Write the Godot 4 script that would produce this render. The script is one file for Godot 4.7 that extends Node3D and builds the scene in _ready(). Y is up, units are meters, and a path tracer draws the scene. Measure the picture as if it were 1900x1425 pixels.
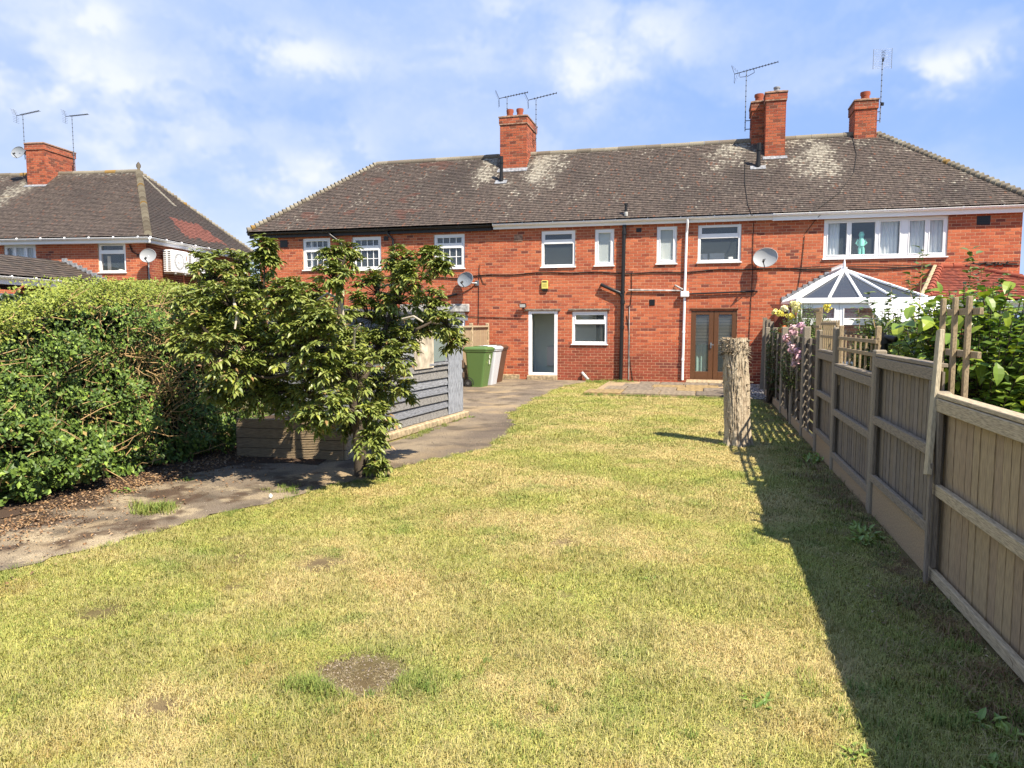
extends Node3D

# ---------------------------------------------------------------- mesh builder
class MB:
	var v := PackedVector3Array()
	var n := PackedVector3Array()
	var c := PackedColorArray()
	var ix := PackedInt32Array()
	func face(a: Vector3, b: Vector3, d: Vector3, e: Vector3, col := Color.WHITE) -> void:
		# quad, counter-clockwise seen from its outside
		var nn := (b - a).cross(e - a)
		if nn.length_squared() < 1e-14:
			nn = (d - b).cross(e - b)
		nn = nn.normalized()
		var k := v.size()
		for p in [a, b, d, e]:
			v.append(p)
			n.append(nn)
			c.append(col)
		ix.append_array(PackedInt32Array([k, k + 2, k + 1, k, k + 3, k + 2]))
	func tri(a: Vector3, b: Vector3, d: Vector3, col := Color.WHITE) -> void:
		var nn := (b - a).cross(d - a).normalized()
		var k := v.size()
		for p in [a, b, d]:
			v.append(p)
			n.append(nn)
			c.append(col)
		ix.append_array(PackedInt32Array([k, k + 2, k + 1]))
	func box(ctr: Vector3, size: Vector3, col := Color.WHITE, b := Basis()) -> void:
		var h := size * 0.5
		var p := []
		for i in 8:
			p.append(ctr + b * Vector3(h.x if i & 1 else -h.x, h.y if i & 2 else -h.y, h.z if i & 4 else -h.z))
		face(p[4], p[5], p[7], p[6], col)
		face(p[1], p[0], p[2], p[3], col)
		face(p[5], p[1], p[3], p[7], col)
		face(p[0], p[4], p[6], p[2], col)
		face(p[6], p[7], p[3], p[2], col)
		face(p[0], p[1], p[5], p[4], col)
	func cbox(ctr: Vector3, size: Vector3, ch := 0.006, col := Color.WHITE, b := Basis()) -> void:
		# box with chamfered edges
		var h := size * 0.5
		var i := h - Vector3.ONE * ch
		var P := func(x: float, y: float, z: float) -> Vector3: return ctr + b * Vector3(x, y, z)
		for s in [-1.0, 1.0]:
			_f(P.call(s * h.x, -i.y, s * i.z), P.call(s * h.x, -i.y, -s * i.z), P.call(s * h.x, i.y, -s * i.z), P.call(s * h.x, i.y, s * i.z), col)
			_f(P.call(-i.x, s * h.y, s * i.z), P.call(i.x, s * h.y, s * i.z), P.call(i.x, s * h.y, -s * i.z), P.call(-i.x, s * h.y, -s * i.z), col)
			_f(P.call(-s * i.x, -i.y, s * h.z), P.call(s * i.x, -i.y, s * h.z), P.call(s * i.x, i.y, s * h.z), P.call(-s * i.x, i.y, s * h.z), col)
		for s in [-1.0, 1.0]:
			for t in [-1.0, 1.0]:
				_o(ctr, b, P.call(s * h.x, t * i.y, -i.z), P.call(s * h.x, t * i.y, i.z), P.call(s * i.x, t * h.y, i.z), P.call(s * i.x, t * h.y, -i.z), col)
				_o(ctr, b, P.call(s * h.x, -i.y, t * i.z), P.call(s * h.x, i.y, t * i.z), P.call(s * i.x, i.y, t * h.z), P.call(s * i.x, -i.y, t * h.z), col)
				_o(ctr, b, P.call(-i.x, s * h.y, t * i.z), P.call(i.x, s * h.y, t * i.z), P.call(i.x, s * i.y, t * h.z), P.call(-i.x, s * i.y, t * h.z), col)
				for u in [-1.0, 1.0]:
					var A: Vector3 = P.call(s * h.x, t * i.y, u * i.z)
					var B: Vector3 = P.call(s * i.x, t * h.y, u * i.z)
					var D: Vector3 = P.call(s * i.x, t * i.y, u * h.z)
					if (B - A).cross(D - A).dot(A - ctr) < 0:
						tri(A, D, B, col)
					else:
						tri(A, B, D, col)
	func _f(a: Vector3, b2: Vector3, d: Vector3, e: Vector3, col: Color) -> void:
		face(a, b2, d, e, col)
	func _o(ctr: Vector3, _b: Basis, a: Vector3, b2: Vector3, d: Vector3, e: Vector3, col: Color) -> void:
		if (b2 - a).cross(e - a).dot((a + d) * 0.5 - ctr) < 0:
			face(a, e, d, b2, col)
		else:
			face(a, b2, d, e, col)
	func tube(pts: Array, radii: Array, seg := 8, col := Color.WHITE, cap := true) -> void:
		var k0 := v.size()
		var m := pts.size()
		var up := Vector3.UP
		for i in m:
			var d: Vector3 = (pts[min(i + 1, m - 1)] - pts[max(i - 1, 0)]).normalized()
			if i == 0:
				up = Vector3.UP if absf(d.y) < 0.9 else Vector3.RIGHT
			var s := d.cross(up).normalized()
			up = s.cross(d).normalized()
			for j in seg:
				var a := TAU * j / seg
				var nn := s * cos(a) + up * sin(a)
				v.append(pts[i] + nn * float(radii[min(i, radii.size() - 1)]))
				n.append(nn)
				c.append(col)
		for i in m - 1:
			for j in seg:
				var a := k0 + i * seg + j
				var b := k0 + i * seg + (j + 1) % seg
				ix.append_array(PackedInt32Array([a, b, a + seg, b, b + seg, a + seg]))
		if cap:
			for e in [0, m - 1]:
				var d2: Vector3 = (pts[1] - pts[0]) if e == 0 else (pts[m - 1] - pts[m - 2])
				var nn2 := d2.normalized() * (-1.0 if e == 0 else 1.0)
				var k := v.size()
				for j in seg:
					v.append(v[k0 + e * seg + j])
					n.append(nn2)
					c.append(col)
				for j in range(1, seg - 1):
					if e == 0:
						ix.append_array(PackedInt32Array([k, k + j + 1, k + j]))
					else:
						ix.append_array(PackedInt32Array([k, k + j, k + j + 1]))
	func mesh() -> ArrayMesh:
		var a := []
		a.resize(Mesh.ARRAY_MAX)
		a[Mesh.ARRAY_VERTEX] = v
		a[Mesh.ARRAY_NORMAL] = n
		a[Mesh.ARRAY_COLOR] = c
		a[Mesh.ARRAY_INDEX] = ix
		var m := ArrayMesh.new()
		m.add_surface_from_arrays(Mesh.PRIMITIVE_TRIANGLES, a)
		return m

var rng := RandomNumberGenerator.new()
var used := {}
var MAT := {}
var nz := FastNoiseLite.new()
const CAM := Vector3(0, 1.7, 0)

func L(h: String) -> Color:
	return Color(h).srgb_to_linear()

func numbered(called: String) -> String:
	if not used.has(called):
		used[called] = 0
		return called
	used[called] += 1
	return "%s_%03d" % [called, used[called]]

func obj(called: String, mb: MB, m: Material, parent: Node = self) -> MeshInstance3D:
	var o := MeshInstance3D.new()
	o.mesh = mb.mesh()
	o.material_override = m
	put(called, o, parent)
	return o

func put(called: String, o: Node3D, parent: Node = self) -> void:
	o.name = numbered(called) if parent == self else called
	parent.add_child(o, true)

func tag(o: Node, label: String, category: String, group := "", kind := "") -> void:
	o.set_meta("label", label)
	o.set_meta("category", category)
	if group:
		o.set_meta("group", group)
	if kind:
		o.set_meta("kind", kind)

func struct(o: Node, label: String) -> void:
	o.set_meta("kind", "structure")
	o.set_meta("label", label)

func thing(called: String, label: String, category: String, at := Vector3.ZERO, turn := 0.0, group := "") -> Node3D:
	var o := Node3D.new()
	put(called, o)
	o.position = at
	o.rotation.y = turn
	tag(o, label, category, group)
	return o

func part(called: String, parent: Node) -> Node3D:
	var o := Node3D.new()
	put(called, o, parent)
	return o

func noise_tex(freq: float, lo: float, hi: float, seed_ := 1, oct := 5, size := 512, mid := -1.0) -> NoiseTexture2D:
	var f := FastNoiseLite.new()
	f.seed = seed_
	f.frequency = freq
	f.fractal_octaves = oct
	var t := NoiseTexture2D.new()
	t.width = size
	t.height = size
	t.seamless = true
	t.noise = f
	var g := Gradient.new()
	g.set_color(0, Color(lo, lo, lo))
	g.set_color(1, Color(hi, hi, hi))
	if mid >= 0:
		g.add_point(0.5, Color(mid, mid, mid))
	t.color_ramp = g
	return t

func bump_tex(freq: float, seed_ := 1, strength := 6.0, size := 512) -> NoiseTexture2D:
	var f := FastNoiseLite.new()
	f.seed = seed_
	f.frequency = freq
	f.fractal_octaves = 5
	var t := NoiseTexture2D.new()
	t.width = size
	t.height = size
	t.seamless = true
	t.noise = f
	t.as_normal_map = true
	t.bump_strength = strength
	return t

func mat(hex: String, rough := 0.9, tex: Texture2D = null, sc := Vector3.ONE, nrm: Texture2D = null, nsc := 1.0, vcol := false) -> StandardMaterial3D:
	var m := StandardMaterial3D.new()
	m.albedo_color = Color(hex)
	m.roughness = rough
	m.vertex_color_use_as_albedo = vcol
	if tex or nrm:
		m.uv1_triplanar = true
		m.uv1_world_triplanar = true
		m.uv1_scale = sc
		m.albedo_texture = tex
		if nrm:
			m.normal_enabled = true
			m.normal_texture = nrm
			m.normal_scale = nsc
	return m

func materials() -> void:
	var fine := noise_tex(0.05, 0.75, 1.0, 3, 5)
	var coarse := noise_tex(0.012, 0.55, 1.0, 8, 6)
	var speck := noise_tex(0.09, 0.35, 1.0, 21, 3, 512, 0.85)
	var grain := noise_tex(0.03, 0.62, 1.0, 31, 6, 512, 0.86)
	var b1 := bump_tex(0.06, 5, 5.0)
	var b2 := bump_tex(0.02, 6, 8.0)
	MAT.brick = mat("ffffff", 0.95, fine, Vector3(3, 3, 3), b1, 0.7, true)
	MAT.mortar = mat("dcae8c", 0.97, fine, Vector3(1.3, 1.3, 1.3), b1, 0.8)
	MAT.mortar_dark = mat("c09a82", 0.97, coarse, Vector3(1.3, 1.3, 1.3))
	MAT.tile = mat("ffffff", 0.93, speck, Vector3(2.6, 2.6, 2.6), b1, 0.6, true)
	MAT.under = mat("2c2725", 0.95)
	MAT.upvc = mat("ecedee", 0.35)
	MAT.upvc_old = mat("dcdcd8", 0.5, coarse, Vector3(0.7, 0.7, 0.7))
	MAT.cill = mat("d8d5cf", 0.6, coarse, Vector3(1, 1, 1))
	MAT.black = mat("1b1b1d", 0.45, fine, Vector3(2, 2, 2))
	MAT.cable = mat("15130f", 0.7)
	MAT.concrete = mat("9a8f80", 0.95, coarse, Vector3(0.8, 0.8, 0.8), b1, 0.9)
	MAT.path = mat("ffffff", 0.95, speck, Vector3(1.6, 1.6, 1.6), b1, 1.0, true)
	MAT.step = mat("d3bd98", 0.9, coarse, Vector3(1.5, 1.5, 1.5), b1, 0.6)
	MAT.post = mat("aca08c", 0.97, speck, Vector3(5, 5, 5), b1, 1.0)
	MAT.gravel_board = mat("b39c7c", 0.95, fine, Vector3(2, 2, 2), b1, 0.6)
	MAT.soil = mat("54402f", 1.0, speck, Vector3(2.2, 2.2, 2.2), b2, 1.2)
	MAT.lawn = mat("ffffff", 1.0, speck, Vector3(3.5, 3.5, 3.5), b1, 1.0, true)
	MAT.ground = mat("6d6a3c", 1.0, speck, Vector3(0.8, 0.8, 0.8))
	for i in 5:
		var tone: String = ["8f8474", "8a7f70", "93887a", "908370", "877d70"][i]
		var w := mat(tone, 0.92, grain, Vector3(9, 0.55, 9), b1, 0.25)
		w.uv1_offset = Vector3(i * 0.37, i * 0.21, i * 0.11)
		MAT["fence%d" % i] = w
	for i in 4:
		MAT["warm%d" % i] = mat(["b8a181", "b29b7c", "ae987a", "baa480"][i], 0.92, grain, Vector3(9, 0.55, 9), b1, 0.25)
	MAT.rail = mat("c6b596", 0.92, grain, Vector3(8, 8, 0.6), b1, 0.25)
	MAT.rail_dark = mat("9a8e7c", 0.92, grain, Vector3(8, 8, 0.6), b1, 0.25)
	MAT.trellis = mat("b09c7c", 0.92, grain, Vector3(6, 2, 6), b1, 0.25)
	MAT.picket = mat("c8bb9e", 0.92, grain, Vector3(8, 0.8, 8), b1, 0.4)
	MAT.dark_timber = mat("4a4038", 0.95, grain, Vector3(8, 8, 0.8))
	for i in 4:
		MAT["shed%d" % i] = mat(["a0a4ab", "93979f", "aaadb2", "9a9894"][i], 0.88, noise_tex(0.016 + i * 0.004, 0.25, 1.0, 51 + i, 6, 512, 0.8), Vector3(9, 9, 0.7), b1, 0.3)
	MAT.shed_v = mat("a8aeb8", 0.88, noise_tex(0.02, 0.3, 1.0, 66, 6, 512, 0.85), Vector3(9, 0.6, 9), b1, 0.4)
	MAT.felt = mat("34343a", 0.95, speck, Vector3(2, 2, 2))
	MAT.decking = mat("b09c7e", 0.92, grain, Vector3(0.6, 8, 8), b1, 0.3)
	MAT.cream = mat("e6d8bf", 0.7, coarse, Vector3(0.6, 0.6, 0.6))
	MAT.brown_door = mat("6a4528", 0.5, grain, Vector3(7, 0.6, 7))
	MAT.red_timber = mat("7c4030", 0.9, grain, Vector3(7, 0.7, 7))
	MAT.lead = mat("a9adb3", 0.6, coarse, Vector3(1.5, 1.5, 1.5))
	MAT.dish = mat("7d848b", 0.5)
	MAT.dish_white = mat("9b9ea0", 0.5)
	MAT.alu = mat("9aa0a6", 0.4)
	MAT.alu.metallic = 0.8
	MAT.bark = mat("ffffff", 0.97, speck, Vector3(5, 2.0, 5), b2, 1.0, true)
	MAT.pear_bark = mat("5d5245", 0.97, speck, Vector3(6, 3, 6), b1, 1.0)
	MAT.dead = mat("cfc4b0", 0.95, fine, Vector3(6, 6, 6))
	MAT.twig = mat("b09468", 0.95)
	MAT.bin_green = mat("56733f", 0.45)
	MAT.bin_grey = mat("c4c8ce", 0.45)
	MAT.bin_brown = mat("5a3c2a", 0.45)
	MAT.rubber = mat("222222", 0.8)
	MAT.white_print = mat("e8e8e0", 0.7)
	MAT.yellow = mat("c9c065", 0.5)
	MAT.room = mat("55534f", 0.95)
	MAT.hall = mat("d5e6e0", 0.9)
	MAT.hall_panel = mat("dcdedd", 0.6)
	MAT.curtain = mat("e3eaec", 0.95)
	MAT.curtain.backlight_enabled = true
	MAT.curtain.backlight = Color(0.4, 0.4, 0.4)
	MAT.curtain_teal = mat("8fb3ad", 0.95)
	MAT.aqua = mat("8fe0cf", 0.8)
	MAT.lace = mat("d9d2c0", 0.95)
	MAT.dark_red = mat("9c2a20", 0.7)
	var gl := mat("9fb0b5", 0.02)
	gl.transparency = BaseMaterial3D.TRANSPARENCY_ALPHA
	gl.albedo_color.a = 0.06
	MAT.glass = gl
	var fr := mat("cdd8d8", 0.35)
	fr.transparency = BaseMaterial3D.TRANSPARENCY_ALPHA
	fr.albedo_color.a = 0.45
	MAT.frosted = fr
	var pc := mat("3c4044", 0.18)
	pc.transparency = BaseMaterial3D.TRANSPARENCY_ALPHA
	pc.albedo_color.a = 0.9
	MAT.polycarb = pc
	for k in ["leaf", "hedge_leaf", "broad_leaf", "grass", "litter", "petal"]:
		var lm := mat("ffffff", {"leaf": 0.42, "hedge_leaf": 0.55, "broad_leaf": 0.4, "grass": 0.75, "litter": 0.9, "petal": 0.8}[k])
		lm.vertex_color_use_as_albedo = true
		lm.cull_mode = BaseMaterial3D.CULL_DISABLED
		if k != "litter":
			lm.backlight_enabled = true
			var bl: float = {"leaf": 0.55, "hedge_leaf": 0.45, "broad_leaf": 0.8, "grass": 0.5, "petal": 0.4}[k]
			lm.backlight = Color(bl, bl, bl * 0.7)
		MAT[k] = lm

# ---------------------------------------------------------------- instancing
class Copies:
	var buf := PackedFloat32Array()
	var count := 0
	func add(b: Basis, p: Vector3, col: Color) -> void:
		buf.append_array(PackedFloat32Array([b.x.x, b.y.x, b.z.x, p.x, b.x.y, b.y.y, b.z.y, p.y, b.x.z, b.y.z, b.z.z, p.z, col.r, col.g, col.b, 1.0]))
		count += 1

func scatter(called: String, cp: Copies, mesh: Mesh, m: Material, parent: Node = self) -> MultiMeshInstance3D:
	var mm := MultiMesh.new()
	mm.transform_format = MultiMesh.TRANSFORM_3D
	mm.use_colors = true
	mm.mesh = mesh
	mm.instance_count = cp.count
	mm.buffer = cp.buf
	var o := MultiMeshInstance3D.new()
	o.multimesh = mm
	o.material_override = m
	put(called, o, parent)
	o.set_meta("kind", "stuff")
	return o

func leaf_mesh(length: float, width: float, fold: float, droop: float, segs := 3) -> ArrayMesh:
	# a leaf that grows along +Y from the origin, facing +Z
	var mb := MB.new()
	var prof := []
	for i in segs + 1:
		var t := float(i) / segs
		var w := width * 0.5 * pow(sin(PI * pow(t, 0.8)), 0.8) if i > 0 and i < segs else 0.0
		prof.append([Vector3(0, length * t * (1.0 - 0.15 * droop * t), -droop * length * t * t * 0.6), w])
	for i in segs:
		var a: Vector3 = prof[i][0]
		var b: Vector3 = prof[i + 1][0]
		var wa: float = prof[i][1]
		var wb: float = prof[i + 1][1]
		for s in [-1.0, 1.0]:
			var ae := a + Vector3(s * wa, 0, wa * fold)
			var be := b + Vector3(s * wb, 0, wb * fold)
			if s > 0:
				if wa == 0.0: mb.tri(a, be, b)
				elif wb == 0.0: mb.tri(a, ae, b)
				else: mb.face(a, ae, be, b)
			else:
				if wa == 0.0: mb.tri(a, b, be)
				elif wb == 0.0: mb.tri(a, b, ae)
				else: mb.face(a, b, be, ae)
	return mb.mesh()

func frame_to(y: Vector3, roll: float) -> Basis:
	y = y.normalized()
	var h := Vector3.UP if absf(y.y) < 0.95 else Vector3.RIGHT
	var x := y.cross(h).normalized()
	var z := x.cross(y)
	return Basis(x, y, z) * Basis(Vector3.UP, roll)

func rv() -> Vector3:
	while true:
		var q := Vector3(rng.randf_range(-1, 1), rng.randf_range(-1, 1), rng.randf_range(-1, 1))
		if q.length_squared() < 1.0 and q.length_squared() > 0.001:
			return q
	return Vector3.UP

# ---------------------------------------------------------------- ready
func _ready() -> void:
	rng.seed = 11
	nz.seed = 4
	nz.frequency = 1.0
	nz.fractal_octaves = 3
	var cam := Camera3D.new()
	cam.name = "camera"
	cam.position = CAM
	cam.rotation = Vector3(deg_to_rad(-4.8), deg_to_rad(14.7), 0)
	cam.fov = rad_to_deg(2.0 * atan(712.5 / 1330.0))
	cam.near = 0.05
	cam.far = 1500.0
	add_child(cam)
	cam.current = true
	var we := WorldEnvironment.new()
	we.name = "environment"
	var env := Environment.new()
	env.background_mode = Environment.BG_SKY
	var sky := Sky.new()
	var pano := PanoramaSkyMaterial.new()
	pano.panorama = sky_image()
	sky.sky_material = pano
	env.sky = sky
	env.background_energy_multiplier = 0.50
	env.tonemap_mode = Environment.TONE_MAPPER_LINEAR
	env.tonemap_exposure = 2.15
	env.sdfgi_enabled = true
	env.ssao_enabled = true
	env.ssil_enabled = true
	we.environment = env
	add_child(we)
	var sun := DirectionalLight3D.new()
	sun.name = "sun"
	sun.light_energy = 1.55
	sun.light_color = Color(1.0, 0.95, 0.87)
	sun.light_angular_distance = 0.55
	sun.shadow_enabled = true
	add_child(sun)
	sun.look_at_from_position(Vector3(0.65, 1.0, 0.47) * 30.0, Vector3.ZERO, Vector3.UP)

	materials()
	build_ground()
	build_terrace()
	build_left_house()
	build_right_neighbour()
	build_fence()
	build_boundary_fence()
	build_shed()
	build_stump()
	build_hedge()
	build_pear_tree()
	build_bins()
	build_dishes_and_aerials()
	build_neighbour_plants()
	build_far_trees()
	build_grass()
	build_litter()

# ---------------------------------------------------------------- sky
func sky_image() -> ImageTexture:
	var w := 2048
	var h := 1024
	var img := Image.create(w, h, false, Image.FORMAT_RGBF)
	var f := FastNoiseLite.new()
	f.seed = 17
	f.frequency = 1.0
	f.fractal_octaves = 6
	f.fractal_gain = 0.55
	f.domain_warp_enabled = true
	f.domain_warp_amplitude = 0.35
	f.domain_warp_frequency = 1.3
	var g := FastNoiseLite.new()
	g.seed = 5
	g.frequency = 0.9
	g.fractal_octaves = 3
	# clouds named by direction: azimuth (deg, left of -Z), elevation, half width, half height, weight
	var blobs := []
	for b in [[560, 95, 120, 45, 0.75], [150, 130, 190, 60, 0.5], [205, 20, 40, 25, 0.55], [1200, 45, 130, 80, 0.5], [1120, 110, 70, 50, 0.3], [1830, 95, 150, 38, 0.75], [1700, 125, 90, 14, 0.5], [660, 280, 60, 60, 0.4], [480, 310, 190, 50, 0.35], [960, 20, 60, 45, 0.35], [560, 350, 120, 50, 0.3], [320, 200, 200, 90, 0.25]]:
		var v := Vector3((b[0] - 950.0) / 1330.0, -(b[1] - 712.5) / 1330.0, -1.0).normalized()
		v = Basis(Vector3.UP, deg_to_rad(14.7)) * (Basis(Vector3.RIGHT, deg_to_rad(-4.8)) * v)
		blobs.append([atan2(v.x, -v.z), asin(v.y), b[2] / 1330.0, b[3] / 1330.0, b[4]])
	var top := Vector3(0.17, 0.35, 0.85)
	var mid := Vector3(0.27, 0.47, 0.95)
	var low := Vector3(0.50, 0.69, 1.0)
	for y in h:
		var el := (0.5 - (y + 0.5) / h) * PI
		var s := clampf(sin(el), 0.0, 1.0)
		var base := low.lerp(mid, smoothstep(0.0, 0.3, s)).lerp(top, smoothstep(0.3, 1.0, s))
		if el < -0.03:
			for x in w:
				img.set_pixel(x, y, Color(0.30, 0.33, 0.30))
			continue
		for x in w:
			var az := wrapf((x + 0.5) / w * TAU, -PI, PI)
			var d := Vector3(sin(az) * cos(el), sin(el), -cos(az) * cos(el))
			# a flat cloud deck seen in perspective
			var q := d / (maxf(d.y, 0.0) + 0.22)
			var fine := f.get_noise_3d(q.x * 1.3, d.y * 2.0, q.z * 1.3)
			var big := g.get_noise_3d(q.x * 0.8, 3.0, q.z * 0.8)
			var det := f.get_noise_3d(d.x * 7.0, d.y * 11.0, d.z * 7.0)
			var c := smoothstep(-0.10, 0.75, fine * 0.8 + big * 0.55 + det * 0.25) * 0.22
			var haze := clampf(0.45 - d.x * 0.8 - s * 0.2, 0.0, 1.0) * 0.62 * clampf(0.8 + 0.6 * fine + 0.25 * det, 0.2, 1.3)
			for b in blobs:
				var dx: float = (az - b[0] + det * 0.05) / b[2]
				var dy: float = (el - b[1] + det * 0.04) / b[3]
				var r := dx * dx + dy * dy
				if r < 4.0:
					c += 0.75 * b[4] * exp(-r * 1.3) * clampf(0.8 + det * 2.4, 0.1, 2.2)
			c = clampf(c + haze, 0.0, 1.0)
			var p := base.lerp(Vector3(0.86, 0.91, 1.0), c)
			img.set_pixel(x, y, Color(p.x, p.y, p.z))
	return ImageTexture.create_from_image(img)

# ---------------------------------------------------------------- ground
var lawn_edge := PackedVector2Array([Vector2(-4.95, 1.0), Vector2(-4.8, -2.9), Vector2(-4.62, -3.72), Vector2(-4.40, -4.32), Vector2(-4.26, -5.03), Vector2(-3.95, -5.72), Vector2(-3.78, -6.6), Vector2(-3.43, -7.05), Vector2(-3.40, -7.76), Vector2(-3.1, -8.56), Vector2(-2.84, -9.29), Vector2(-2.80, -10.3), Vector2(-2.93, -11.4), Vector2(-3.22, -12.2), Vector2(-3.45, -13.02), Vector2(-3.62, -16.44), Vector2(-3.55, -19.3), Vector2(-3.2, -20.5), Vector2(-2.9, -21.1), Vector2(-1.75, -21.1), Vector2(-1.7, -20.2), Vector2(-2.35, -18.4), Vector2(-2.78, -16.95), Vector2(0.62, -16.9), Vector2(0.85, -17.5), Vector2(1.52, -17.6), Vector2(1.5, 1.0)])

func fb(x: float, z: float, f: float, o := 0.0) -> float:
	return nz.get_noise_3d(x * f, o, z * f)

func spot(x: float, z: float, cx: float, cz: float, r: float) -> float:
	return exp(-((x - cx) * (x - cx) + (z - cz) * (z - cz)) / (r * r))

var bare := [[0.12, -3.03, 0.05], [-3.2, -4.4, 0.12], [-2.55, -4.45, 0.16], [-3.4, -3.35, 0.14], [-2.3, -2.55, 0.11], [-0.1, -2.45, 0.12], [-1.0, -5.4, 0.1], [0.35, -2.55, 0.1], [-2.9, -3.9, 0.08], [0.9, -10.6, 0.12], [-3.6, -4.8, 0.1], [-0.8, -4.3, 0.07]]

func bareness(x: float, z: float) -> float:
	var b := 0.0
	for p in bare:
		b = maxf(b, spot(x, z, p[0], p[1], p[2] * 1.25) * (1.0 + 0.5 * fb(x, z, 5.0, 9.0)))
	var rr := Vector2((x + 1.56) / 0.245, (z + 3.06) / 0.235).length() + 0.25 * fb(x, z, 6.0, 92.0)
	b = maxf(b, smoothstep(1.12, 0.82, rr))
	b = maxf(b, smoothstep(1.12, 1.5, x + fb(x, z, 1.6, 4.0) * 0.35) * 0.8)
	b = maxf(b, spot(x, z, 1.3, -4.7, 0.35) * 0.9)
	b = maxf(b, smoothstep(0.34, 0.62, fb(x, z, 2.3, 12.0)) * 0.55)
	return clampf(b, 0.0, 1.0)

func lawn_color(x: float, z: float) -> Color:
	var straw := Color(0.56, 0.45, 0.195)
	var yg := Color(0.40, 0.40, 0.10)
	var green := Color(0.17, 0.25, 0.04)
	var brown := Color(0.40, 0.25, 0.09)
	var a := fb(x, z, 0.55, 1.0) + 0.55 * fb(x, z, 1.7, 2.0)
	var t := smoothstep(-0.42, 0.5, a + 0.25 * smoothstep(-8.0, -2.5, z) - 0.10 + 0.2 * smoothstep(-1.0, -4.0, x))
	var c := straw.lerp(yg, t)
	c = c.lerp(green, smoothstep(0.12, 0.65, fb(x, z, 1.1, 7.0) + 0.45 * fb(x, z, 3.7, 8.0)) * 0.6)
	c = c.lerp(brown, smoothstep(0.15, 0.6, fb(x, z, 0.9, 14.0) + 0.4 * fb(x, z, 3.1, 15.0)) * 0.5 * smoothstep(-9.0, -3.0, z))
	c = c.lerp(green, clampf(0.9 * spot(x, z, -1.72, -2.86, 0.14) + 0.8 * spot(x, z, -1.27, -3.05, 0.17) + 0.6 * spot(x, z, -1.55, -3.3, 0.18), 0.0, 1.0))
	c = c.lerp(green, smoothstep(0.25, 0.0, absf(x + 2.86)) * smoothstep(-8.5, -10.0, z) * smoothstep(-13.5, -12.5, z) * 0.4)
	c = c.lerp(green, smoothstep(0.5, 1.3, x) * 0.35)
	c = c.lerp(Color(0.30, 0.29, 0.075), smoothstep(-0.05, 0.45, fb(x, z, 0.8, 101.0) + 0.5 * fb(x, z, 2.6, 102.0)) * 0.6)
	return c

func sheet(called: String, poly: PackedVector2Array, y: float, m: Material, colour: Callable) -> MeshInstance3D:
	# a polygon on the ground, cut into a fine grid where colours vary
	var mb := MB.new()
	var tris := Geometry2D.triangulate_polygon(poly)
	for i in range(0, tris.size(), 3):
		var a := poly[tris[i]]
		var b := poly[tris[i + 1]]
		var c := poly[tris[i + 2]]
		_split(mb, a, b, c, y, colour, 0)
	return obj(called, mb, m)

var fine_edge := 0.22

func _split(mb: MB, a: Vector2, b: Vector2, c: Vector2, y: float, colour: Callable, depth: int) -> void:
	var e := maxf(a.distance_to(b), maxf(b.distance_to(c), c.distance_to(a)))
	if e > fine_edge and depth < 18:
		if a.distance_to(b) == e:
			_split(mb, a, (a + b) / 2, c, y, colour, depth + 1)
			_split(mb, (a + b) / 2, b, c, y, colour, depth + 1)
		elif b.distance_to(c) == e:
			_split(mb, a, b, (b + c) / 2, y, colour, depth + 1)
			_split(mb, a, (b + c) / 2, c, y, colour, depth + 1)
		else:
			_split(mb, a, b, (a + c) / 2, y, colour, depth + 1)
			_split(mb, (a + c) / 2, b, c, y, colour, depth + 1)
		return
	var k := mb.v.size()
	for p in [a, b, c]:
		mb.v.append(Vector3(p.x, y, p.y))
		mb.n.append(Vector3.UP)
		mb.c.append(colour.call(p.x, p.y))
	if (b - a).cross(c - a) > 0:
		mb.ix.append_array(PackedInt32Array([k, k + 1, k + 2]))
	else:
		mb.ix.append_array(PackedInt32Array([k, k + 2, k + 1]))

func path_color(x: float, z: float) -> Color:
	var c := L("8a7c6a").lerp(L("a8977c"), smoothstep(-0.3, 0.5, fb(x, z, 0.8, 3.0)))
	c = c.lerp(L("c0a880"), smoothstep(0.15, 0.5, fb(x, z, 0.7, 21.0)) * 0.7)
	c = c.lerp(L("5b5042"), smoothstep(0.05, 0.5, fb(x, z, 1.4, 31.0)) * 0.75)
	var gr := fb(x, z, 14.0, 80.0)
	c = c.lerp(L("c9b795"), smoothstep(0.1, 0.35, fb(x, z, 1.9, 82.0) + 0.3 * gr) * smoothstep(-7.5, -5.5, z) * 0.75)
	var dirt := smoothstep(0.02, 0.30, fb(x, z, 1.2, 84.0) + 0.35 * fb(x, z, 5.0, 85.0) + 0.22 * gr + 0.35 * smoothstep(-4.7, -5.6, x) - 0.12) * smoothstep(-9.0, -7.0, z)
	c = c.lerp(L("57422f"), dirt * 0.9)
	c = c * (1.0 + 0.22 * gr)
	c = c.lerp(L("6a5d50"), smoothstep(0.7, 0.1, absf(x + 3.1)) * smoothstep(-15.0, -12.0, z) * 0.6)
	return c

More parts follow.
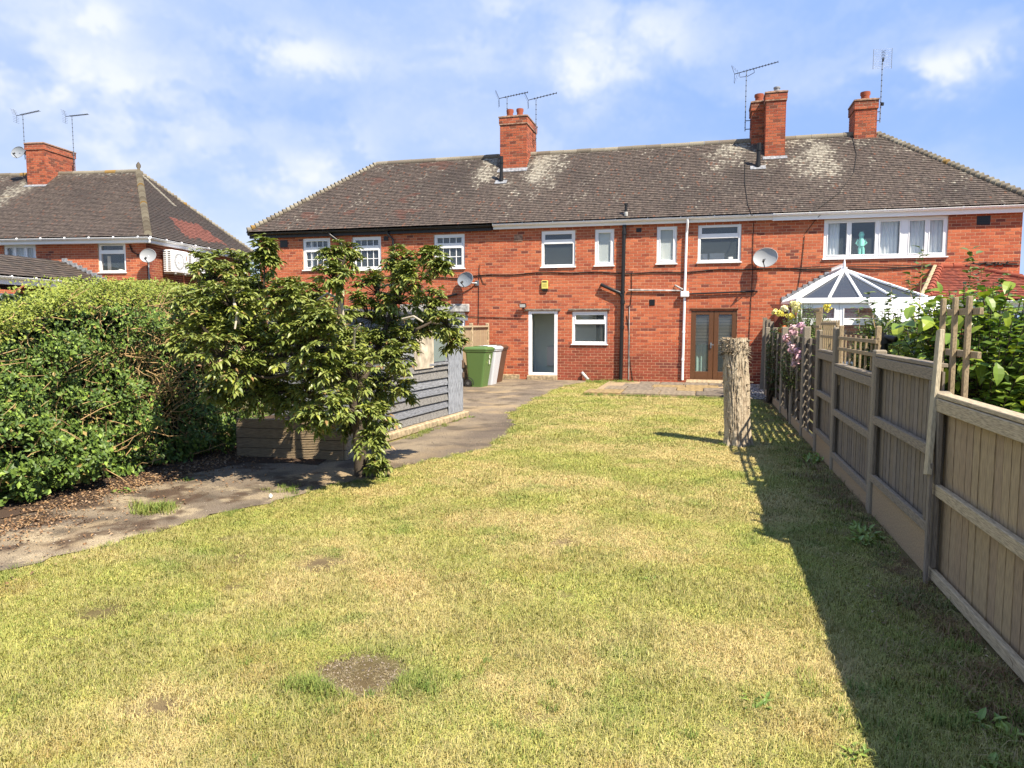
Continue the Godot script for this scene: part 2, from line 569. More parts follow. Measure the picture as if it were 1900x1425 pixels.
func build_ground() -> void:
	var mb := MB.new()
	mb.face(Vector3(-400, -0.012, 300), Vector3(400, -0.012, 300), Vector3(400, -0.012, -600), Vector3(-400, -0.012, -600))
	struct(obj("ground", mb, MAT.ground), "grassy ground around the gardens and houses")
	struct(sheet("lawn", PackedVector2Array([Vector2(-5.0, 1.0), Vector2(1.6, 1.0), Vector2(1.6, -21.28), Vector2(-5.0, -21.28)]), 0.0, MAT.lawn, func(x: float, z: float) -> Color: return lawn_color(x, z).lerp(L("5d452f"), 0.35 + 0.5 * bareness(x, z))), "dry sandy soil and thatch of the back lawn")
	# concrete path: the lawn's edge on one side, hedge and shed on the other
	var pp := PackedVector2Array()
	for i in range(0, 20):
		pp.append(lawn_edge[i] if i < 19 else Vector2(-2.9, -21.25))
	for q in [Vector2(-6.3, -21.25), Vector2(-6.3, -12.9), Vector2(-4.1, -12.6), Vector2(-4.25, -9.2), Vector2(-4.9, -8.2), Vector2(-5.7, -8.2), Vector2(-5.75, -6.8), Vector2(-5.75, -5.9), Vector2(-5.9, -5.0), Vector2(-6.0, 1.0)]:
		pp.append(q)
	# jitter the lawn side so the edge is ragged
	var rag := PackedVector2Array()
	for i in pp.size():
		var a := pp[i]
		var b := pp[(i + 1) % pp.size()]
		var steps := int(maxf(1.0, a.distance_to(b) / 0.12)) if i < 19 else 1
		for k in steps:
			var p := a.lerp(b, float(k) / steps)
			if i < 19 and (i + k) > 0:
				p.x += 0.14 * fb(p.x, p.y, 2.2, 40.0) + 0.08 * fb(p.x, p.y, 7.0, 41.0)
			rag.append(p)
	fine_edge = 0.07
	struct(sheet("path", rag, 0.012, MAT.path, path_color), "worn concrete path curving from the door past the shed")
	fine_edge = 0.22
	# dark soil beside the hedge and on the path's near end
	var so := PackedVector2Array()
	var left := [Vector2(-7.5, 1.0), Vector2(-7.5, -9.5), Vector2(-4.6, -9.5), Vector2(-4.5, -8.1)]
	for q in left:
		so.append(q)
	var ed := [Vector2(-4.4, -7.6), Vector2(-4.75, -7.7), Vector2(-5.35, -7.5), Vector2(-5.55, -6.8), Vector2(-5.6, -6.2), Vector2(-5.7, -5.6), Vector2(-5.75, -5.1), Vector2(-5.9, -4.5), Vector2(-5.95, 1.0)]
	for i in ed.size() - 1:
		var a: Vector2 = ed[i]
		var b: Vector2 = ed[i + 1]
		var st := int(maxf(1.0, a.distance_to(b) / 0.1))
		for k in st:
			var p := a.lerp(b, float(k) / st)
			so.append(p + Vector2(fb(p.x, p.y, 4.0, 50.0), fb(p.x, p.y, 4.0, 51.0)) * 0.1)
	so.append(ed[-1])
	struct(sheet("soil", so, 0.020, MAT.soil, func(_x: float, _z: float) -> Color: return Color.WHITE), "dark soil and debris along the foot of the hedge")
	# gravelly dark corner by the house on the right
	var gp := PackedVector2Array([Vector2(0.86, -17.3), Vector2(1.54, -16.6), Vector2(2.0, -17.5), Vector2(2.0, -21.28), Vector2(0.75, -21.28)])
	struct(sheet("gravel", gp, 0.008, mat("6b625a", 1.0, noise_tex(0.12, 0.15, 1.0, 77, 3), Vector3(2.5, 2.5, 2.5)), func(_x: float, _z: float) -> Color: return Color.WHITE), "dark gravel and chippings beside the fence end")
	# patio
	var pat := Node3D.new()
	put("patio", pat)
	struct(pat, "low patio of buff and grey stone slabs below the glazed doors")
	var bed := MB.new()
	bed.box(Vector3(-0.85, 0.018, -18.95), Vector3(3.4, 0.034, 3.9))
	obj("bedding", bed, MAT.gravel_board, pat)
	var sl := [mat("a3937b", 0.93, MAT.concrete.albedo_texture, Vector3(1.4, 1.4, 1.4)), mat("b59b6b", 0.93, MAT.concrete.albedo_texture, Vector3(1.2, 1.2, 1.2)), mat("85796a", 0.93, MAT.concrete.albedo_texture, Vector3(1.6, 1.6, 1.6)), mat("978a78", 0.93, MAT.concrete.albedo_texture, Vector3(1.1, 1.1, 1.1))]
	var rows := [[-17.0, 0.95, 0.82], [-17.97, 0.9, 0.6], [-18.89, 0.75, 0.9], [-19.66, 0.8, 0.6]]
	for r in rows.size():
		var x: float = -2.7 + r * 0.36
		while x < 0.5:
			var ww: float = rows[r][2] * rng.randf_range(0.85, 1.15)
			ww = minf(ww, 0.62 - x)
			if ww < 0.15:
				break
			var s := MB.new()
			var hh := 0.075 + rng.randf_range(-0.008, 0.008)
			s.cbox(Vector3(x + ww / 2, hh / 2, rows[r][0] - rows[r][1] / 2), Vector3(ww - 0.025, hh, rows[r][1] - 0.02), 0.012, Color.WHITE, Basis(Vector3.UP, rng.randf_range(-0.012, 0.012)) * Basis(Vector3.RIGHT, rng.randf_range(-0.006, 0.006)))
			obj("slab", s, sl[(r * 3 + int(rng.randi() % 4)) % 4], pat)
			x += ww
	var cs := MB.new()
	cs.cbox(Vector3(0.28, 0.05, -20.86), Vector3(1.3, 0.10, 0.78), 0.015)
	obj("door_step", cs, MAT.step, pat)
	for i in 4:
		var kb := MB.new()
		kb.cbox(Vector3(-1.25 + i * 0.225, 0.04, -20.6), Vector3(0.213, 0.08, 0.1), 0.006, L("a25a40"))
		obj("edging_brick", kb, MAT.brick, pat)

# ---------------------------------------------------------------- brickwork
var individual := 0

func brick_tone(x: float, y: float, style: int) -> Color:
	var r := rng.randf()
	var c := L("cd6f4b")
	if r < 0.14: c = L("ad5a40")
	elif r < 0.40: c = L("d97d55")
	elif r < 0.52: c = L("be6445")
	elif r < 0.56: c = L("8a4c3e")
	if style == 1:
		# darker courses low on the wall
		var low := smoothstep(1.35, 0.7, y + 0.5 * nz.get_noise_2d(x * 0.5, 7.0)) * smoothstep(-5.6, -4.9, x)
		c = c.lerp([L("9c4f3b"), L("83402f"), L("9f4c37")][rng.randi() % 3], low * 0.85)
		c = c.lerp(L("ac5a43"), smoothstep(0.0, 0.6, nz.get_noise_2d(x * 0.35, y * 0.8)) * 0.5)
	elif style == 2:
		c = c.lerp(L("9a4a34"), 0.35)
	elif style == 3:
		c = c.lerp(L("6e3a2e"), 0.6)  # dark older brick plus shade of the deep eaves, both mixed into the tone
	return c * rng.randf_range(0.9, 1.08)

func add_brick(mb: MB, T: Transform3D, x0: float, x1: float, y0: float, h: float, proud: float, col: Color) -> void:
	var e := 0.003
	var p := proud + rng.randf_range(-0.001, 0.0015)
	var j := rng.randf_range(-0.0015, 0.0015)
	var a := T * Vector3(x0 + e, y0 + e + j, p)
	var b := T * Vector3(x1 - e, y0 + e + j, p)
	var c := T * Vector3(x1 - e, y0 + h - e + j, p)
	var d := T * Vector3(x0 + e, y0 + h - e + j, p)
	var a2 := T * Vector3(x0, y0 + j, -0.004)
	var b2 := T * Vector3(x1, y0 + j, -0.004)
	var c2 := T * Vector3(x1, y0 + h + j, -0.004)
	var d2 := T * Vector3(x0, y0 + h + j, -0.004)
	mb.face(a, b, c, d, col)
	mb.face(a2, b2, b, a, col)
	mb.face(d, c, c2, d2, col)
	mb.face(a2, a, d, d2, col)
	mb.face(b, b2, c2, c, col)

func brick_face(mb: MB, T: Transform3D, x0: float, x1: float, y0: float, y1: float, holes: Array, style: int, singles: Array, h_course := 0.083) -> void:
	# stretcher bond on the plane z = 0 of T; full bricks near the camera are listed in singles instead
	var rows := int((y1 - y0) / h_course + 0.7)
	for r in rows:
		var y := y0 + r * h_course
		var x := x0 - (0.1125 if r % 2 else 0.0)
		while x < x1 - 0.01:
			var a := maxf(x, x0)
			var b := minf(x + 0.215, x1)
			x += 0.225
			if b - a < 0.03:
				continue
			var runs := [[a, b]]
			for hl in holes:
				if y + h_course * 0.5 < hl[2] or y + h_course * 0.5 > hl[3]:
					continue
				var nx := []
				for q in runs:
					if hl[1] <= q[0] or hl[0] >= q[1]:
						nx.append(q)
						continue
					if hl[0] - q[0] > 0.03: nx.append([q[0], hl[0]])
					if q[1] - hl[1] > 0.03: nx.append([hl[1], q[1]])
				runs = nx
			for q in runs:
				var col := brick_tone(q[0], y, style)
				if q[1] - q[0] > 0.214 and singles != null:
					singles.append([T * Vector3(q[0] + 0.1075, y + 0.0365, 0), T.basis, col, T, q[0], y])
				else:
					add_brick(mb, T, q[0], q[1], y, 0.073, 0.004, col)

func finish_bricks(mb: MB, singles: Array, wall: Node3D, count: int, pick: Callable) -> void:
	var rank := []
	for i in singles.size():
		rank.append([pick.call(singles[i][0]), i])
	rank.sort_custom(func(a: Array, b: Array) -> bool: return a[0] < b[0])
	var protos := []
	for k in 7:
		var m := MB.new()
		add_brick(m, Transform3D(), -0.1075, 0.1075, -0.0365, 0.073, 0.004, [L("cd6f4b"), L("ad5a40"), L("d97d55"), L("be6445"), L("9c4f3b"), L("8a4c3e"), L("ac5a43")][k])
		protos.append(m.mesh())
	var cols := [L("cd6f4b"), L("ad5a40"), L("d97d55"), L("be6445"), L("9c4f3b"), L("8a4c3e"), L("ac5a43")]
	for i in rank.size():
		var s: Array = singles[rank[i][1]]
		if i < count:
			var o := MeshInstance3D.new()
			var best := 0
			var bd := 9.0
			for k in 7:
				var d: float = absf(cols[k].r - s[2].r) + absf(cols[k].g - s[2].g)
				if d < bd:
					bd = d
					best = k
			o.mesh = protos[best]
			o.material_override = MAT.brick
			put("brick", o, wall)
			o.transform = Transform3D(s[1], s[0])
		else:
			add_brick(mb, s[3], s[4], s[4] + 0.215, s[5], 0.073, 0.004, s[2])
	var o2 := obj("brickwork", mb, MAT.brick, wall)
	o2.set_meta("kind", "stuff")

func wall_panel(mb: MB, T: Transform3D, x0: float, x1: float, y0: float, y1: float, holes: Array, thick := 0.26) -> void:
	# mortar-faced wall with openings, front at z = 0 of T
	var xs := [x0, x1]
	var ys := [y0, y1]
	for h in holes:
		xs.append(h[0]); xs.append(h[1]); ys.append(h[2]); ys.append(h[3])
	xs.sort()
	ys.sort()
	for i in xs.size() - 1:
		for j in ys.size() - 1:
			if xs[i + 1] - xs[i] < 1e-4 or ys[j + 1] - ys[j] < 1e-4:
				continue
			var cx: float = (xs[i] + xs[i + 1]) / 2
			var cy: float = (ys[j] + ys[j + 1]) / 2
			var open := false
			for h in holes:
				if cx > h[0] and cx < h[1] and cy > h[2] and cy < h[3]:
					open = true
			if open:
				continue
			mb.face(T * Vector3(xs[i], ys[j], 0), T * Vector3(xs[i + 1], ys[j], 0), T * Vector3(xs[i + 1], ys[j + 1], 0), T * Vector3(xs[i], ys[j + 1], 0))
			mb.face(T * Vector3(xs[i + 1], ys[j], -thick), T * Vector3(xs[i], ys[j], -thick), T * Vector3(xs[i], ys[j + 1], -thick), T * Vector3(xs[i + 1], ys[j + 1], -thick))
	for h in holes:
		var P := func(x: float, y: float, z: float) -> Vector3: return T * Vector3(x, y, z)
		mb.face(P.call(h[0], h[2], 0), P.call(h[0], h[2], -thick), P.call(h[0], h[3], -thick), P.call(h[0], h[3], 0))
		mb.face(P.call(h[1], h[2], -thick), P.call(h[1], h[2], 0), P.call(h[1], h[3], 0), P.call(h[1], h[3], -thick))
		mb.face(P.call(h[0], h[2], 0), P.call(h[1], h[2], 0), P.call(h[1], h[2], -thick), P.call(h[0], h[2], -thick))
		mb.face(P.call(h[0], h[3], -thick), P.call(h[1], h[3], -thick), P.call(h[1], h[3], 0), P.call(h[0], h[3], 0))
	mb.face(T * Vector3(x1, y0, 0), T * Vector3(x1, y0, -thick), T * Vector3(x1, y1, -thick), T * Vector3(x1, y1, 0))
	mb.face(T * Vector3(x0, y0, -thick), T * Vector3(x0, y0, 0), T * Vector3(x0, y1, 0), T * Vector3(x0, y1, -thick))

# ---------------------------------------------------------------- roofs
func tile_slope(mb: MB, T: Transform3D, length: float, u0: Callable, u1: Callable, colour: Callable, singles: Array, gauge := 0.1, width := 0.165) -> void:
	# plane z = 0 of T: x along the eave, y up the slope
	var rows := int(length / gauge)
	for r in rows:
		var v := r * gauge
		var a: float = u0.call(v + gauge * 0.5)
		var b: float = u1.call(v + gauge * 0.5)
		var x := floorf(a / width) * width - (width * 0.5 if r % 2 else 0.0)
		while x < b:
			var xa := maxf(x, a)
			var xb := minf(x + width - 0.004, b)
			x += width
			if xb - xa < 0.03:
				continue
			var w := T * Vector3((xa + xb) / 2, v + gauge * 0.5, 0)
			var lift := rng.randf_range(-0.002, 0.004)
			if singles.size() < 40000 and xb - xa > width - 0.006:
				singles.append([w, xa, xb, v, lift])
			else:
				add_tile(mb, T, xa, xb, v, gauge, lift, colour, w)

func add_tile(mb: MB, T: Transform3D, xa: float, xb: float, v: float, gauge: float, lift: float, colour: Callable, _w: Vector3) -> void:
	var t := 0.013
	var tw := rng.randf_range(-0.004, 0.004)
	var z0 := 0.028 + t + lift
	var z1 := 0.008 + t + lift
	var parts := 3
	for k in parts:
		var p := lerpf(xa, xb, float(k) / parts)
		var q := lerpf(xa, xb, float(k + 1) / parts)
		var zk0 := z0 + tw * (float(k) / parts - 0.5)
		var zk1 := z0 + tw * (float(k + 1) / parts - 0.5)
		var col: Color = colour.call(T * Vector3((p + q) / 2, v, 0), k)
		mb.face(T * Vector3(p, v - 0.012, zk0), T * Vector3(q, v - 0.012, zk1), T * Vector3(q, v + gauge, z1), T * Vector3(p, v + gauge, z1), col)
		mb.face(T * Vector3(p, v - 0.012, zk0 - t), T * Vector3(q, v - 0.012, zk1 - t), T * Vector3(q, v - 0.012, zk1), T * Vector3(p, v - 0.012, zk0), col)
	var ce: Color = colour.call(T * Vector3(xa, v, 0), 0)
	mb.face(T * Vector3(xa, v - 0.012, z0 - t), T * Vector3(xa, v - 0.012, z0), T * Vector3(xa, v + gauge, z1), T * Vector3(xa, v + gauge, z1 - t), ce)
	mb.face(T * Vector3(xb, v - 0.012, z0), T * Vector3(xb, v - 0.012, z0 - t), T * Vector3(xb, v + gauge, z1 - t), T * Vector3(xb, v + gauge, z1), ce)

func finish_tiles(mb: MB, T: Transform3D, singles: Array, roof: Node3D, count: int, colour: Callable, gauge := 0.1) -> void:
	singles.sort_custom(func(a: Array, b: Array) -> bool: return a[0].distance_squared_to(CAM) < b[0].distance_squared_to(CAM))
	for i in singles.size():
		var s: Array = singles[i]
		if i < count:
			var m := MB.new()
			var c0: Vector3 = Vector3((s[1] + s[2]) / 2, s[3], 0)
			add_tile(m, T * Transform3D(Basis(), c0), s[1] - c0.x, s[2] - c0.x, 0.0, gauge, s[4], colour, s[0])
			obj("tile", m, MAT.tile, roof)
		else:
			add_tile(mb, T, s[1], s[2], s[3], gauge, s[4], colour, s[0])
	var o := obj("tiling", mb, MAT.tile, roof)
	o.set_meta("kind", "stuff")

func ridge_run(parent: Node3D, called: String, a: Vector3, b: Vector3, radius: float, piece: float, stepped: bool) -> void:
	var n := maxi(1, int(a.distance_to(b) / piece))
	var d := (b - a) / n
	for i in n:
		var mb := MB.new()
		var p := a + d * i
		var q := a + d * (i + 1) - d.normalized() * 0.006
		var up := rng.randf_range(-0.006, 0.006)
		var col := L("83796a").lerp(L("b5ae9a"), rng.randf() * 0.8)
		if rng.randf() < 0.05: col = L("a8874a")
		if stepped:
			mb.tube([p + Vector3(0, up + 0.028, 0), q + Vector3(0, up - 0.012, 0)], [radius * 1.12, radius * 0.86], 10, col)
		else:
			mb.tube([p + Vector3(0, up, 0), q + Vector3(0, up, 0)], [radius, radius], 12, col)
		obj(called, mb, MAT.tile, parent)

func roof_tone(p: Vector3) -> Color:
	var r := rng.randf()
	var c := L("695d55")
	if r < 0.25: c = L("5b514b")
	elif r < 0.45: c = L("74675e")
	elif r < 0.475: c = L("86614f")
	c = c.lerp(L("4e4642"), smoothstep(0.0, 0.6, nz.get_noise_3d(p.x * 0.3, p.y * 0.5, 2.0)) * 0.6)
	return c * rng.randf_range(0.82, 1.15)

func main_roof_color(p: Vector3, _k: int) -> Color:
	var c := roof_tone(p)
	# lichen: washed pale below the chimneys, flecked along the ridge
	var n := nz.get_noise_3d(p.x * 7.0, p.y * 9.0, 1.0) * 0.55 + nz.get_noise_3d(p.x * 1.3, p.y * 1.3, 5.0) * 0.6 + rng.randf_range(-0.28, 0.28)
	var m := 0.0
	var up := (p.y - 4.7) / 2.7
	m = maxf(m, 0.95 * exp(-pow((p.x + 5.05 + (1.0 - up) * 0.1) / 0.95, 2.0)) * smoothstep(0.0, 0.75, up))
	m = maxf(m, 0.85 * exp(-pow((p.x + 7.05 - (up - 0.6) * 0.5) / 0.7, 2.0)) * smoothstep(0.2, 0.75, up))
	m = maxf(m, 0.6 * exp(-pow((p.x + 6.0) / 0.9, 2.0)) * smoothstep(0.1, 0.5, up) * smoothstep(0.85, 0.5, up))
	m = maxf(m, 0.85 * exp(-pow((p.x - 0.75 - (up - 0.6) * 0.8) / 0.95, 2.0)) * smoothstep(0.3, 0.8, up))
	m = maxf(m, 0.8 * exp(-pow((p.x - 3.2) / 1.1, 2.0)) * smoothstep(0.1, 0.5, up))
	m = maxf(m, 0.45 * exp(-pow((p.x - 1.8) / 0.6, 2.0)) * smoothstep(0.3, 0.6, up))
	m = maxf(m, 0.65 * smoothstep(0.86, 1.0, up))
	m = maxf(m, 0.55 * smoothstep(2.5, 5.5, p.x) * smoothstep(0.4, 0.9, up))
	m = maxf(m, 0.5 * smoothstep(-10.2, -11.2, p.x) * smoothstep(0.6, 1.0, up))
	m = maxf(m, 0.33 + 0.12 * nz.get_noise_2d(p.x * 0.4, 3.0) - 0.1 * smoothstep(0.3, 0.0, up))
	c = c.lerp(L("938b7f"), clampf(m - 0.3, 0.0, 1.0) * 0.55)
	var a := smoothstep(0.55, 0.98, m + n * 0.72)
	c = c.lerp(L("d2ccba"), a * rng.randf_range(0.4, 0.9))
	var red := smoothstep(0.3, 0.55, nz.get_noise_3d(p.x * 0.9, p.y * 1.6, 8.0)) * smoothstep(-7.5, -9.0, p.x)
	c = c.lerp(L("7a4f42"), red * 0.6)
	return c

func left_roof_color(p: Vector3, _k: int) -> Color:
	# p in the left house's own axes
	var c := roof_tone(p)
	var n := nz.get_noise_3d(p.x * 6.0, p.y * 8.0, p.z * 4.0) * 0.55 + rng.randf_range(-0.28, 0.28)
	var m := 0.28
	if p.z > -3.98 and p.x < 0.35 and absf(p.x - (-0.745) * (p.y - 4.7) / 0.77) > -9.0:
		m = maxf(m, 0.8 * exp(-pow((p.x + 7.0 + (7.7 - p.y) * 0.5) / 1.0, 2.0)))
		m = maxf(m, 0.5 * exp(-pow((p.x + 9.0) / 1.2, 2.0)))
		m = maxf(m, 0.6 * smoothstep(7.1, 7.7, p.y))
	c = c.lerp(L("938b7f"), clampf(m - 0.3, 0.0, 1.0) * 0.55)
	var a := smoothstep(0.55, 0.98, m + n * 0.72)
	c = c.lerp(L("d2ccba"), a * rng.randf_range(0.4, 0.9))
	if p.x < -7.0 and p.y < 6.6:
		c = c.lerp(L("a88a4a"), smoothstep(0.2, 0.6, nz.get_noise_3d(p.x * 1.2, p.y * 1.4, 31.0)) * 0.6)
	return c

# ---------------------------------------------------------------- fittings
func bar(mb: MB, x0: float, x1: float, y0: float, y1: float, z0: float, z1: float) -> void:
	mb.cbox(Vector3((x0 + x1) / 2, (y0 + y1) / 2, (z0 + z1) / 2), Vector3(x1 - x0, y1 - y0, absf(z1 - z0)), minf(0.006, minf(x1 - x0, y1 - y0) * 0.2))

func window(parent: Node3D, x0: float, x1: float, y0: float, y1: float, z: float, opt := {}) -> Node3D:
	var w := part("window", parent)
	var f := MB.new()
	var t: float = opt.get("t", 0.075)
	var zf := z + 0.004
	var zb := z - 0.07
	bar(f, x0, x1, y0, y0 + t, zb, zf)
	bar(f, x0, x1, y1 - t, y1, zb, zf)
	bar(f, x0, x0 + t, y0 + t, y1 - t, zb, zf)
	bar(f, x1 - t, x1, y0 + t, y1 - t, zb, zf)
	var cells := []
	var mull: Array = opt.get("mullions", [])
	var xs := [x0 + t]
	for m in mull:
		bar(f, m[0], m[1], y0 + t, y1 - t, zb, zf)
		xs.append(m[0]); xs.append(m[1])
	xs.append(x1 - t)
	var tr: float = opt.get("transom", -1.0)
	for i in range(0, xs.size(), 2):
		if tr > 0:
			bar(f, xs[i], xs[i + 1], tr - 0.05, tr + 0.05, zb, zf + 0.012)
			cells.append([xs[i], xs[i + 1], y0 + t, tr - 0.05, 0])
			cells.append([xs[i], xs[i + 1], tr + 0.05, y1 - t, 1])
		else:
			cells.append([xs[i], xs[i + 1], y0 + t, y1 - t, 0])
	obj("frame", f, opt.get("frame", MAT.upvc), w)
	var k := 0
	for c in cells:
		# each opening light has its own inner sash
		var s := MB.new()
		var e := 0.028
		if c[4] == 1 or opt.get("sash", false):
			bar(s, c[0], c[1], c[2], c[2] + e, zb + 0.01, zf + 0.014)
			bar(s, c[0], c[1], c[3] - e, c[3], zb + 0.01, zf + 0.014)
			bar(s, c[0], c[0] + e, c[2] + e, c[3] - e, zb + 0.01, zf + 0.014)
			bar(s, c[1] - e, c[1], c[2] + e, c[3] - e, zb + 0.01, zf + 0.014)
			obj("sash", s, opt.get("frame", MAT.upvc), w)
		if opt.get("bars", false):
			var nx := 4
			var ny := 2 if c[4] == 0 else 1
			for i in range(1, nx):
				var b := MB.new()
				var bx := lerpf(c[0], c[1], float(i) / nx)
				b.box(Vector3(bx, (c[2] + c[3]) / 2, z - 0.024), Vector3(0.022, c[3] - c[2], 0.014))
				obj("glazing_bar", b, MAT.upvc, w)
			for i in range(1, ny):
				var b2 := MB.new()
				b2.box(Vector3((c[0] + c[1]) / 2, lerpf(c[2], c[3], float(i) / ny), z - 0.0235), Vector3(c[1] - c[0], 0.022, 0.014))
				obj("glazing_bar", b2, MAT.upvc, w)
		var g := MB.new()
		g.box(Vector3((c[0] + c[1]) / 2, (c[2] + c[3]) / 2, z - 0.036), Vector3(c[1] - c[0] + 0.01, c[3] - c[2] + 0.01, 0.006))
		obj("pane", g, opt.get("glass", MAT.glass), w)
		k += 1
	if opt.get("sill", true):
		var sm := MB.new()
		sm.cbox(Vector3((x0 + x1) / 2, y0 - 0.012, z + 0.02), Vector3(x1 - x0 + 0.06, 0.032, 0.13), 0.006)
		obj("sill", sm, opt.get("sillmat", MAT.upvc), w)
	return w

func drape(parent: Node3D, x0: float, x1: float, y0: float, y1: float, z: float, m: Material, waves := 22.0) -> void:
	var mb := MB.new()
	var n := int((x1 - x0) / 0.02) + 2
	for i in n:
		var a := lerpf(x0, x1, float(i) / n)
		var b := lerpf(x0, x1, float(i + 1) / n)
		var za := z + 0.025 * sin(a * waves * 2.0 + 0.8 * sin(a * 9.0))
		var zb := z + 0.025 * sin(b * waves * 2.0 + 0.8 * sin(b * 9.0))
		mb.face(Vector3(a, y0, za), Vector3(b, y0, zb), Vector3(b, y1, zb), Vector3(a, y1, za))
	obj("curtain", mb, m, parent)

func gutter_run(parent: Node3D, x0: float, x1: float, y: float, z: float, m: Material, fascia_h: float, fascia_z: float, T := Transform3D()) -> void:
	var fm := MB.new()
	fm.cbox(T * Vector3((x0 + x1) / 2, y - 0.02 - fascia_h / 2, fascia_z - 0.012), Vector3(x1 - x0, fascia_h, 0.024), 0.004, Color.WHITE, T.basis)
	obj("fascia", fm, m, parent)
	var g := MB.new()
	# half-round channel, open on top
	var seg := 10
	for i in seg:
		var a0 := PI + PI * i / seg
		var a1 := PI + PI * (i + 1) / seg
		var p0 := Vector3(0, sin(a0), cos(a0)) * 0.056
		var p1 := Vector3(0, sin(a1), cos(a1)) * 0.056
		var c := Vector3(0, y, z)
		g.face(T * (c + p0 + Vector3(x0, 0, 0)), T * (c + p1 + Vector3(x0, 0, 0)), T * (c + p1 + Vector3(x1, 0, 0)), T * (c + p0 + Vector3(x1, 0, 0)))
	g.tube([T * Vector3(x0, y, z + 0.056), T * Vector3(x1, y, z + 0.056)], [0.008, 0.008], 6)
	var x := x0 + 0.02
	while x < x1:
		g.tube([T * Vector3(x - 0.015, y - 0.004, z), T * Vector3(x + 0.015, y - 0.004, z)], [0.059, 0.059], 12)
		x += 0.92
	obj("gutter", g, m, parent)

func pipe(parent: Node3D, called: String, pts: Array, r: float, m: Material, collars: Array = []) -> void:
	var mb := MB.new()
	mb.tube(pts, [r], 12)
	for c in collars:
		mb.tube([c[0], c[1]], [r * 1.28, r * 1.28], 12)
	obj(called, mb, m, parent)

# ---------------------------------------------------------------- the terrace
const ZF := -21.3

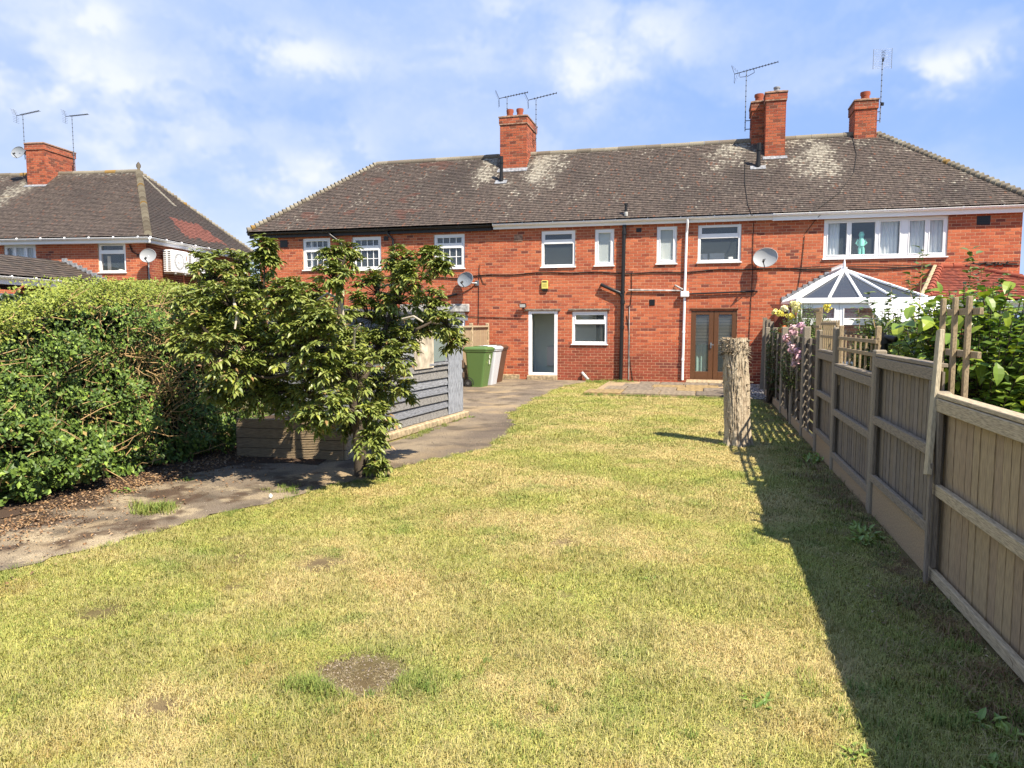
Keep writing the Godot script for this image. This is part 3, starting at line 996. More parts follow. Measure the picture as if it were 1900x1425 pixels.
func build_terrace() -> void:
	var h := thing("terraced_house", "long red brick terrace with a brown tiled hip roof across the garden end", "house", Vector3.ZERO)
	var TW := Transform3D(Basis(), Vector3(0, 0, ZF))
	var wins := [
		[-12.69, -11.69, 3.45, 4.49, {"transom": 4.12, "bars": true, "sash": true}],
		[-10.91, -9.90, 3.42, 4.48, {"transom": 4.12, "bars": true, "sash": true}],
		[-8.11, -7.10, 3.41, 4.47, {"transom": 4.12, "bars": true, "sash": true}],
		[-4.68, -3.65, 3.39, 4.47, {"transom": 4.13}],
		[-3.07, -2.50, 3.40, 4.47, {"glass": MAT.frosted, "sash": true}],
		[-1.28, -0.71, 3.42, 4.50, {"glass": MAT.frosted, "sash": true}],
		[-0.13, 1.05, 3.43, 4.52, {"transom": 4.16}],
		[3.19, 6.21, 3.46, 4.53, {"mullions": [[3.80, 3.86], [4.50, 4.57], [5.10, 5.28], [5.70, 5.76]], "sash": true}],
		[-3.73, -2.67, 1.09, 2.07, {"transom": 1.74}],
		[-9.2, -7.10, 0.9, 2.06, {"t": 0.09}]]
	var holes := []
	for w in wins:
		holes.append([w[0], w[1], w[2], w[3]])
	holes.append([-5.07, -4.17, 0.14, 2.09])
	holes.append([-0.27, 0.99, 0.10, 2.10])
	var wall := part("wall", h)
	var mb := MB.new()
	wall_panel(mb, TW, -14.3, 7.9, -0.05, 4.56, holes)
	# side and back walls, floors, inner walls
	for x in [-14.17, 7.77]:
		mb.box(Vector3(x, 2.25, -24.47), Vector3(0.26, 4.6, 5.8))
	mb.box(Vector3(-3.2, 2.25, -27.5), Vector3(22.2, 4.6, 0.25))
	obj("mortar", mb, MAT.mortar, wall)
	var singles := []
	var bm := MB.new()
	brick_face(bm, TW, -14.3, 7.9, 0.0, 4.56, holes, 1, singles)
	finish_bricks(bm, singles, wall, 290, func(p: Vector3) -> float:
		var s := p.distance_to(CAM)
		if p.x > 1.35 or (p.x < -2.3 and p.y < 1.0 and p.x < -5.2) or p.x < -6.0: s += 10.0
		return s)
	# interior
	var inn := part("interior", h)
	var im := MB.new()
	im.box(Vector3(-3.2, 2.62, -24.47), Vector3(21.6, 0.16, 5.7))
	im.box(Vector3(-3.2, 0.04, -24.47), Vector3(21.6, 0.1, 5.7))
	im.box(Vector3(-3.2, 4.62, -24.47), Vector3(21.6, 0.06, 5.7))
	for x in [-11.3, -9.0, -6.2, -5.75, -3.35, -1.9, 2.2]:
		im.box(Vector3(x, 3.65, -24.47), Vector3(0.1, 1.86, 5.7))
	for x in [-6.2, -1.5, 2.2]:
		im.box(Vector3(x, 1.3, -24.47), Vector3(0.1, 2.4, 5.7))
	im.box(Vector3(-3.2, 3.65, -24.6), Vector3(21.5, 1.86, 0.1))
	im.box(Vector3(0.4, 1.3, -25.0), Vector3(3.4, 2.4, 0.1))
	obj("room", im, MAT.room, inn)
	var hm := MB.new()
	hm.box(Vector3(-4.3, 1.3, -22.75), Vector3(2.2, 2.42, 0.08))
	hm.box(Vector3(-5.25, 1.3, -22.15), Vector3(0.08, 2.42, 1.12))
	hm.box(Vector3(-4.62, 0.2, -22.69), Vector3(0.9, 0.16, 0.03))
	obj("hall_wall", hm, MAT.hall, inn)
	var hp := MB.new()
	hp.cbox(Vector3(-4.46, 0.66, -22.66), Vector3(0.62, 0.62, 0.08), 0.01)
	obj("radiator", hp, MAT.hall_panel, inn)
	# windows
	for i in wins.size():
		var w: Array = wins[i]
		var o := window(h, w[0] + 0.004, w[1] - 0.004, w[2] + 0.004, w[3] - 0.004, ZF - 0.035, w[4])
		match i:
			0:
				drape(o, w[0] + 0.1, w[0] + 0.26, w[2] + 0.1, w[3] - 0.1, ZF - 0.25, MAT.curtain)
				o.set_meta("label", "Georgian-bar upstairs window nearest the left corner")
			2:
				drape(o, w[0] + 0.1, w[0] + 0.24, w[2] + 0.1, w[2] + 0.35, ZF - 0.22, MAT.aqua)
			4:
				drape(o, w[0] + 0.08, w[1] - 0.08, w[2] + 0.62, w[3] - 0.05, ZF - 0.18, MAT.curtain)
			5:
				drape(o, w[0] + 0.05, w[1] - 0.05, w[2] + 0.05, w[2] + 0.75, ZF - 0.16, MAT.lace)
			6:
				var bx := MB.new()
				bx.box(Vector3(0.42, 3.62, ZF - 0.9), Vector3(0.42, 0.3, 0.05))
				bx.box(Vector3(0.05, 3.6, ZF - 0.7), Vector3(0.2, 0.28, 0.04))
				obj("picture_frame", bx, MAT.curtain, o)
				var cat := MB.new()
				cat.cbox(Vector3(0.78, 3.55, ZF - 0.14), Vector3(0.14, 0.08, 0.05), 0.02)
				obj("ornament", cat, MAT.white_print, o)
			7:
				for q in [[3.26, 3.62], [4.60, 5.08], [5.30, 5.69], [5.78, 6.14]]:
					drape(o, q[0], q[1], 3.5, 4.5, ZF - 0.2, MAT.curtain, 30.0)
				# paper figure standing in the second light
				var fg := MB.new()
				fg.tube([Vector3(4.13, 3.55, ZF - 0.13), Vector3(4.12, 3.72, ZF - 0.13), Vector3(4.15, 3.86, ZF - 0.13)], [0.035, 0.04, 0.03], 8)
				fg.tube([Vector3(4.22, 3.55, ZF - 0.13), Vector3(4.21, 3.72, ZF - 0.13), Vector3(4.17, 3.86, ZF - 0.13)], [0.035, 0.04, 0.03], 8)
				fg.tube([Vector3(4.165, 3.80, ZF - 0.13), Vector3(4.165, 3.92, ZF - 0.13), Vector3(4.16, 4.04, ZF - 0.13)], [0.07, 0.085, 0.05], 10)
				fg.tube([Vector3(4.08, 3.97, ZF - 0.13), Vector3(4.03, 3.88, ZF - 0.13), Vector3(4.1, 3.81, ZF - 0.13)], [0.025, 0.025, 0.02], 6)
				fg.tube([Vector3(4.24, 3.97, ZF - 0.13), Vector3(4.29, 3.88, ZF - 0.13), Vector3(4.22, 3.81, ZF - 0.13)], [0.025, 0.025, 0.02], 6)
				fg.tube([Vector3(4.16, 4.03, ZF - 0.13), Vector3(4.16, 4.10, ZF - 0.13), Vector3(4.16, 4.18, ZF - 0.13)], [0.05, 0.075, 0.04], 10)
				obj("figurine", fg, MAT.aqua, o)
			8:
				o.set_meta("label", "white kitchen window beside the open back door")
	# stone lintels and lean edges
	for q in [[-5.19, -4.08], [-3.83, -2.60]]:
		var lm := MB.new()
		lm.cbox(Vector3((q[0] + q[1]) / 2, 2.12, ZF + 0.02), Vector3(q[1] - q[0], 0.05, 0.09), 0.008)
		obj("lintel", lm, MAT.concrete, h)
	var wl := MB.new()
	wl.cbox(Vector3(-8.1, 2.19, ZF + 0.03), Vector3(2.3, 0.24, 0.1), 0.015)
	obj("lintel", wl, MAT.cill, h)
	# open back door: frame and threshold
	var dr := part("doorway", h)
	dr.set_meta("label", "white door frame standing open onto a grey-green hall")
	var df := MB.new()
	bar(df, -5.07, -4.97, 0.14, 2.09, ZF - 0.1, ZF + 0.005)
	bar(df, -4.27, -4.17, 0.14, 2.09, ZF - 0.1, ZF + 0.005)
	bar(df, -4.97, -4.27, 2.01, 2.09, ZF - 0.1, ZF + 0.005)
	bar(df, -4.97, -4.27, 0.14, 0.22, ZF - 0.1, ZF + 0.005)
	obj("frame", df, MAT.upvc, dr)
	var th := MB.new()
	th.cbox(Vector3(-4.62, 0.07, ZF + 0.06), Vector3(0.92, 0.135, 0.2), 0.012)
	obj("threshold", th, MAT.step, dr)
	var plinth := MB.new()
	plinth.cbox(Vector3(-5.72, 0.075, ZF + 0.02), Vector3(0.75, 0.15, 0.05), 0.01)
	obj("render_plinth", plinth, MAT.step, h)
	# brown french doors
	for s in 2:
		var fd := part("french_door", h)
		var a: float = [-0.265, 0.365][s]
		var b: float = [0.355, 0.985][s]
		var fm := MB.new()
		bar(fm, a, a + 0.13, 0.10, 2.10, ZF - 0.1, ZF - 0.01)
		bar(fm, b - 0.13, b, 0.10, 2.10, ZF - 0.1, ZF - 0.01)
		bar(fm, a + 0.13, b - 0.13, 1.96, 2.10, ZF - 0.1, ZF - 0.01)
		bar(fm, a + 0.13, b - 0.13, 0.10, 0.33, ZF - 0.1, ZF - 0.01)
		obj("frame", fm, MAT.brown_door, fd)
		var gm := MB.new()
		gm.box(Vector3((a + b) / 2, 1.145, ZF - 0.06), Vector3(b - a - 0.25, 1.64, 0.008))
		obj("pane", gm, MAT.glass, fd)
		if s == 0:
			var hd := MB.new()
			hd.cbox(Vector3(b - 0.06, 1.08, ZF + 0.01), Vector3(0.04, 0.16, 0.02), 0.006)
			hd.cbox(Vector3(b - 0.03, 1.1, ZF + 0.045), Vector3(0.1, 0.02, 0.02), 0.005)
			obj("handle", hd, MAT.alu, fd)
			drape(fd, -0.12, 0.2, 0.3, 1.1, ZF - 0.6, MAT.curtain_teal)
		var bl := MB.new()
		for k in 9:
			bl.box(Vector3((a + b) / 2, 1.88 - k * 0.095, ZF - 0.8), Vector3(b - a - 0.2, 0.085, 0.008))
		obj("blind", bl, MAT.lace, fd)
	var rt := MB.new()
	rt.tube([Vector3(0.62, 1.0, ZF - 0.35), Vector3(0.62, 1.25, ZF - 0.35)], [0.035, 0.02], 8)
	obj("candle", rt, MAT.dark_red, inn)
	var dh := MB.new()
	dh.cbox(Vector3(0.36, 2.125, ZF + 0.012), Vector3(1.32, 0.035, 0.04), 0.006)
	obj("drip_bar", dh, MAT.brown_door, h)
	# roof
	var roof := part("roof", h)
	var ang := atan2(2.70, 3.22)
	var len_ := sqrt(2.70 * 2.70 + 3.22 * 3.22)
	var TR := Transform3D(Basis(Vector3.RIGHT, Vector3(0, sin(ang), -cos(ang)), Vector3(0, cos(ang), sin(ang))), Vector3(0, 4.71, -21.07))
	var tm := MB.new()
	var ts := []
	var lu := func(v: float) -> float: return -14.65 + v / len_ * 3.25
	var ru := func(v: float) -> float: return 8.25 - v / len_ * 3.25
	tile_slope(tm, TR, len_, lu, ru, main_roof_color, ts)
	finish_tiles(tm, TR, ts, roof, 290, main_roof_color)
	var sh := MB.new()
	var e0 := TR * Vector3(-14.65, 0, 0)
	var e1 := TR * Vector3(8.25, 0, 0)
	var r0 := Vector3(-11.40, 7.41, -24.29)
	var r1 := Vector3(5.0, 7.41, -24.29)
	var f0 := Vector3(-14.65, 4.71, -27.5)
	var f1 := Vector3(8.25, 4.71, -27.5)
	sh.face(e0, e1, r1, r0)
	sh.face(f1, f0, r0, r1)
	sh.tri(f0, e0, r0)
	sh.tri(e1, f1, r1)
	sh.face(f0 - Vector3(0, 0.03, 0), f1 - Vector3(0, 0.03, 0), e1 - Vector3(0, 0.03, 0), e0 - Vector3(0, 0.03, 0))
	obj("underlay", sh, MAT.under, roof)
	ridge_run(roof, "ridge_tile", r0 + Vector3(0, 0.0, 0), r1, 0.11, 0.45, false)
	ridge_run(roof, "hip_tile", e0 + Vector3(0.06, 0.05, 0), r0 + Vector3(0, 0.01, 0), 0.09, 0.15, true)
	ridge_run(roof, "hip_tile", e1 + Vector3(-0.06, 0.05, 0), r1 + Vector3(0, 0.01, 0), 0.09, 0.15, true)
	# gutters: black on the left house, white on the others
	gutter_run(h, -14.6, -6.2, 4.67, -21.12, MAT.black, 0.13, -21.19)
	gutter_run(h, -6.15, 1.85, 4.69, -21.12, MAT.upvc, 0.12, -21.185)
	gutter_run(h, 1.85, 8.2, 4.69, -21.11, MAT.upvc, 0.15, -21.16)
	var sf := MB.new()
	sf.box(Vector3(-10.4, 4.57, -21.26), Vector3(8.4, 0.03, 0.15))
	obj("soffit", sf, MAT.black, h)
	var sf2 := MB.new()
	sf2.box(Vector3(1.0, 4.57, -21.255), Vector3(14.3, 0.03, 0.13))
	obj("soffit", sf2, MAT.upvc_old, h)
	# chimneys
	chimney(h, -6.15, 0.92, -23.6, -25.05, 6.75, 8.52, "broad chimney with two clay pots left of centre", 2)
	chimney(h, 2.055, 0.58, -23.48, -24.05, 6.6, 8.62, "tall slim front stack of the paired chimney", 3)
	chimney(h, 1.62, 0.44, -24.1, -25.0, 6.9, 8.55, "rear stack of the paired chimney", 1)
	chimney(h, 4.66, 0.62, -24.05, -24.95, 7.2, 8.36, "short chimney at the right end of the ridge", 1)
	# lead flashings
	var fl := MB.new()
	fl.cbox(TR * Vector3(-6.15, len_ * 0.755, 0.045), Vector3(1.02, 0.22, 0.02), 0.006, Color.WHITE, TR.basis)
	fl.cbox(TR * Vector3(2.055, len_ * 0.72, 0.045), Vector3(0.70, 0.16, 0.02), 0.006, Color.WHITE, TR.basis)
	fl.cbox(TR * Vector3(-6.38, len_ * 0.575, 0.045), Vector3(0.40, 0.22, 0.02), 0.006, Color.WHITE, TR.basis)
	fl.cbox(TR * Vector3(1.55, len_ * 0.59, 0.045), Vector3(0.44, 0.20, 0.02), 0.006, Color.WHITE, TR.basis)
	obj("flashing", fl, MAT.lead, roof)
	# roof vents
	for q in [[-6.38, 0.585, 0.80, 0.055], [1.55, 0.60, 0.70, 0.06]]:
		var b0: Vector3 = TR * Vector3(q[0], len_ * q[1], 0.03)
		pipe(roof, "vent_pipe", [b0, b0 + Vector3(0.02, q[2], 0.02)], q[3], MAT.black, [[b0 + Vector3(0, 0.02, 0), b0 + Vector3(0, 0.14, 0)], [b0 + Vector3(0.012, q[2] - 0.22, 0.013), b0 + Vector3(0.015, q[2] - 0.17, 0.015)]])
	var b3 := TR * Vector3(-2.15, 0.1, 0.02)
	pipe(roof, "vent_pipe", [b3, b3 + Vector3(0, 0.12, 0)], 0.055, MAT.upvc_old)
	pipe(roof, "vent_pipe", [b3 + Vector3(0, 0.12, 0), b3 + Vector3(0, 0.33, 0)], 0.04, MAT.black, [[b3 + Vector3(0, 0.31, 0), b3 + Vector3(0, 0.36, 0)]])
	# soil stack and downpipes
	var px := -2.2
	pipe(h, "soil_pipe", [Vector3(px, 4.55, ZF + 0.10), Vector3(px - 0.05, 0.0, ZF + 0.10)], 0.055, MAT.black, [[Vector3(px, 4.36, ZF + 0.1), Vector3(px, 4.28, ZF + 0.1)], [Vector3(px - 0.02, 2.66, ZF + 0.1), Vector3(px - 0.02, 2.6, ZF + 0.1)], [Vector3(px - 0.02, 2.38, ZF + 0.1), Vector3(px - 0.02, 2.28, ZF + 0.1)], [Vector3(px - 0.03, 1.64, ZF + 0.1), Vector3(px - 0.03, 1.54, ZF + 0.1)]])
	pipe(h, "branch_pipe", [Vector3(-2.86, 2.85, ZF - 0.05), Vector3(-2.84, 2.84, ZF + 0.10), Vector3(-2.45, 2.66, ZF + 0.10), Vector3(-2.3, 2.6, ZF + 0.10), Vector3(px - 0.02, 2.45, ZF + 0.10)], 0.05, MAT.black)
	pipe(h, "downpipe", [Vector3(-0.42, 4.64, ZF + 0.19), Vector3(-0.42, 4.50, ZF + 0.17), Vector3(-0.43, 4.36, ZF + 0.06), Vector3(-0.44, 4.25, ZF + 0.06), Vector3(-0.46, 2.62, ZF + 0.06)], 0.036, MAT.upvc)
	pipe(h, "downpipe", [Vector3(-0.46, 2.45, ZF + 0.06), Vector3(-0.48, 0.08, ZF + 0.06)], 0.036, MAT.upvc, [[Vector3(-0.47, 1.5, ZF + 0.06), Vector3(-0.47, 1.44, ZF + 0.06)], [Vector3(-0.48, 0.7, ZF + 0.06), Vector3(-0.48, 0.64, ZF + 0.06)]])
	var hp2 := MB.new()
	hp2.cbox(Vector3(-0.46, 2.54, ZF + 0.085), Vector3(0.24, 0.16, 0.15), 0.02)
	obj("hopper", hp2, MAT.upvc, h)
	pipe(h, "waste_pipe", [Vector3(-2.06, 2.68, ZF + 0.05), Vector3(-0.55, 2.645, ZF + 0.05)], 0.024, MAT.upvc_old)
	pipe(h, "waste_pipe", [Vector3(-0.74, 2.80, ZF - 0.05), Vector3(-0.73, 2.80, ZF + 0.06), Vector3(-0.52, 2.68, ZF + 0.07)], 0.024, MAT.upvc_old)
	pipe(h, "waste_pipe", [Vector3(-0.36, 2.55, ZF + 0.05), Vector3(1.5, 2.61, ZF + 0.05), Vector3(1.52, 2.61, ZF - 0.05)], 0.024, MAT.black)
	pipe(h, "downpipe", [Vector3(-11.62, 4.64, ZF + 0.17), Vector3(-11.6, 4.55, ZF + 0.17), Vector3(-11.25, 4.28, ZF + 0.08), Vector3(-11.24, 4.15, ZF + 0.08), Vector3(-11.25, 0.0, ZF + 0.08)], 0.05, MAT.black)
	pipe(h, "downpipe", [Vector3(-9.62, 4.64, ZF + 0.17), Vector3(-9.6, 4.52, ZF + 0.15), Vector3(-9.46, 4.36, ZF + 0.06), Vector3(-9.46, 0.0, ZF + 0.06)], 0.036, MAT.black)
	pipe(h, "waste_pipe", [Vector3(-8.3, 2.42, ZF + 0.05), Vector3(-7.35, 2.62, ZF + 0.05)], 0.03, MAT.black)
	# air bricks and vents
	for q in [[-5.385, 4.28, 0.26, 0.2, MAT.mortar_dark], [-1.79, 4.40, 0.15, 0.12, MAT.black], [-1.38, 2.315, 0.16, 0.17, MAT.black], [7.015, 4.365, 0.31, 0.23, MAT.black], [-13.38, 4.33, 0.28, 0.24, MAT.black], [-9.72, 4.40, 0.16, 0.14, MAT.black]]:
		var vb := MB.new()
		vb.cbox(Vector3(q[0], q[1], ZF + 0.006), Vector3(q[2], q[3], 0.02), 0.004)
		for k in 5:
			vb.box(Vector3(q[0], q[1] - q[3] * 0.4 + k * q[3] * 0.2, ZF + 0.018), Vector3(q[2] * 0.85, q[3] * 0.06, 0.008))
		obj("air_vent", vb, q[4], h)
	# cables clipped along the wall
	var cp := []
	for i in 60:
		var x := lerpf(-10.2, 7.88, i / 59.0)
		cp.append(Vector3(x, 3.2 + 0.03 * sin(x * 1.1) + 0.02 * sin(x * 3.7) - (0.05 if x < -6.9 else 0.0), ZF + 0.025))
	pipe(h, "cable", cp, 0.014, MAT.cable)
	var cq := []
	for i in 40:
		var x := lerpf(1.4, 7.86, i / 39.0)
		cq.append(Vector3(x, 3.26 + 0.03 * sin(x * 1.7 + 1.0), ZF + 0.03))
	pipe(h, "cable", cq, 0.010, MAT.cable)
	var knot := MB.new()
	for i in 12:
		var x := 6.75 + i * 0.07
		knot.tube([Vector3(x, 3.22 + 0.04 * sin(i * 2.1), ZF + 0.03), Vector3(x + 0.09, 3.25 + 0.04 * cos(i * 1.7), ZF + 0.045)], [0.02, 0.025], 6)
	obj("cable_joint", knot, MAT.cable, h)
	for q in [[Vector3(-6.62, 3.5, 0), Vector3(-6.64, 3.0, 0), Vector3(-6.66, 1.7, 0)], [Vector3(1.36, 4.5, 0), Vector3(1.37, 3.2, 0), Vector3(1.33, 1.4, 0), Vector3(1.3, 0.1, 0)], [Vector3(-6.62, 3.25, 0), Vector3(-6.5, 2.95, 0), Vector3(-6.4, 2.92, 0)], [Vector3(-1.98, 3.2, 0), Vector3(-1.97, 2.6, 0), Vector3(-2.0, 2.25, 0), Vector3(-2.08, 2.2, 0)], [Vector3(-2.1, 1.95, 0), Vector3(-2.0, 1.3, 0), Vector3(-2.02, 0.8, 0), Vector3(-1.9, 0.02, 0)], [Vector3(-5.1, 1.86, 0), Vector3(-7.2, 1.93, 0)], [Vector3(2.7, 4.1, 0), Vector3(2.65, 3.3, 0), Vector3(2.55, 2.5, 0)], [Vector3(2.7, 4.15, 0), Vector3(2.95, 4.5, 0), Vector3(3.05, 4.62, 0.2)]]:
		var w2 := []
		for p in q:
			w2.append(p + Vector3(0, 0, ZF + 0.02))
		pipe(h, "wire", w2, 0.008, MAT.cable)
	pipe(h, "wire", [Vector3(-2.03, 2.2, ZF + 0.02), Vector3(-2.02, 0.05, ZF + 0.02)], 0.011, MAT.upvc_old)
	# wires hanging down the roof
	for q in [[[1.2, 0.72], [1.15, 0.4], [1.2, 0.1], [1.3, -0.04]], [[4.32, 0.98], [4.3, 0.7], [4.1, 0.45], [3.6, 0.2], [3.0, 0.02]]]:
		var wp := []
		for i in 24:
			var t: float = i / 23.0 * (q.size() - 1)
			var k := mini(int(t), q.size() - 2)
			var a := Vector2(q[k][0], q[k][1])
			var b := Vector2(q[k + 1][0], q[k + 1][1])
			var pnt := a.lerp(b, smoothstep(0.0, 1.0, t - k) * 0.5 + (t - k) * 0.5)
			wp.append(TR * Vector3(pnt.x, pnt.y * len_, 0.05))
		pipe(roof, "wire", wp, 0.009, MAT.cable)
	# alarm and lamp
	var al := thing("alarm_box", "yellow burglar alarm box on the brick wall above the open door", "alarm", Vector3(-4.56, 2.84, ZF + 0.012))
	var ab := MB.new()
	ab.cbox(Vector3(0, 0.03, 0.03), Vector3(0.2, 0.25, 0.06), 0.012)
	obj("cover", ab, MAT.yellow, al)
	var ab2 := MB.new()
	ab2.cbox(Vector3(0, -0.125, 0.026), Vector3(0.19, 0.06, 0.052), 0.012)
	ab2.box(Vector3(0, 0.12, 0.062), Vector3(0.13, 0.035, 0.004))
	obj("strobe", ab2, MAT.black, al)
	var pl := MB.new()
	for k in 2:
		pl.box(Vector3(0, 0.03 - k * 0.04, 0.061), Vector3(0.12, 0.012, 0.003))
	obj("print", pl, mat("8f8a3a", 0.6), al)
	var fo := thing("floodlight", "small black security floodlight fixed beside the back door lintel", "light", Vector3(-5.22, 2.16, ZF + 0.01))
	var fb_ := MB.new()
	fb_.cbox(Vector3(0, 0.09, 0.1), Vector3(0.2, 0.12, 0.08), 0.01, Color.WHITE, Basis(Vector3.RIGHT, 0.25))
	fb_.box(Vector3(0, 0.01, 0.04), Vector3(0.05, 0.05, 0.08))
	fb_.tube([Vector3(0.02, 0.0, 0.03), Vector3(0.06, -0.08, 0.02), Vector3(0.01, -0.12, 0.02), Vector3(-0.02, -0.06, 0.015)], [0.007], 5)
	obj("body", fb_, MAT.black, fo)
	var fg2 := MB.new()
	fg2.box(Vector3(0, 0.083, 0.145), Vector3(0.17, 0.09, 0.008), Color.WHITE, Basis(Vector3.RIGHT, 0.25))
	obj("glass", fg2, mat("c9cdc8", 0.2), fo)
	# broken white drain offcut leaning at the wall foot
	var dp := thing("pipe_offcut", "short white plastic pipe offcut leaning on the wall below the kitchen window", "pipe", Vector3(-3.3, 0, ZF))
	var dm := MB.new()
	dm.tube([Vector3(-0.1, 0.24, 0.05), Vector3(0.12, 0.04, 0.26)], [0.045, 0.045], 10)
	obj("tube", dm, MAT.upvc_old, dp)

func chimney(h: Node3D, cx: float, w: float, zf: float, zb: float, y0: float, y1: float, label: String, pots: int) -> void:
	var c := part("chimney", h)
	c.set_meta("label", label)
	var mb := MB.new()
	var d := zf - zb
	mb.box(Vector3(cx, (y0 + y1) / 2, (zf + zb) / 2), Vector3(w - 0.02, y1 - y0, d - 0.02))
	mb.box(Vector3(cx, y1 + 0.02, (zf + zb) / 2), Vector3(w + 0.08, 0.04, d + 0.08))
	obj("mortar", mb, MAT.mortar_dark, c)
	var bm := MB.new()
	var nul := []
	for s in 4:
		var T: Transform3D
		var ww := w
		match s:
			0: T = Transform3D(Basis(), Vector3(cx - w / 2, 0, zf - 0.01))
			1:
				T = Transform3D(Basis(Vector3.UP, PI / 2), Vector3(cx + w / 2 - 0.01, 0, zf))
				ww = d
			2:
				T = Transform3D(Basis(Vector3.UP, -PI / 2), Vector3(cx - w / 2 + 0.01, 0, zb))
				ww = d
			3: T = Transform3D(Basis(Vector3.UP, PI), Vector3(cx + w / 2, 0, zb + 0.01))
		var y := y0
		var r := 0
		while y < y1 - 0.01:
			var out := 0.0
			if y > y1 - 0.26: out = 0.028
			var To := T * Transform3D(Basis(), Vector3(0, 0, out))
			var x := -0.1125 * (r % 2)
			while x < ww - 0.01:
				var a := maxf(x, -out)
				if x <= 0.0: a = -out
				var b := minf(x + 0.215, ww + out)
				if x + 0.225 >= ww - 0.02: b = ww + out
				x += 0.225
				if b - a < 0.03: continue
				add_brick(bm, To, a, b, y, 0.073, 0.004, brick_tone(x, y, 2).lerp(L("4a3a32"), 0.55 if (rng.randf() < 0.12 or (y > y1 - 0.1)) else 0.0))
			y += 0.083
			r += 1
	var o := obj("brickwork", bm, MAT.brick, c)
	o.set_meta("kind", "stuff")
	# corbelled head in mortar so no gap shows behind the projecting courses
	var hm := MB.new()
	hm.box(Vector3(cx, y1 - 0.12, (zf + zb) / 2), Vector3(w + 0.04, 0.22, d + 0.04))
	hm.cbox(Vector3(cx, y1 + 0.05, (zf + zb) / 2), Vector3(w - 0.06, 0.05, d - 0.06), 0.02)
	obj("head", hm, MAT.mortar_dark, c)
	var spots := []
	if pots == 2: spots = [[-0.16, -0.2, 0.11], [0.18, -0.2, 0.11]]
	elif pots == 1: spots = [[0.0, -0.22, 0.13]]
	for p in spots:
		var pm := MB.new()
		var b := Vector3(cx + p[0], y1 + 0.04, zf + p[1])
		pm.tube([b, b + Vector3(0, 0.06, 0), b + Vector3(0, 0.15, 0), b + Vector3(0, 0.19, 0), b + Vector3(0, 0.26, 0)], [p[2] * 0.95, p[2] * 0.95, p[2] * 0.9, p[2] * 1.12, p[2] * 1.08], 16, L("a4583f"))
		obj("chimney_pot", pm, MAT.brick, c)
	if pots == 3:
		var pm2 := MB.new()
		var b2 := Vector3(cx + 0.03, y1 + 0.04, zf - 0.25)
		pm2.tube([b2, b2 + Vector3(0, 0.18, 0)], [0.085, 0.085], 14)
		pm2.tube([b2 + Vector3(0, 0.15, 0), b2 + Vector3(0, 0.19, 0)], [0.10, 0.10], 14)
		obj("flue_cap", pm2, MAT.lead, c)

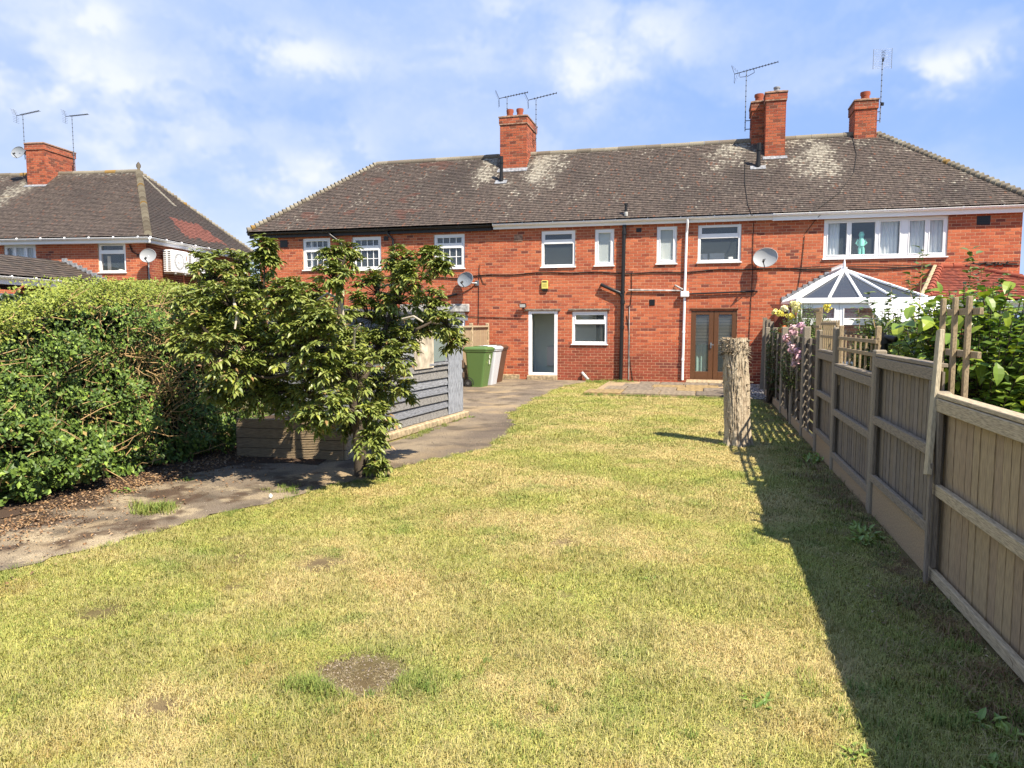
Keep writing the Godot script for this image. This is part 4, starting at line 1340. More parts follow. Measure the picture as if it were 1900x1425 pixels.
# ---------------------------------------------------------------- house on the left
func build_left_house() -> void:
	var h := thing("detached_house", "red brick house on the left with hip roof behind the hedge", "house", Vector3(-18.4, 0, -20.95), deg_to_rad(7.4))
	var wall := part("wall", h)
	var TF := Transform3D(Basis(), Vector3(0, 0, -0.3))
	var TS := Transform3D(Basis(Vector3.UP, PI / 2), Vector3(-0.3, 0, -0.3))
	var holes := [[-2.13, -1.08, 3.49, 4.54], [-5.8, -4.54, 3.2, 4.51]]
	var mb := MB.new()
	wall_panel(mb, TF, -14.0, -0.3, -0.05, 4.6, holes)
	wall_panel(mb, TS, 0.0, 7.4, -0.05, 4.6, [])
	mb.box(Vector3(-7.1, 2.3, -7.6), Vector3(13.6, 4.6, 0.2))
	mb.box(Vector3(-13.9, 2.3, -4.0), Vector3(0.2, 4.6, 7.0))
	obj("mortar", mb, MAT.mortar, wall)
	var bm := MB.new()
	var singles := []
	brick_face(bm, TF, -9.0, -0.3, 2.2, 4.6, holes, 0, singles)
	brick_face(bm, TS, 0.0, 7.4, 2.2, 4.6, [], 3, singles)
	finish_bricks(bm, singles, wall, 220, func(p: Vector3) -> float: return p.distance_to(Vector3(-1.5, 4.0, 0.0)))
	var im := MB.new()
	im.box(Vector3(-7.0, 3.7, -3.0), Vector3(13.0, 1.9, 0.1))
	im.box(Vector3(-7.0, 2.9, -1.6), Vector3(13.0, 0.1, 2.4))
	im.box(Vector3(-3.2, 3.7, -1.7), Vector3(0.1, 1.8, 2.3))
	im.box(Vector3(-7.0, 4.66, -3.9), Vector3(13.2, 0.05, 7.0))
	obj("room", im, MAT.room, h)
	var w1 := window(h, -2.126, -1.084, 3.494, 4.536, -0.335, {"transom": 4.2})
	drape(w1, -2.0, -1.86, 3.55, 4.1, -0.6, MAT.lace)
	var pot := MB.new()
	pot.tube([Vector3(-1.42, 3.52, -0.5), Vector3(-1.42, 3.62, -0.5)], [0.08, 0.09], 10)
	obj("pot", pot, MAT.white_print, w1)
	var w2 := window(h, -5.796, -4.544, 3.204, 4.506, -0.335, {"mullions": [[-5.42, -5.36], [-4.98, -4.92]], "sash": true})
	drape(w2, -5.7, -4.64, 3.3, 4.45, -0.55, MAT.curtain, 30.0)
	# roof
	var roof := part("roof", h)
	var apex := Vector3(-2.98, 7.75, -4.0)
	var lf := sqrt(3.05 * 3.05 + 4.0 * 4.0)
	var af := atan2(3.05, 4.0)
	var TR := Transform3D(Basis(Vector3.RIGHT, Vector3(0, sin(af), -cos(af)), Vector3(0, cos(af), sin(af))), Vector3(0, 4.7, 0.0))
	var tm := MB.new()
	var ts := []
	tile_slope(tm, TR, lf, func(_v: float) -> float: return -10.5, func(v: float) -> float: return 0.0 - v / lf * 2.98, left_roof_color, ts)
	var saved := ts.duplicate()
	for s in saved:
		s[0] = h.transform * s[0]
	finish_tiles(tm, TR, saved, roof, 150, left_roof_color)
	var ls := sqrt(3.05 * 3.05 + 2.98 * 2.98)
	var as_ := atan2(3.05, 2.98)
	var TS2 := Transform3D(Basis(Vector3(0, 0, -1), Vector3(-cos(as_), sin(as_), 0), Vector3(sin(as_), cos(as_), 0)), Vector3(0.0, 4.7, 0))
	var tm2 := MB.new()
	var ts2 := []
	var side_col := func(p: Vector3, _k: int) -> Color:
		var c := roof_tone(p).lerp(L("3f3a37"), 0.5)  # side slope darkened in its colour, along with the shaded wall below
		var vv := (p.y - 4.7) / 3.05
		# newer red tiles patched in low on the slope, and a pale streak of lime from the ridge
		var wob := 0.5 * nz.get_noise_3d(p.x * 3.0, p.y * 5.0, p.z * 3.0)
		if p.z < -2.4 - vv * 1.5 + wob and p.z > -5.6 + vv * 2.0 + wob and vv > 0.09 + wob * 0.1 and vv < 0.33 + wob * 0.1:
			c = L("925d50") * rng.randf_range(0.7, 1.2)
		if absf(p.z + 3.9 + (1.0 - vv) * 0.9) < 0.10 and vv > 0.55:
			c = c.lerp(L("cfc8b4"), rng.randf_range(0.4, 0.9))
		return c
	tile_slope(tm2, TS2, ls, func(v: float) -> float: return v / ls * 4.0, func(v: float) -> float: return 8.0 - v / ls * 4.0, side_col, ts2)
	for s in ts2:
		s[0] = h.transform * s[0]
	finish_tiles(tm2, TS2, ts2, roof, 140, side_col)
	var sh := MB.new()
	var e0 := Vector3(-14.3, 4.7, 0)
	var e1 := Vector3(0, 4.7, 0)
	var e2 := Vector3(0, 4.7, -8.0)
	var e3 := Vector3(-14.3, 4.7, -8.0)
	var a2 := Vector3(-11.3, 7.75, -4.0)
	sh.face(e0, e1, apex, a2)
	sh.tri(e1, e2, apex)
	sh.face(e2, e3, a2, apex)
	sh.tri(e3, e0, a2)
	sh.face(e3 - Vector3(0, 0.02, 0), e2 - Vector3(0, 0.02, 0), e1 - Vector3(0, 0.02, 0), e0 - Vector3(0, 0.02, 0))
	obj("underlay", sh, MAT.under, roof)
	ridge_run(roof, "ridge_tile", Vector3(-10.5, 7.75, -4.0), apex, 0.11, 0.45, false)
	ridge_run(roof, "hip_tile", e1 + Vector3(-0.04, 0.06, -0.05), apex, 0.11, 0.14, true)
	ridge_run(roof, "hip_tile", e2 + Vector3(-0.04, 0.06, 0.05), apex, 0.09, 0.15, true)
	var fin := MB.new()
	fin.tube([apex, apex + Vector3(0, 0.14, 0), apex + Vector3(0, 0.2, 0), apex + Vector3(0, 0.28, 0), apex + Vector3(0, 0.4, 0)], [0.08, 0.05, 0.09, 0.09, 0.01], 10, L("83796a"))
	obj("finial", fin, MAT.tile, roof)
	gutter_run(h, -10.5, 0.03, 4.66, 0.02, MAT.upvc, 0.15, -0.05)
	gutter_run(h, 0.05, 7.95, 4.66, 0.02, MAT.upvc, 0.15, -0.05, Transform3D(Basis(Vector3.UP, PI / 2), Vector3.ZERO))
	var sf := MB.new()
	sf.box(Vector3(-5.3, 4.5, -0.17), Vector3(10.4, 0.02, 0.22))
	sf.box(Vector3(-0.17, 4.502, -4.2), Vector3(0.22, 0.02, 7.6))
	obj("soffit", sf, MAT.upvc, h)
	pipe(h, "downpipe", [Vector3(-0.03, 4.6, -7.1), Vector3(-0.06, 4.45, -7.1), Vector3(-0.24, 4.25, -7.1), Vector3(-0.24, 2.0, -7.1)], 0.045, MAT.upvc)
	pipe(h, "cable", [Vector3(-0.9, 4.45, -0.27), Vector3(-0.8, 4.2, -0.27), Vector3(-0.6, 4.1, -0.27), Vector3(-0.3, 4.1, -0.26)], 0.02, MAT.cable)
	pipe(h, "cable", [Vector3(-0.26, 4.0, -0.34), Vector3(-0.26, 3.0, -0.34), Vector3(-0.26, 2.4, -0.34)], 0.02, MAT.upvc_old)
	chimney(h, -6.83, 0.80, -3.2, -4.9, 6.9, 8.78, "broad brick chimney on the left house's ridge", 0)
	var fl := MB.new()
	fl.cbox(TR * Vector3(-6.83, lf * 0.79, 0.045), Vector3(0.95, 0.16, 0.02), 0.006, Color.WHITE, TR.basis)
	obj("flashing", fl, MAT.lead, roof)
	# rear extension with a grey tiled roof, running towards the garden
	var x := thing("tiled_extension", "single storey extension with grey tiled roof at far left behind hedge", "extension", Vector3(-18.4, 0, -20.95), deg_to_rad(7.4))
	var xm := MB.new()
	xm.box(Vector3(-3.75, 1.3, 3.15), Vector3(3.3, 2.6, 6.85))
	obj("wall", xm, MAT.brick, x)
	var xa := atan2(0.66, 1.45)
	var xl := sqrt(0.66 * 0.66 + 1.45 * 1.45) + 0.35
	var TX := Transform3D(Basis(Vector3(0, 0, -1), Vector3(-cos(xa), sin(xa), 0), Vector3(sin(xa), cos(xa), 0)), Vector3(-1.85, 3.12, 6.6))
	var txm := MB.new()
	var txs := []
	var xcol := func(_p: Vector3, _k: int) -> Color: return [L("5a5048"), L("685c52"), L("4f4842")][rng.randi() % 3] * rng.randf_range(0.9, 1.1)
	tile_slope(txm, TX, xl, func(_v: float) -> float: return 0.0, func(_v: float) -> float: return 6.85, xcol, txs, 0.2, 0.33)
	finish_tiles(txm, TX, txs, part("roof", x), 110, xcol, 0.2)
	var xr := MB.new()
	xr.face(TX * Vector3(0, 0, 0), TX * Vector3(6.85, 0, 0), TX * Vector3(6.85, xl, 0), TX * Vector3(0, xl, 0))
	xr.face(TX * Vector3(6.85, xl, 0), Vector3(-5.4, 2.9, -0.25), Vector3(-5.4, 2.9, 6.6), TX * Vector3(0, xl, 0))
	obj("underlay", xr, MAT.under, x)
	gutter_run(x, 0.0, 6.85, 3.08, 0.02, MAT.upvc, 0.2, -0.05, Transform3D(Basis(Vector3.UP, PI / 2), Vector3(-1.87, 0, 6.6)))
	var st := MB.new()
	for k in 9:
		var p := TX * Vector3(6.84, 0.1 + k * xl / 9.5, 0.06)
		st.cbox(p + Vector3(0, 0.04, -0.03), Vector3(0.2, 0.14, 0.05), 0.006)
	obj("flashing", st, MAT.lead, x)
	# condenser units
	for i in 2:
		var u := thing("condenser_unit", ["white air conditioning unit mounted nearest the house corner", "white air conditioning unit with blue oval badge farther along the wall"][i], "air conditioner", h.transform * Vector3(-0.27, 3.55, -1.06 - i * 1.32), deg_to_rad(7.4), "air conditioning units on the side wall")
		var um := MB.new()
		um.cbox(Vector3(0.27, 0.4, -0.5), Vector3(0.36, 0.8, 1.0), 0.02)
		obj("casing", um, MAT.upvc, u)
		var gr := MB.new()
		for k in 10:
			for s in 2:
				gr.box(Vector3(0.16 + s * 0.17, 0.07 + k * 0.073, 0.001), Vector3(0.1, 0.035, 0.006))
		obj("grille", gr, MAT.rubber, u)
		var fn := MB.new()
		fn.tube([Vector3(0.452, 0.4, -0.42), Vector3(0.458, 0.4, -0.42)], [0.3, 0.3], 28)
		obj("fan_recess", fn, mat("85888a", 0.5), u)
		var fb2 := MB.new()
		for k in 5:
			var a := TAU * k / 5.0
			fb2.box(Vector3(0.462, 0.4 + sin(a) * 0.16, -0.42 + cos(a) * 0.16), Vector3(0.006, 0.22, 0.14), Color.WHITE, Basis(Vector3.RIGHT, -a))
		fb2.tube([Vector3(0.46, 0.4, -0.42), Vector3(0.475, 0.4, -0.42)], [0.08, 0.07], 16)
		obj("fan", fb2, MAT.upvc, u)
		var fgd := MB.new()
		for k in 12:
			fgd.tube([Vector3(0.485, 0.08, -0.12 - k * 0.055), Vector3(0.485, 0.72, -0.12 - k * 0.055)], [0.004], 4)
		for k in 3:
			fgd.tube([Vector3(0.488, 0.12 + k * 0.28, -0.08), Vector3(0.488, 0.12 + k * 0.28, -0.77)], [0.004], 4)
		obj("fan_guard", fgd, MAT.upvc, u)
		var ft := MB.new()
		for k in 2:
			ft.box(Vector3(0.22, -0.03, -0.2 - k * 0.6), Vector3(0.46, 0.05, 0.05))
		obj("bracket", ft, MAT.upvc_old, u)
		var bg := MB.new()
		if i == 1:
			bg.tube([Vector3(0.452, 0.66, -0.86), Vector3(0.457, 0.66, -0.86)], [0.06, 0.06], 18)
			obj("badge", bg, mat("3a5fc0", 0.4), u)
		else:
			bg.box(Vector3(0.453, 0.56, -0.87), Vector3(0.006, 0.16, 0.05))
			obj("badge", bg, mat("a0714a", 0.5), u)

# ---------------------------------------------------------------- right neighbour
func build_right_neighbour() -> void:
	var c := thing("conservatory", "white framed conservatory with grey glazed hip roof against the brick wall", "conservatory", Vector3(3.4, 0, -18.0))
	# axes: x from the ridge line, z back to the house at -3.28
	var W0 := -1.22
	var W1 := 1.5
	var eave := 2.28
	var ridge := 3.02
	var zr := -1.4
	var zb := -3.27
	var corner := [Vector3(W0, eave, 0), Vector3(W1, eave, 0), Vector3(W1, eave, zb), Vector3(W0, eave, zb)]
	var ap := Vector3(0, ridge, zr)
	var bp := Vector3(0, ridge, zb)
	var rf := part("roof", c)
	var panes := []
	for k in 4:
		var a: Vector3 = corner[0].lerp(corner[1], k / 4.0)
		var b: Vector3 = corner[0].lerp(corner[1], (k + 1) / 4.0)
		panes.append([a, b, ap, ap])
	for k in 3:
		panes.append([corner[3].lerp(corner[0], k / 3.0), corner[3].lerp(corner[0], (k + 1) / 3.0), bp.lerp(ap, (k + 1) / 3.0), bp.lerp(ap, k / 3.0)])
		panes.append([corner[1].lerp(corner[2], k / 3.0), corner[1].lerp(corner[2], (k + 1) / 3.0), ap.lerp(bp, (k + 1) / 3.0), ap.lerp(bp, k / 3.0)])
	for p in panes:
		var pm := MB.new()
		if p[2] == p[3]:
			pm.tri(p[0], p[1], p[2])
		else:
			pm.face(p[0], p[1], p[2], p[3])
		obj("roof_pane", pm, MAT.polycarb, rf)
	var barm := func(a: Vector3, b: Vector3, w: float) -> void:
		var m := MB.new()
		var d := (b - a)
		m.cbox((a + b) / 2 + Vector3(0, 0.02, 0), Vector3(w, d.length(), 0.05), 0.008, Color.WHITE, Basis(d.cross(Vector3.UP).normalized(), d.normalized(), d.cross(Vector3.UP).normalized().cross(d.normalized())))
		obj("glazing_bar", m, MAT.upvc, rf)
	for k in 5:
		barm.call(corner[0].lerp(corner[1], k / 4.0), ap, 0.10 if k == 0 or k == 4 else 0.06)
	for k in 3:
		barm.call(corner[3].lerp(corner[0], k / 3.0), bp.lerp(ap, k / 3.0), 0.06)
		barm.call(corner[2].lerp(corner[1], k / 3.0), bp.lerp(ap, k / 3.0), 0.06)
	barm.call(ap + Vector3(0, 0.03, 0.03), bp + Vector3(0, 0.03, 0), 0.14)
	var fin := MB.new()
	fin.tube([ap + Vector3(0, 0.03, 0.03), ap + Vector3(0, 0.16, 0.03), ap + Vector3(0, 0.30, 0.03)], [0.035, 0.028, 0.004], 8)
	var k2 := 0
	while k2 < 14:
		var q := ap.lerp(bp, k2 / 14.0) + Vector3(0, 0.05, 0)
		fin.tube([q, q + Vector3(0, 0.14, 0)], [0.012, 0.004], 5)
		k2 += 1
	obj("cresting", fin, MAT.upvc, rf)
	var fls := MB.new()
	for k in 9:
		var q: Vector3 = (corner[3] as Vector3).lerp(bp, k / 9.0)
		fls.cbox(q + Vector3(0.06, 0.10, -0.005), Vector3(0.17, 0.14, 0.03), 0.005)
	obj("flashing", fls, MAT.lead, rf)
	# eaves beam, gutter, frames
	var gt := MB.new()
	gt.cbox(Vector3((W0 + W1) / 2, eave - 0.05, 0.02), Vector3(W1 - W0 + 0.1, 0.13, 0.10), 0.02)
	gt.cbox(Vector3(W0 + 0.0, eave - 0.05, zb / 2), Vector3(0.10, 0.13, -zb - 0.1), 0.02)
	gt.cbox(Vector3(W1 + 0.0, eave - 0.05, zb / 2), Vector3(0.10, 0.13, -zb - 0.1), 0.02)
	obj("eaves_beam", gt, MAT.upvc, c)
	var dw := MB.new()
	dw.box(Vector3((W0 + W1) / 2, 0.35, -0.04), Vector3(W1 - W0, 0.7, 0.1))
	dw.box(Vector3(W0 + 0.05, 0.35, zb / 2), Vector3(0.1, 0.7, -zb - 0.2))
	obj("dwarf_wall", dw, mat("a85a40", 0.95, MAT.brick.albedo_texture, Vector3(3, 3, 3)), c)
	var n := 3
	for k in n:
		var a := lerpf(W0, W1, float(k) / n) + 0.003
		var b := lerpf(W0, W1, float(k + 1) / n) - 0.003
		window(c, a, b, 0.72, eave - 0.12, -0.01, {"transom": 1.75, "sash": true})
	for k in 3:
		var s := part("window", c)
		var za := lerpf(-0.1, zb + 0.05, k / 3.0)
		var zc := lerpf(-0.1, zb + 0.05, (k + 1) / 3.0)
		var fm := MB.new()
		for z in [za - 0.03, zc + 0.03]:
			fm.cbox(Vector3(W0 + 0.04, 1.44, z), Vector3(0.06, 1.44, 0.055), 0.006)
		for y in [0.75, 1.75, 2.13]:
			fm.cbox(Vector3(W0 + 0.041, y, (za + zc) / 2), Vector3(0.05, 0.07, za - zc - 0.12), 0.006)
		obj("frame", fm, MAT.upvc, s)
		var gm := MB.new()
		gm.box(Vector3(W0 + 0.04, 1.44, (za + zc) / 2), Vector3(0.006, 1.36, za - zc - 0.1))
		obj("pane", gm, MAT.glass, s)
	var aw := thing("white_awning", "white sloping canopy in front of the conservatory's right end", "awning", Vector3(4.4, 0, -17.1))
	var am := MB.new()
	am.cbox(Vector3(0, 2.0, 0), Vector3(1.5, 0.035, 1.5), 0.01, Color.WHITE, Basis(Vector3.RIGHT, 0.30) * Basis(Vector3.BACK, 0.12))
	obj("sheet", am, MAT.upvc, aw)
	for q in [[-0.65, 1.72, 0.6], [0.65, 1.88, 0.6], [-0.65, 2.08, -0.6], [0.65, 2.24, -0.6]]:
		var pm3 := MB.new()
		pm3.tube([Vector3(q[0], 0, q[2]), Vector3(q[0], q[1], q[2])], [0.02, 0.02], 8)
		obj("leg", pm3, MAT.upvc, aw)
	# neighbour's extension with a red tiled roof
	var x := thing("red_roof_extension", "single storey extension with red tiled hip roof right of conservatory", "extension", Vector3(6.6, 0, -18.2))
	var TX := Transform3D(Basis(), Vector3.ZERO)
	var holes := [[-0.5, 1.6, 1.05, 2.0]]
	var xm := MB.new()
	wall_panel(xm, TX, -1.55, 1.75, -0.02, 2.2, holes, 0.2)
	xm.box(Vector3(-1.45, 1.09, -1.65), Vector3(0.2, 2.2, 2.85))
	xm.box(Vector3(1.65, 1.09, -1.65), Vector3(0.2, 2.2, 2.85))
	obj("wall", xm, mat("a85a40", 0.95, MAT.brick.albedo_texture, Vector3(3, 3, 3)), x)
	window(x, -0.496, 1.596, 1.054, 1.996, -0.05, {"mullions": [[0.5, 0.6]], "transom": 1.75})
	var xr := part("roof", x)
	var A := Vector3(-1.7, 2.22, 0.12)
	var B := Vector3(1.9, 2.22, 0.12)
	var C := Vector3(0.05, 3.16, -3.05)
	var D := Vector3(-0.55, 3.16, -3.05)
	var sl := (C.y - A.y) / 3.17
	var an := atan(sl)
	var ln := sqrt(0.94 * 0.94 + 3.17 * 3.17)
	var TT := Transform3D(Basis(Vector3.RIGHT, Vector3(0, sin(an), -cos(an)), Vector3(0, cos(an), sin(an))), Vector3(0, 2.22, 0.12))
	var tm := MB.new()
	var ts := []
	var rc := func(p: Vector3, _k: int) -> Color:
		return [L("a8563f"), L("9a4d3a"), L("b4624a"), L("8d4838")][rng.randi() % 4] * rng.randf_range(0.85, 1.1) * (1.0 + 0.1 * nz.get_noise_2d(p.x * 2.0, p.y * 3.0))
	tile_slope(tm, TT, ln, func(v: float) -> float: return lerpf(-1.7, -0.55, v / ln), func(v: float) -> float: return lerpf(1.9, 0.05, v / ln), rc, ts, 0.16, 0.2)
	for s in ts:
		s[0] = x.transform * s[0]
	finish_tiles(tm, TT, ts, xr, 200, rc, 0.16)
	var un := MB.new()
	un.face(A, B, C, D)
	un.tri(Vector3(-1.7, 2.22, -3.05), A, D)
	un.tri(B, Vector3(1.9, 2.22, -3.05), C)
	obj("underlay", un, mat("9a4d3a", 0.95), xr)
	for q in [[A, D], [B, C], [D, C]]:
		var nn := int(q[0].distance_to(q[1]) / 0.3)
		for k in nn:
			var hm := MB.new()
			hm.tube([q[0].lerp(q[1], float(k) / nn) + Vector3(0, 0.04, 0), q[0].lerp(q[1], float(k + 1) / nn) + Vector3(0, 0.025, 0)], [0.09, 0.08], 10, L("a8563f") * rng.randf_range(0.85, 1.1))
			obj("hip_tile", hm, MAT.tile, xr)
	var lv := MB.new()
	lv.cbox((A + D) / 2 + Vector3(-0.12, 0.06, 0), Vector3(0.09, A.distance_to(D), 0.07), 0.02, Color.WHITE, Basis((D - A).cross(Vector3.UP).normalized(), (D - A).normalized(), (D - A).cross(Vector3.UP).normalized().cross((D - A).normalized())))
	obj("mortar_verge", lv, MAT.step, xr)
	gutter_run(x, -1.7, 1.9, 2.2, 0.16, MAT.upvc, 0.12, 0.1)

# ---------------------------------------------------------------- fence on the right
func fence_boards(p: Node3D, z0: float, z1: float, y0: float, y1: float, x: float, key: String, kinds: int, arch := 0.0) -> void:
	var n := int(round((z1 - z0) / 0.105))
	var w := (z1 - z0) / n
	for i in n:
		var m := MB.new()
		var zc := z0 + (i + 0.5) * w
		var t := (float(i) + 0.5) / n * 2.0 - 1.0
		var top := y1 - arch * t * t + rng.randf_range(-0.004, 0.004)
		# feather edge: thick on one side, thin on the other
		var a := z0 + i * w - 0.012
		var b := z0 + (i + 1) * w
		var xa := x + rng.randf_range(-0.002, 0.002)
		var lo := [Vector3(xa - 0.0105, y0, b), Vector3(xa - 0.0065, y0, a), Vector3(xa + 0.004, y0, a), Vector3(xa + 0.004, y0, b)]
		var hi := []
		for q in lo:
			hi.append(Vector3(q.x, top, q.z))
		for k in 4:
			var k2 := (k + 1) % 4
			m.face(lo[k2], lo[k], hi[k], hi[k2])
		m.face(hi[3], hi[2], hi[1], hi[0])
		m.face(lo[0], lo[1], lo[2], lo[3])
		obj("board", m, MAT["%s%d" % [key, (i * 7 + rng.randi() % 3) % kinds]], p)
		if zc > 50:
			break

func beam(called: String, parent: Node3D, a: Vector3, b: Vector3, w: float, t: float, m: Material, up := Vector3.UP) -> void:
	# a squared timber from a to b, w across `up`, t thick
	var mb := MB.new()
	var d := (b - a).normalized()
	var s := d.cross(up).normalized()
	var u := s.cross(d)
	mb.cbox((a + b) / 2, Vector3(t, w, a.distance_to(b)), minf(w, t) * 0.12, Color.WHITE, Basis(s, u, -d))
	obj(called, mb, m, parent)

func build_fence() -> void:
	var f := thing("garden_fence", "weathered timber panel fence with concrete posts along the right side", "fence", Vector3(1.54, 0, 0))
	var posts := [[0.35, 1.3], [-1.5, 1.3], [-3.38, 1.28], [-5.24, 1.26], [-6.98, 1.47], [-8.95, 1.66], [-10.2, 1.62], [-11.55, 1.66], [-12.95, 1.64], [-14.5, 1.64], [-16.3, 1.62], [-18.0, 1.62]]
	for i in posts.size():
		var m := MB.new()
		var z: float = posts[i][0]
		var hgt: float = posts[i][1]
		m.cbox(Vector3(0, hgt / 2 - 0.03, z), Vector3(0.10, hgt + 0.06, 0.105), 0.012, Color.WHITE, Basis(Vector3.FORWARD, rng.randf_range(-0.008, 0.008)))
		obj("post", m, MAT.post, f)
	# [z far, z near, base, bottom of boards, top, tone, kinds]
	var panels := [[-1.44, 0.29, 0.0, 0.04, 1.26, "warm", 4], [-3.32, -1.56, 0.0, 0.04, 1.25, "warm", 4], [-5.17, -3.44, 0.0, 0.03, 1.22, "warm", 4], [-6.91, -5.31, 0.29, 0.30, 1.41, "fence", 5], [-8.88, -7.05, 0.15, 0.16, 1.22, "fence", 5], [-10.13, -9.02, 0.25, 0.26, 1.34, "fence", 5]]
	for i in panels.size():
		var q: Array = panels[i]
		var p := part("fence_panel", f)
		fence_boards(p, q[0] - 0.035, q[1] + 0.035, q[3], q[4], 0.02, q[5], q[6], 0.03 if i == 3 else 0.0)
		var zc0: float = q[0] - 0.025
		var zc1: float = q[1] + 0.025
		var rm: Material = MAT.rail if q[5] == "warm" else MAT.rail_dark
		beam("rail", p, Vector3(-0.03, q[4] - 0.045, zc0), Vector3(-0.03, q[4] - 0.045, zc1), 0.085, 0.036, rm)
		beam("rail", p, Vector3(-0.028, (q[3] + q[4]) / 2 + 0.0, zc0), Vector3(-0.028, (q[3] + q[4]) / 2 + 0.0, zc1), 0.075, 0.04, rm)
		beam("rail", p, Vector3(-0.03, q[3] + 0.035, zc0), Vector3(-0.03, q[3] + 0.035, zc1), 0.07, 0.036, rm)
		beam("capping", p, Vector3(0.0, q[4] + 0.016, zc0), Vector3(0.0, q[4] + 0.016, zc1), 0.026, 0.085, rm)
		for z in [zc0 + 0.05, zc1 - 0.05]:
			beam("stile", p, Vector3(-0.032, q[3] + 0.075, z), Vector3(-0.032, q[4] - 0.09, z), 0.05, 0.03, MAT.fence1, Vector3.BACK)
		if q[2] > 0:
			beam("gravel_board", f, Vector3(0.0, q[2] / 2 - 0.005, q[0]), Vector3(0.0, q[2] / 2 - 0.005, q[1]), q[2], 0.05, MAT.gravel_board)
	# trellis tops
	for q in [[-8.88, -7.05, 1.26, 1.56, 7], [-10.13, -9.02, 1.38, 1.72, 7], [-10.75, -10.27, 1.5, 1.9, 4]]:
		var tr := part("trellis", f)
		for y in [q[2] + 0.16, q[3] - 0.02]:
			beam("rail", tr, Vector3(-0.012, y, q[0]), Vector3(-0.012, y, q[1]), 0.036, 0.02, MAT.trellis)
		for k in int(q[4]) + 1:
			var z: float = lerpf(q[0] + 0.03, q[1] - 0.03, k / float(q[4]))
			beam("slat", tr, Vector3(0.012, q[2], z), Vector3(0.012, q[3] + 0.02, z), 0.032, 0.018, MAT.trellis, Vector3.BACK)
	for z in [-8.86, -7.1, -9.05]:
		beam("trellis_post", f, Vector3(0.01, 1.0, z), Vector3(0.01, 1.68, z), 0.045, 0.045, MAT.trellis, Vector3.BACK)
	# far panels of dark overlapping slats, each one a slat
	for i in range(6, posts.size() - 1):
		var p := part("fence_panel", f)
		p.set_meta("label", "dark horizontal slat fence panel")
		var za: float = posts[i + 1][0] + 0.06
		var zb: float = posts[i][0] - 0.06
		for k in 17:
			beam("slat", p, Vector3(0.03 - 0.03 * (k % 2), 0.2 + k * 0.078, za), Vector3(0.03 - 0.03 * (k % 2), 0.2 + k * 0.078, zb), 0.07, 0.012, MAT.dark_timber)
		for k in 3:
			var z := lerpf(za + 0.05, zb - 0.05, k / 2.0)
			beam("stile", p, Vector3(-0.03, 0.16, z), Vector3(-0.03, 1.5, z), 0.04, 0.03, MAT.fence2, Vector3.BACK)
		beam("gravel_board", f, Vector3(0.0, 0.075, za), Vector3(0.0, 0.075, zb), 0.15, 0.05, MAT.gravel_board)
	# tall trellis standing behind the second panel
	var t2 := thing("trellis_frame", "small grey trellis of three uprights rising behind the fence panel", "trellis", Vector3(1.68, 0, -5.5))
	for z in [-0.27, -0.03, 0.22]:
		beam("upright", t2, Vector3(0.0, 0.0, z), Vector3(0.0, 1.88, z * 1.05), 0.04, 0.03, MAT.trellis, Vector3.BACK)
	for y in [1.50, 1.78]:
		beam("crosspiece", t2, Vector3(0.03, y, -0.26), Vector3(0.03, y, 0.36), 0.045, 0.025, MAT.trellis)
	var pk := thing("leaning_stake", "split grey timber stake leaning against the concrete fence post", "stake", Vector3(1.5, 0, -5.2))
	beam("stake", pk, Vector3(-0.05, 0.72, 0.06), Vector3(0.03, 1.66, -0.10), 0.075, 0.03, MAT.picket, Vector3.BACK)
	beam("nailed_foot", pk, Vector3(-0.035, 0.0, 0.07), Vector3(-0.035, 0.80, 0.07), 0.04, 0.02, MAT.fence2, Vector3.BACK)
	# old boards leaning near the house
	for i in 4:
		var lb := thing("leaning_board", "%s grey weathered board propped upright against the fence end by the house" % ["outermost", "second", "third", "innermost"][i], "board", Vector3(1.57 + i * 0.085, 0, -19.35 + i * 0.03), 0.12 * i, "boards propped by the house")
		beam("plank", lb, Vector3(-0.03, 0.0, 0.1), Vector3(0.02, 1.86 - 0.05 * i, -0.05), 0.10, 0.022, MAT["fence%d" % (i % 5)], Vector3.RIGHT)
	var rp := thing("timber_hopper", "reddish brown boarded post end beside the conservatory corner", "post", Vector3(1.92, 0, -18.9))
	for k in 4:
		beam("board", rp, Vector3(-0.12 + k * 0.08, 0.0, 0), Vector3(-0.12 + k * 0.08, 2.05, 0), 0.076, 0.03, MAT.red_timber, Vector3.RIGHT)
	for k in 3:
		beam("cornice", rp, Vector3(-0.2 - k * 0.03, 2.07 + k * 0.045, 0.03), Vector3(0.22, 2.07 + k * 0.045, 0.03), 0.04, 0.1, MAT.red_timber)

func build_boundary_fence() -> void:
	var f := thing("boundary_fence", "short pale timber fence with concrete posts between bins and house wall", "fence", Vector3(-6.35, 0, 0))
	var zs := [-21.22, -19.6, -17.9, -16.1, -14.3]
	for i in zs.size():
		var m := MB.new()
		m.cbox(Vector3(0, 0.84, zs[i]), Vector3(0.1, 1.76, 0.1), 0.012)
		obj("post", m, MAT.step, f)
	for i in zs.size() - 1:
		var p := part("fence_panel", f)
		fence_boards(p, zs[i] + 0.06, zs[i + 1] - 0.06, 0.5, 1.6, 0.0, "warm", 4)
		beam("rail", p, Vector3(0.03, 1.62, zs[i] + 0.06), Vector3(0.03, 1.62, zs[i + 1] - 0.06), 0.05, 0.06, MAT.rail)
		beam("rail", p, Vector3(0.03, 0.52, zs[i] + 0.06), Vector3(0.03, 0.52, zs[i + 1] - 0.06), 0.07, 0.04, MAT.rail)
		beam("gravel_board", f, Vector3(0.0, 0.24, zs[i] + 0.05), Vector3(0.0, 0.24, zs[i + 1] - 0.05), 0.48, 0.05, MAT.gravel_board)

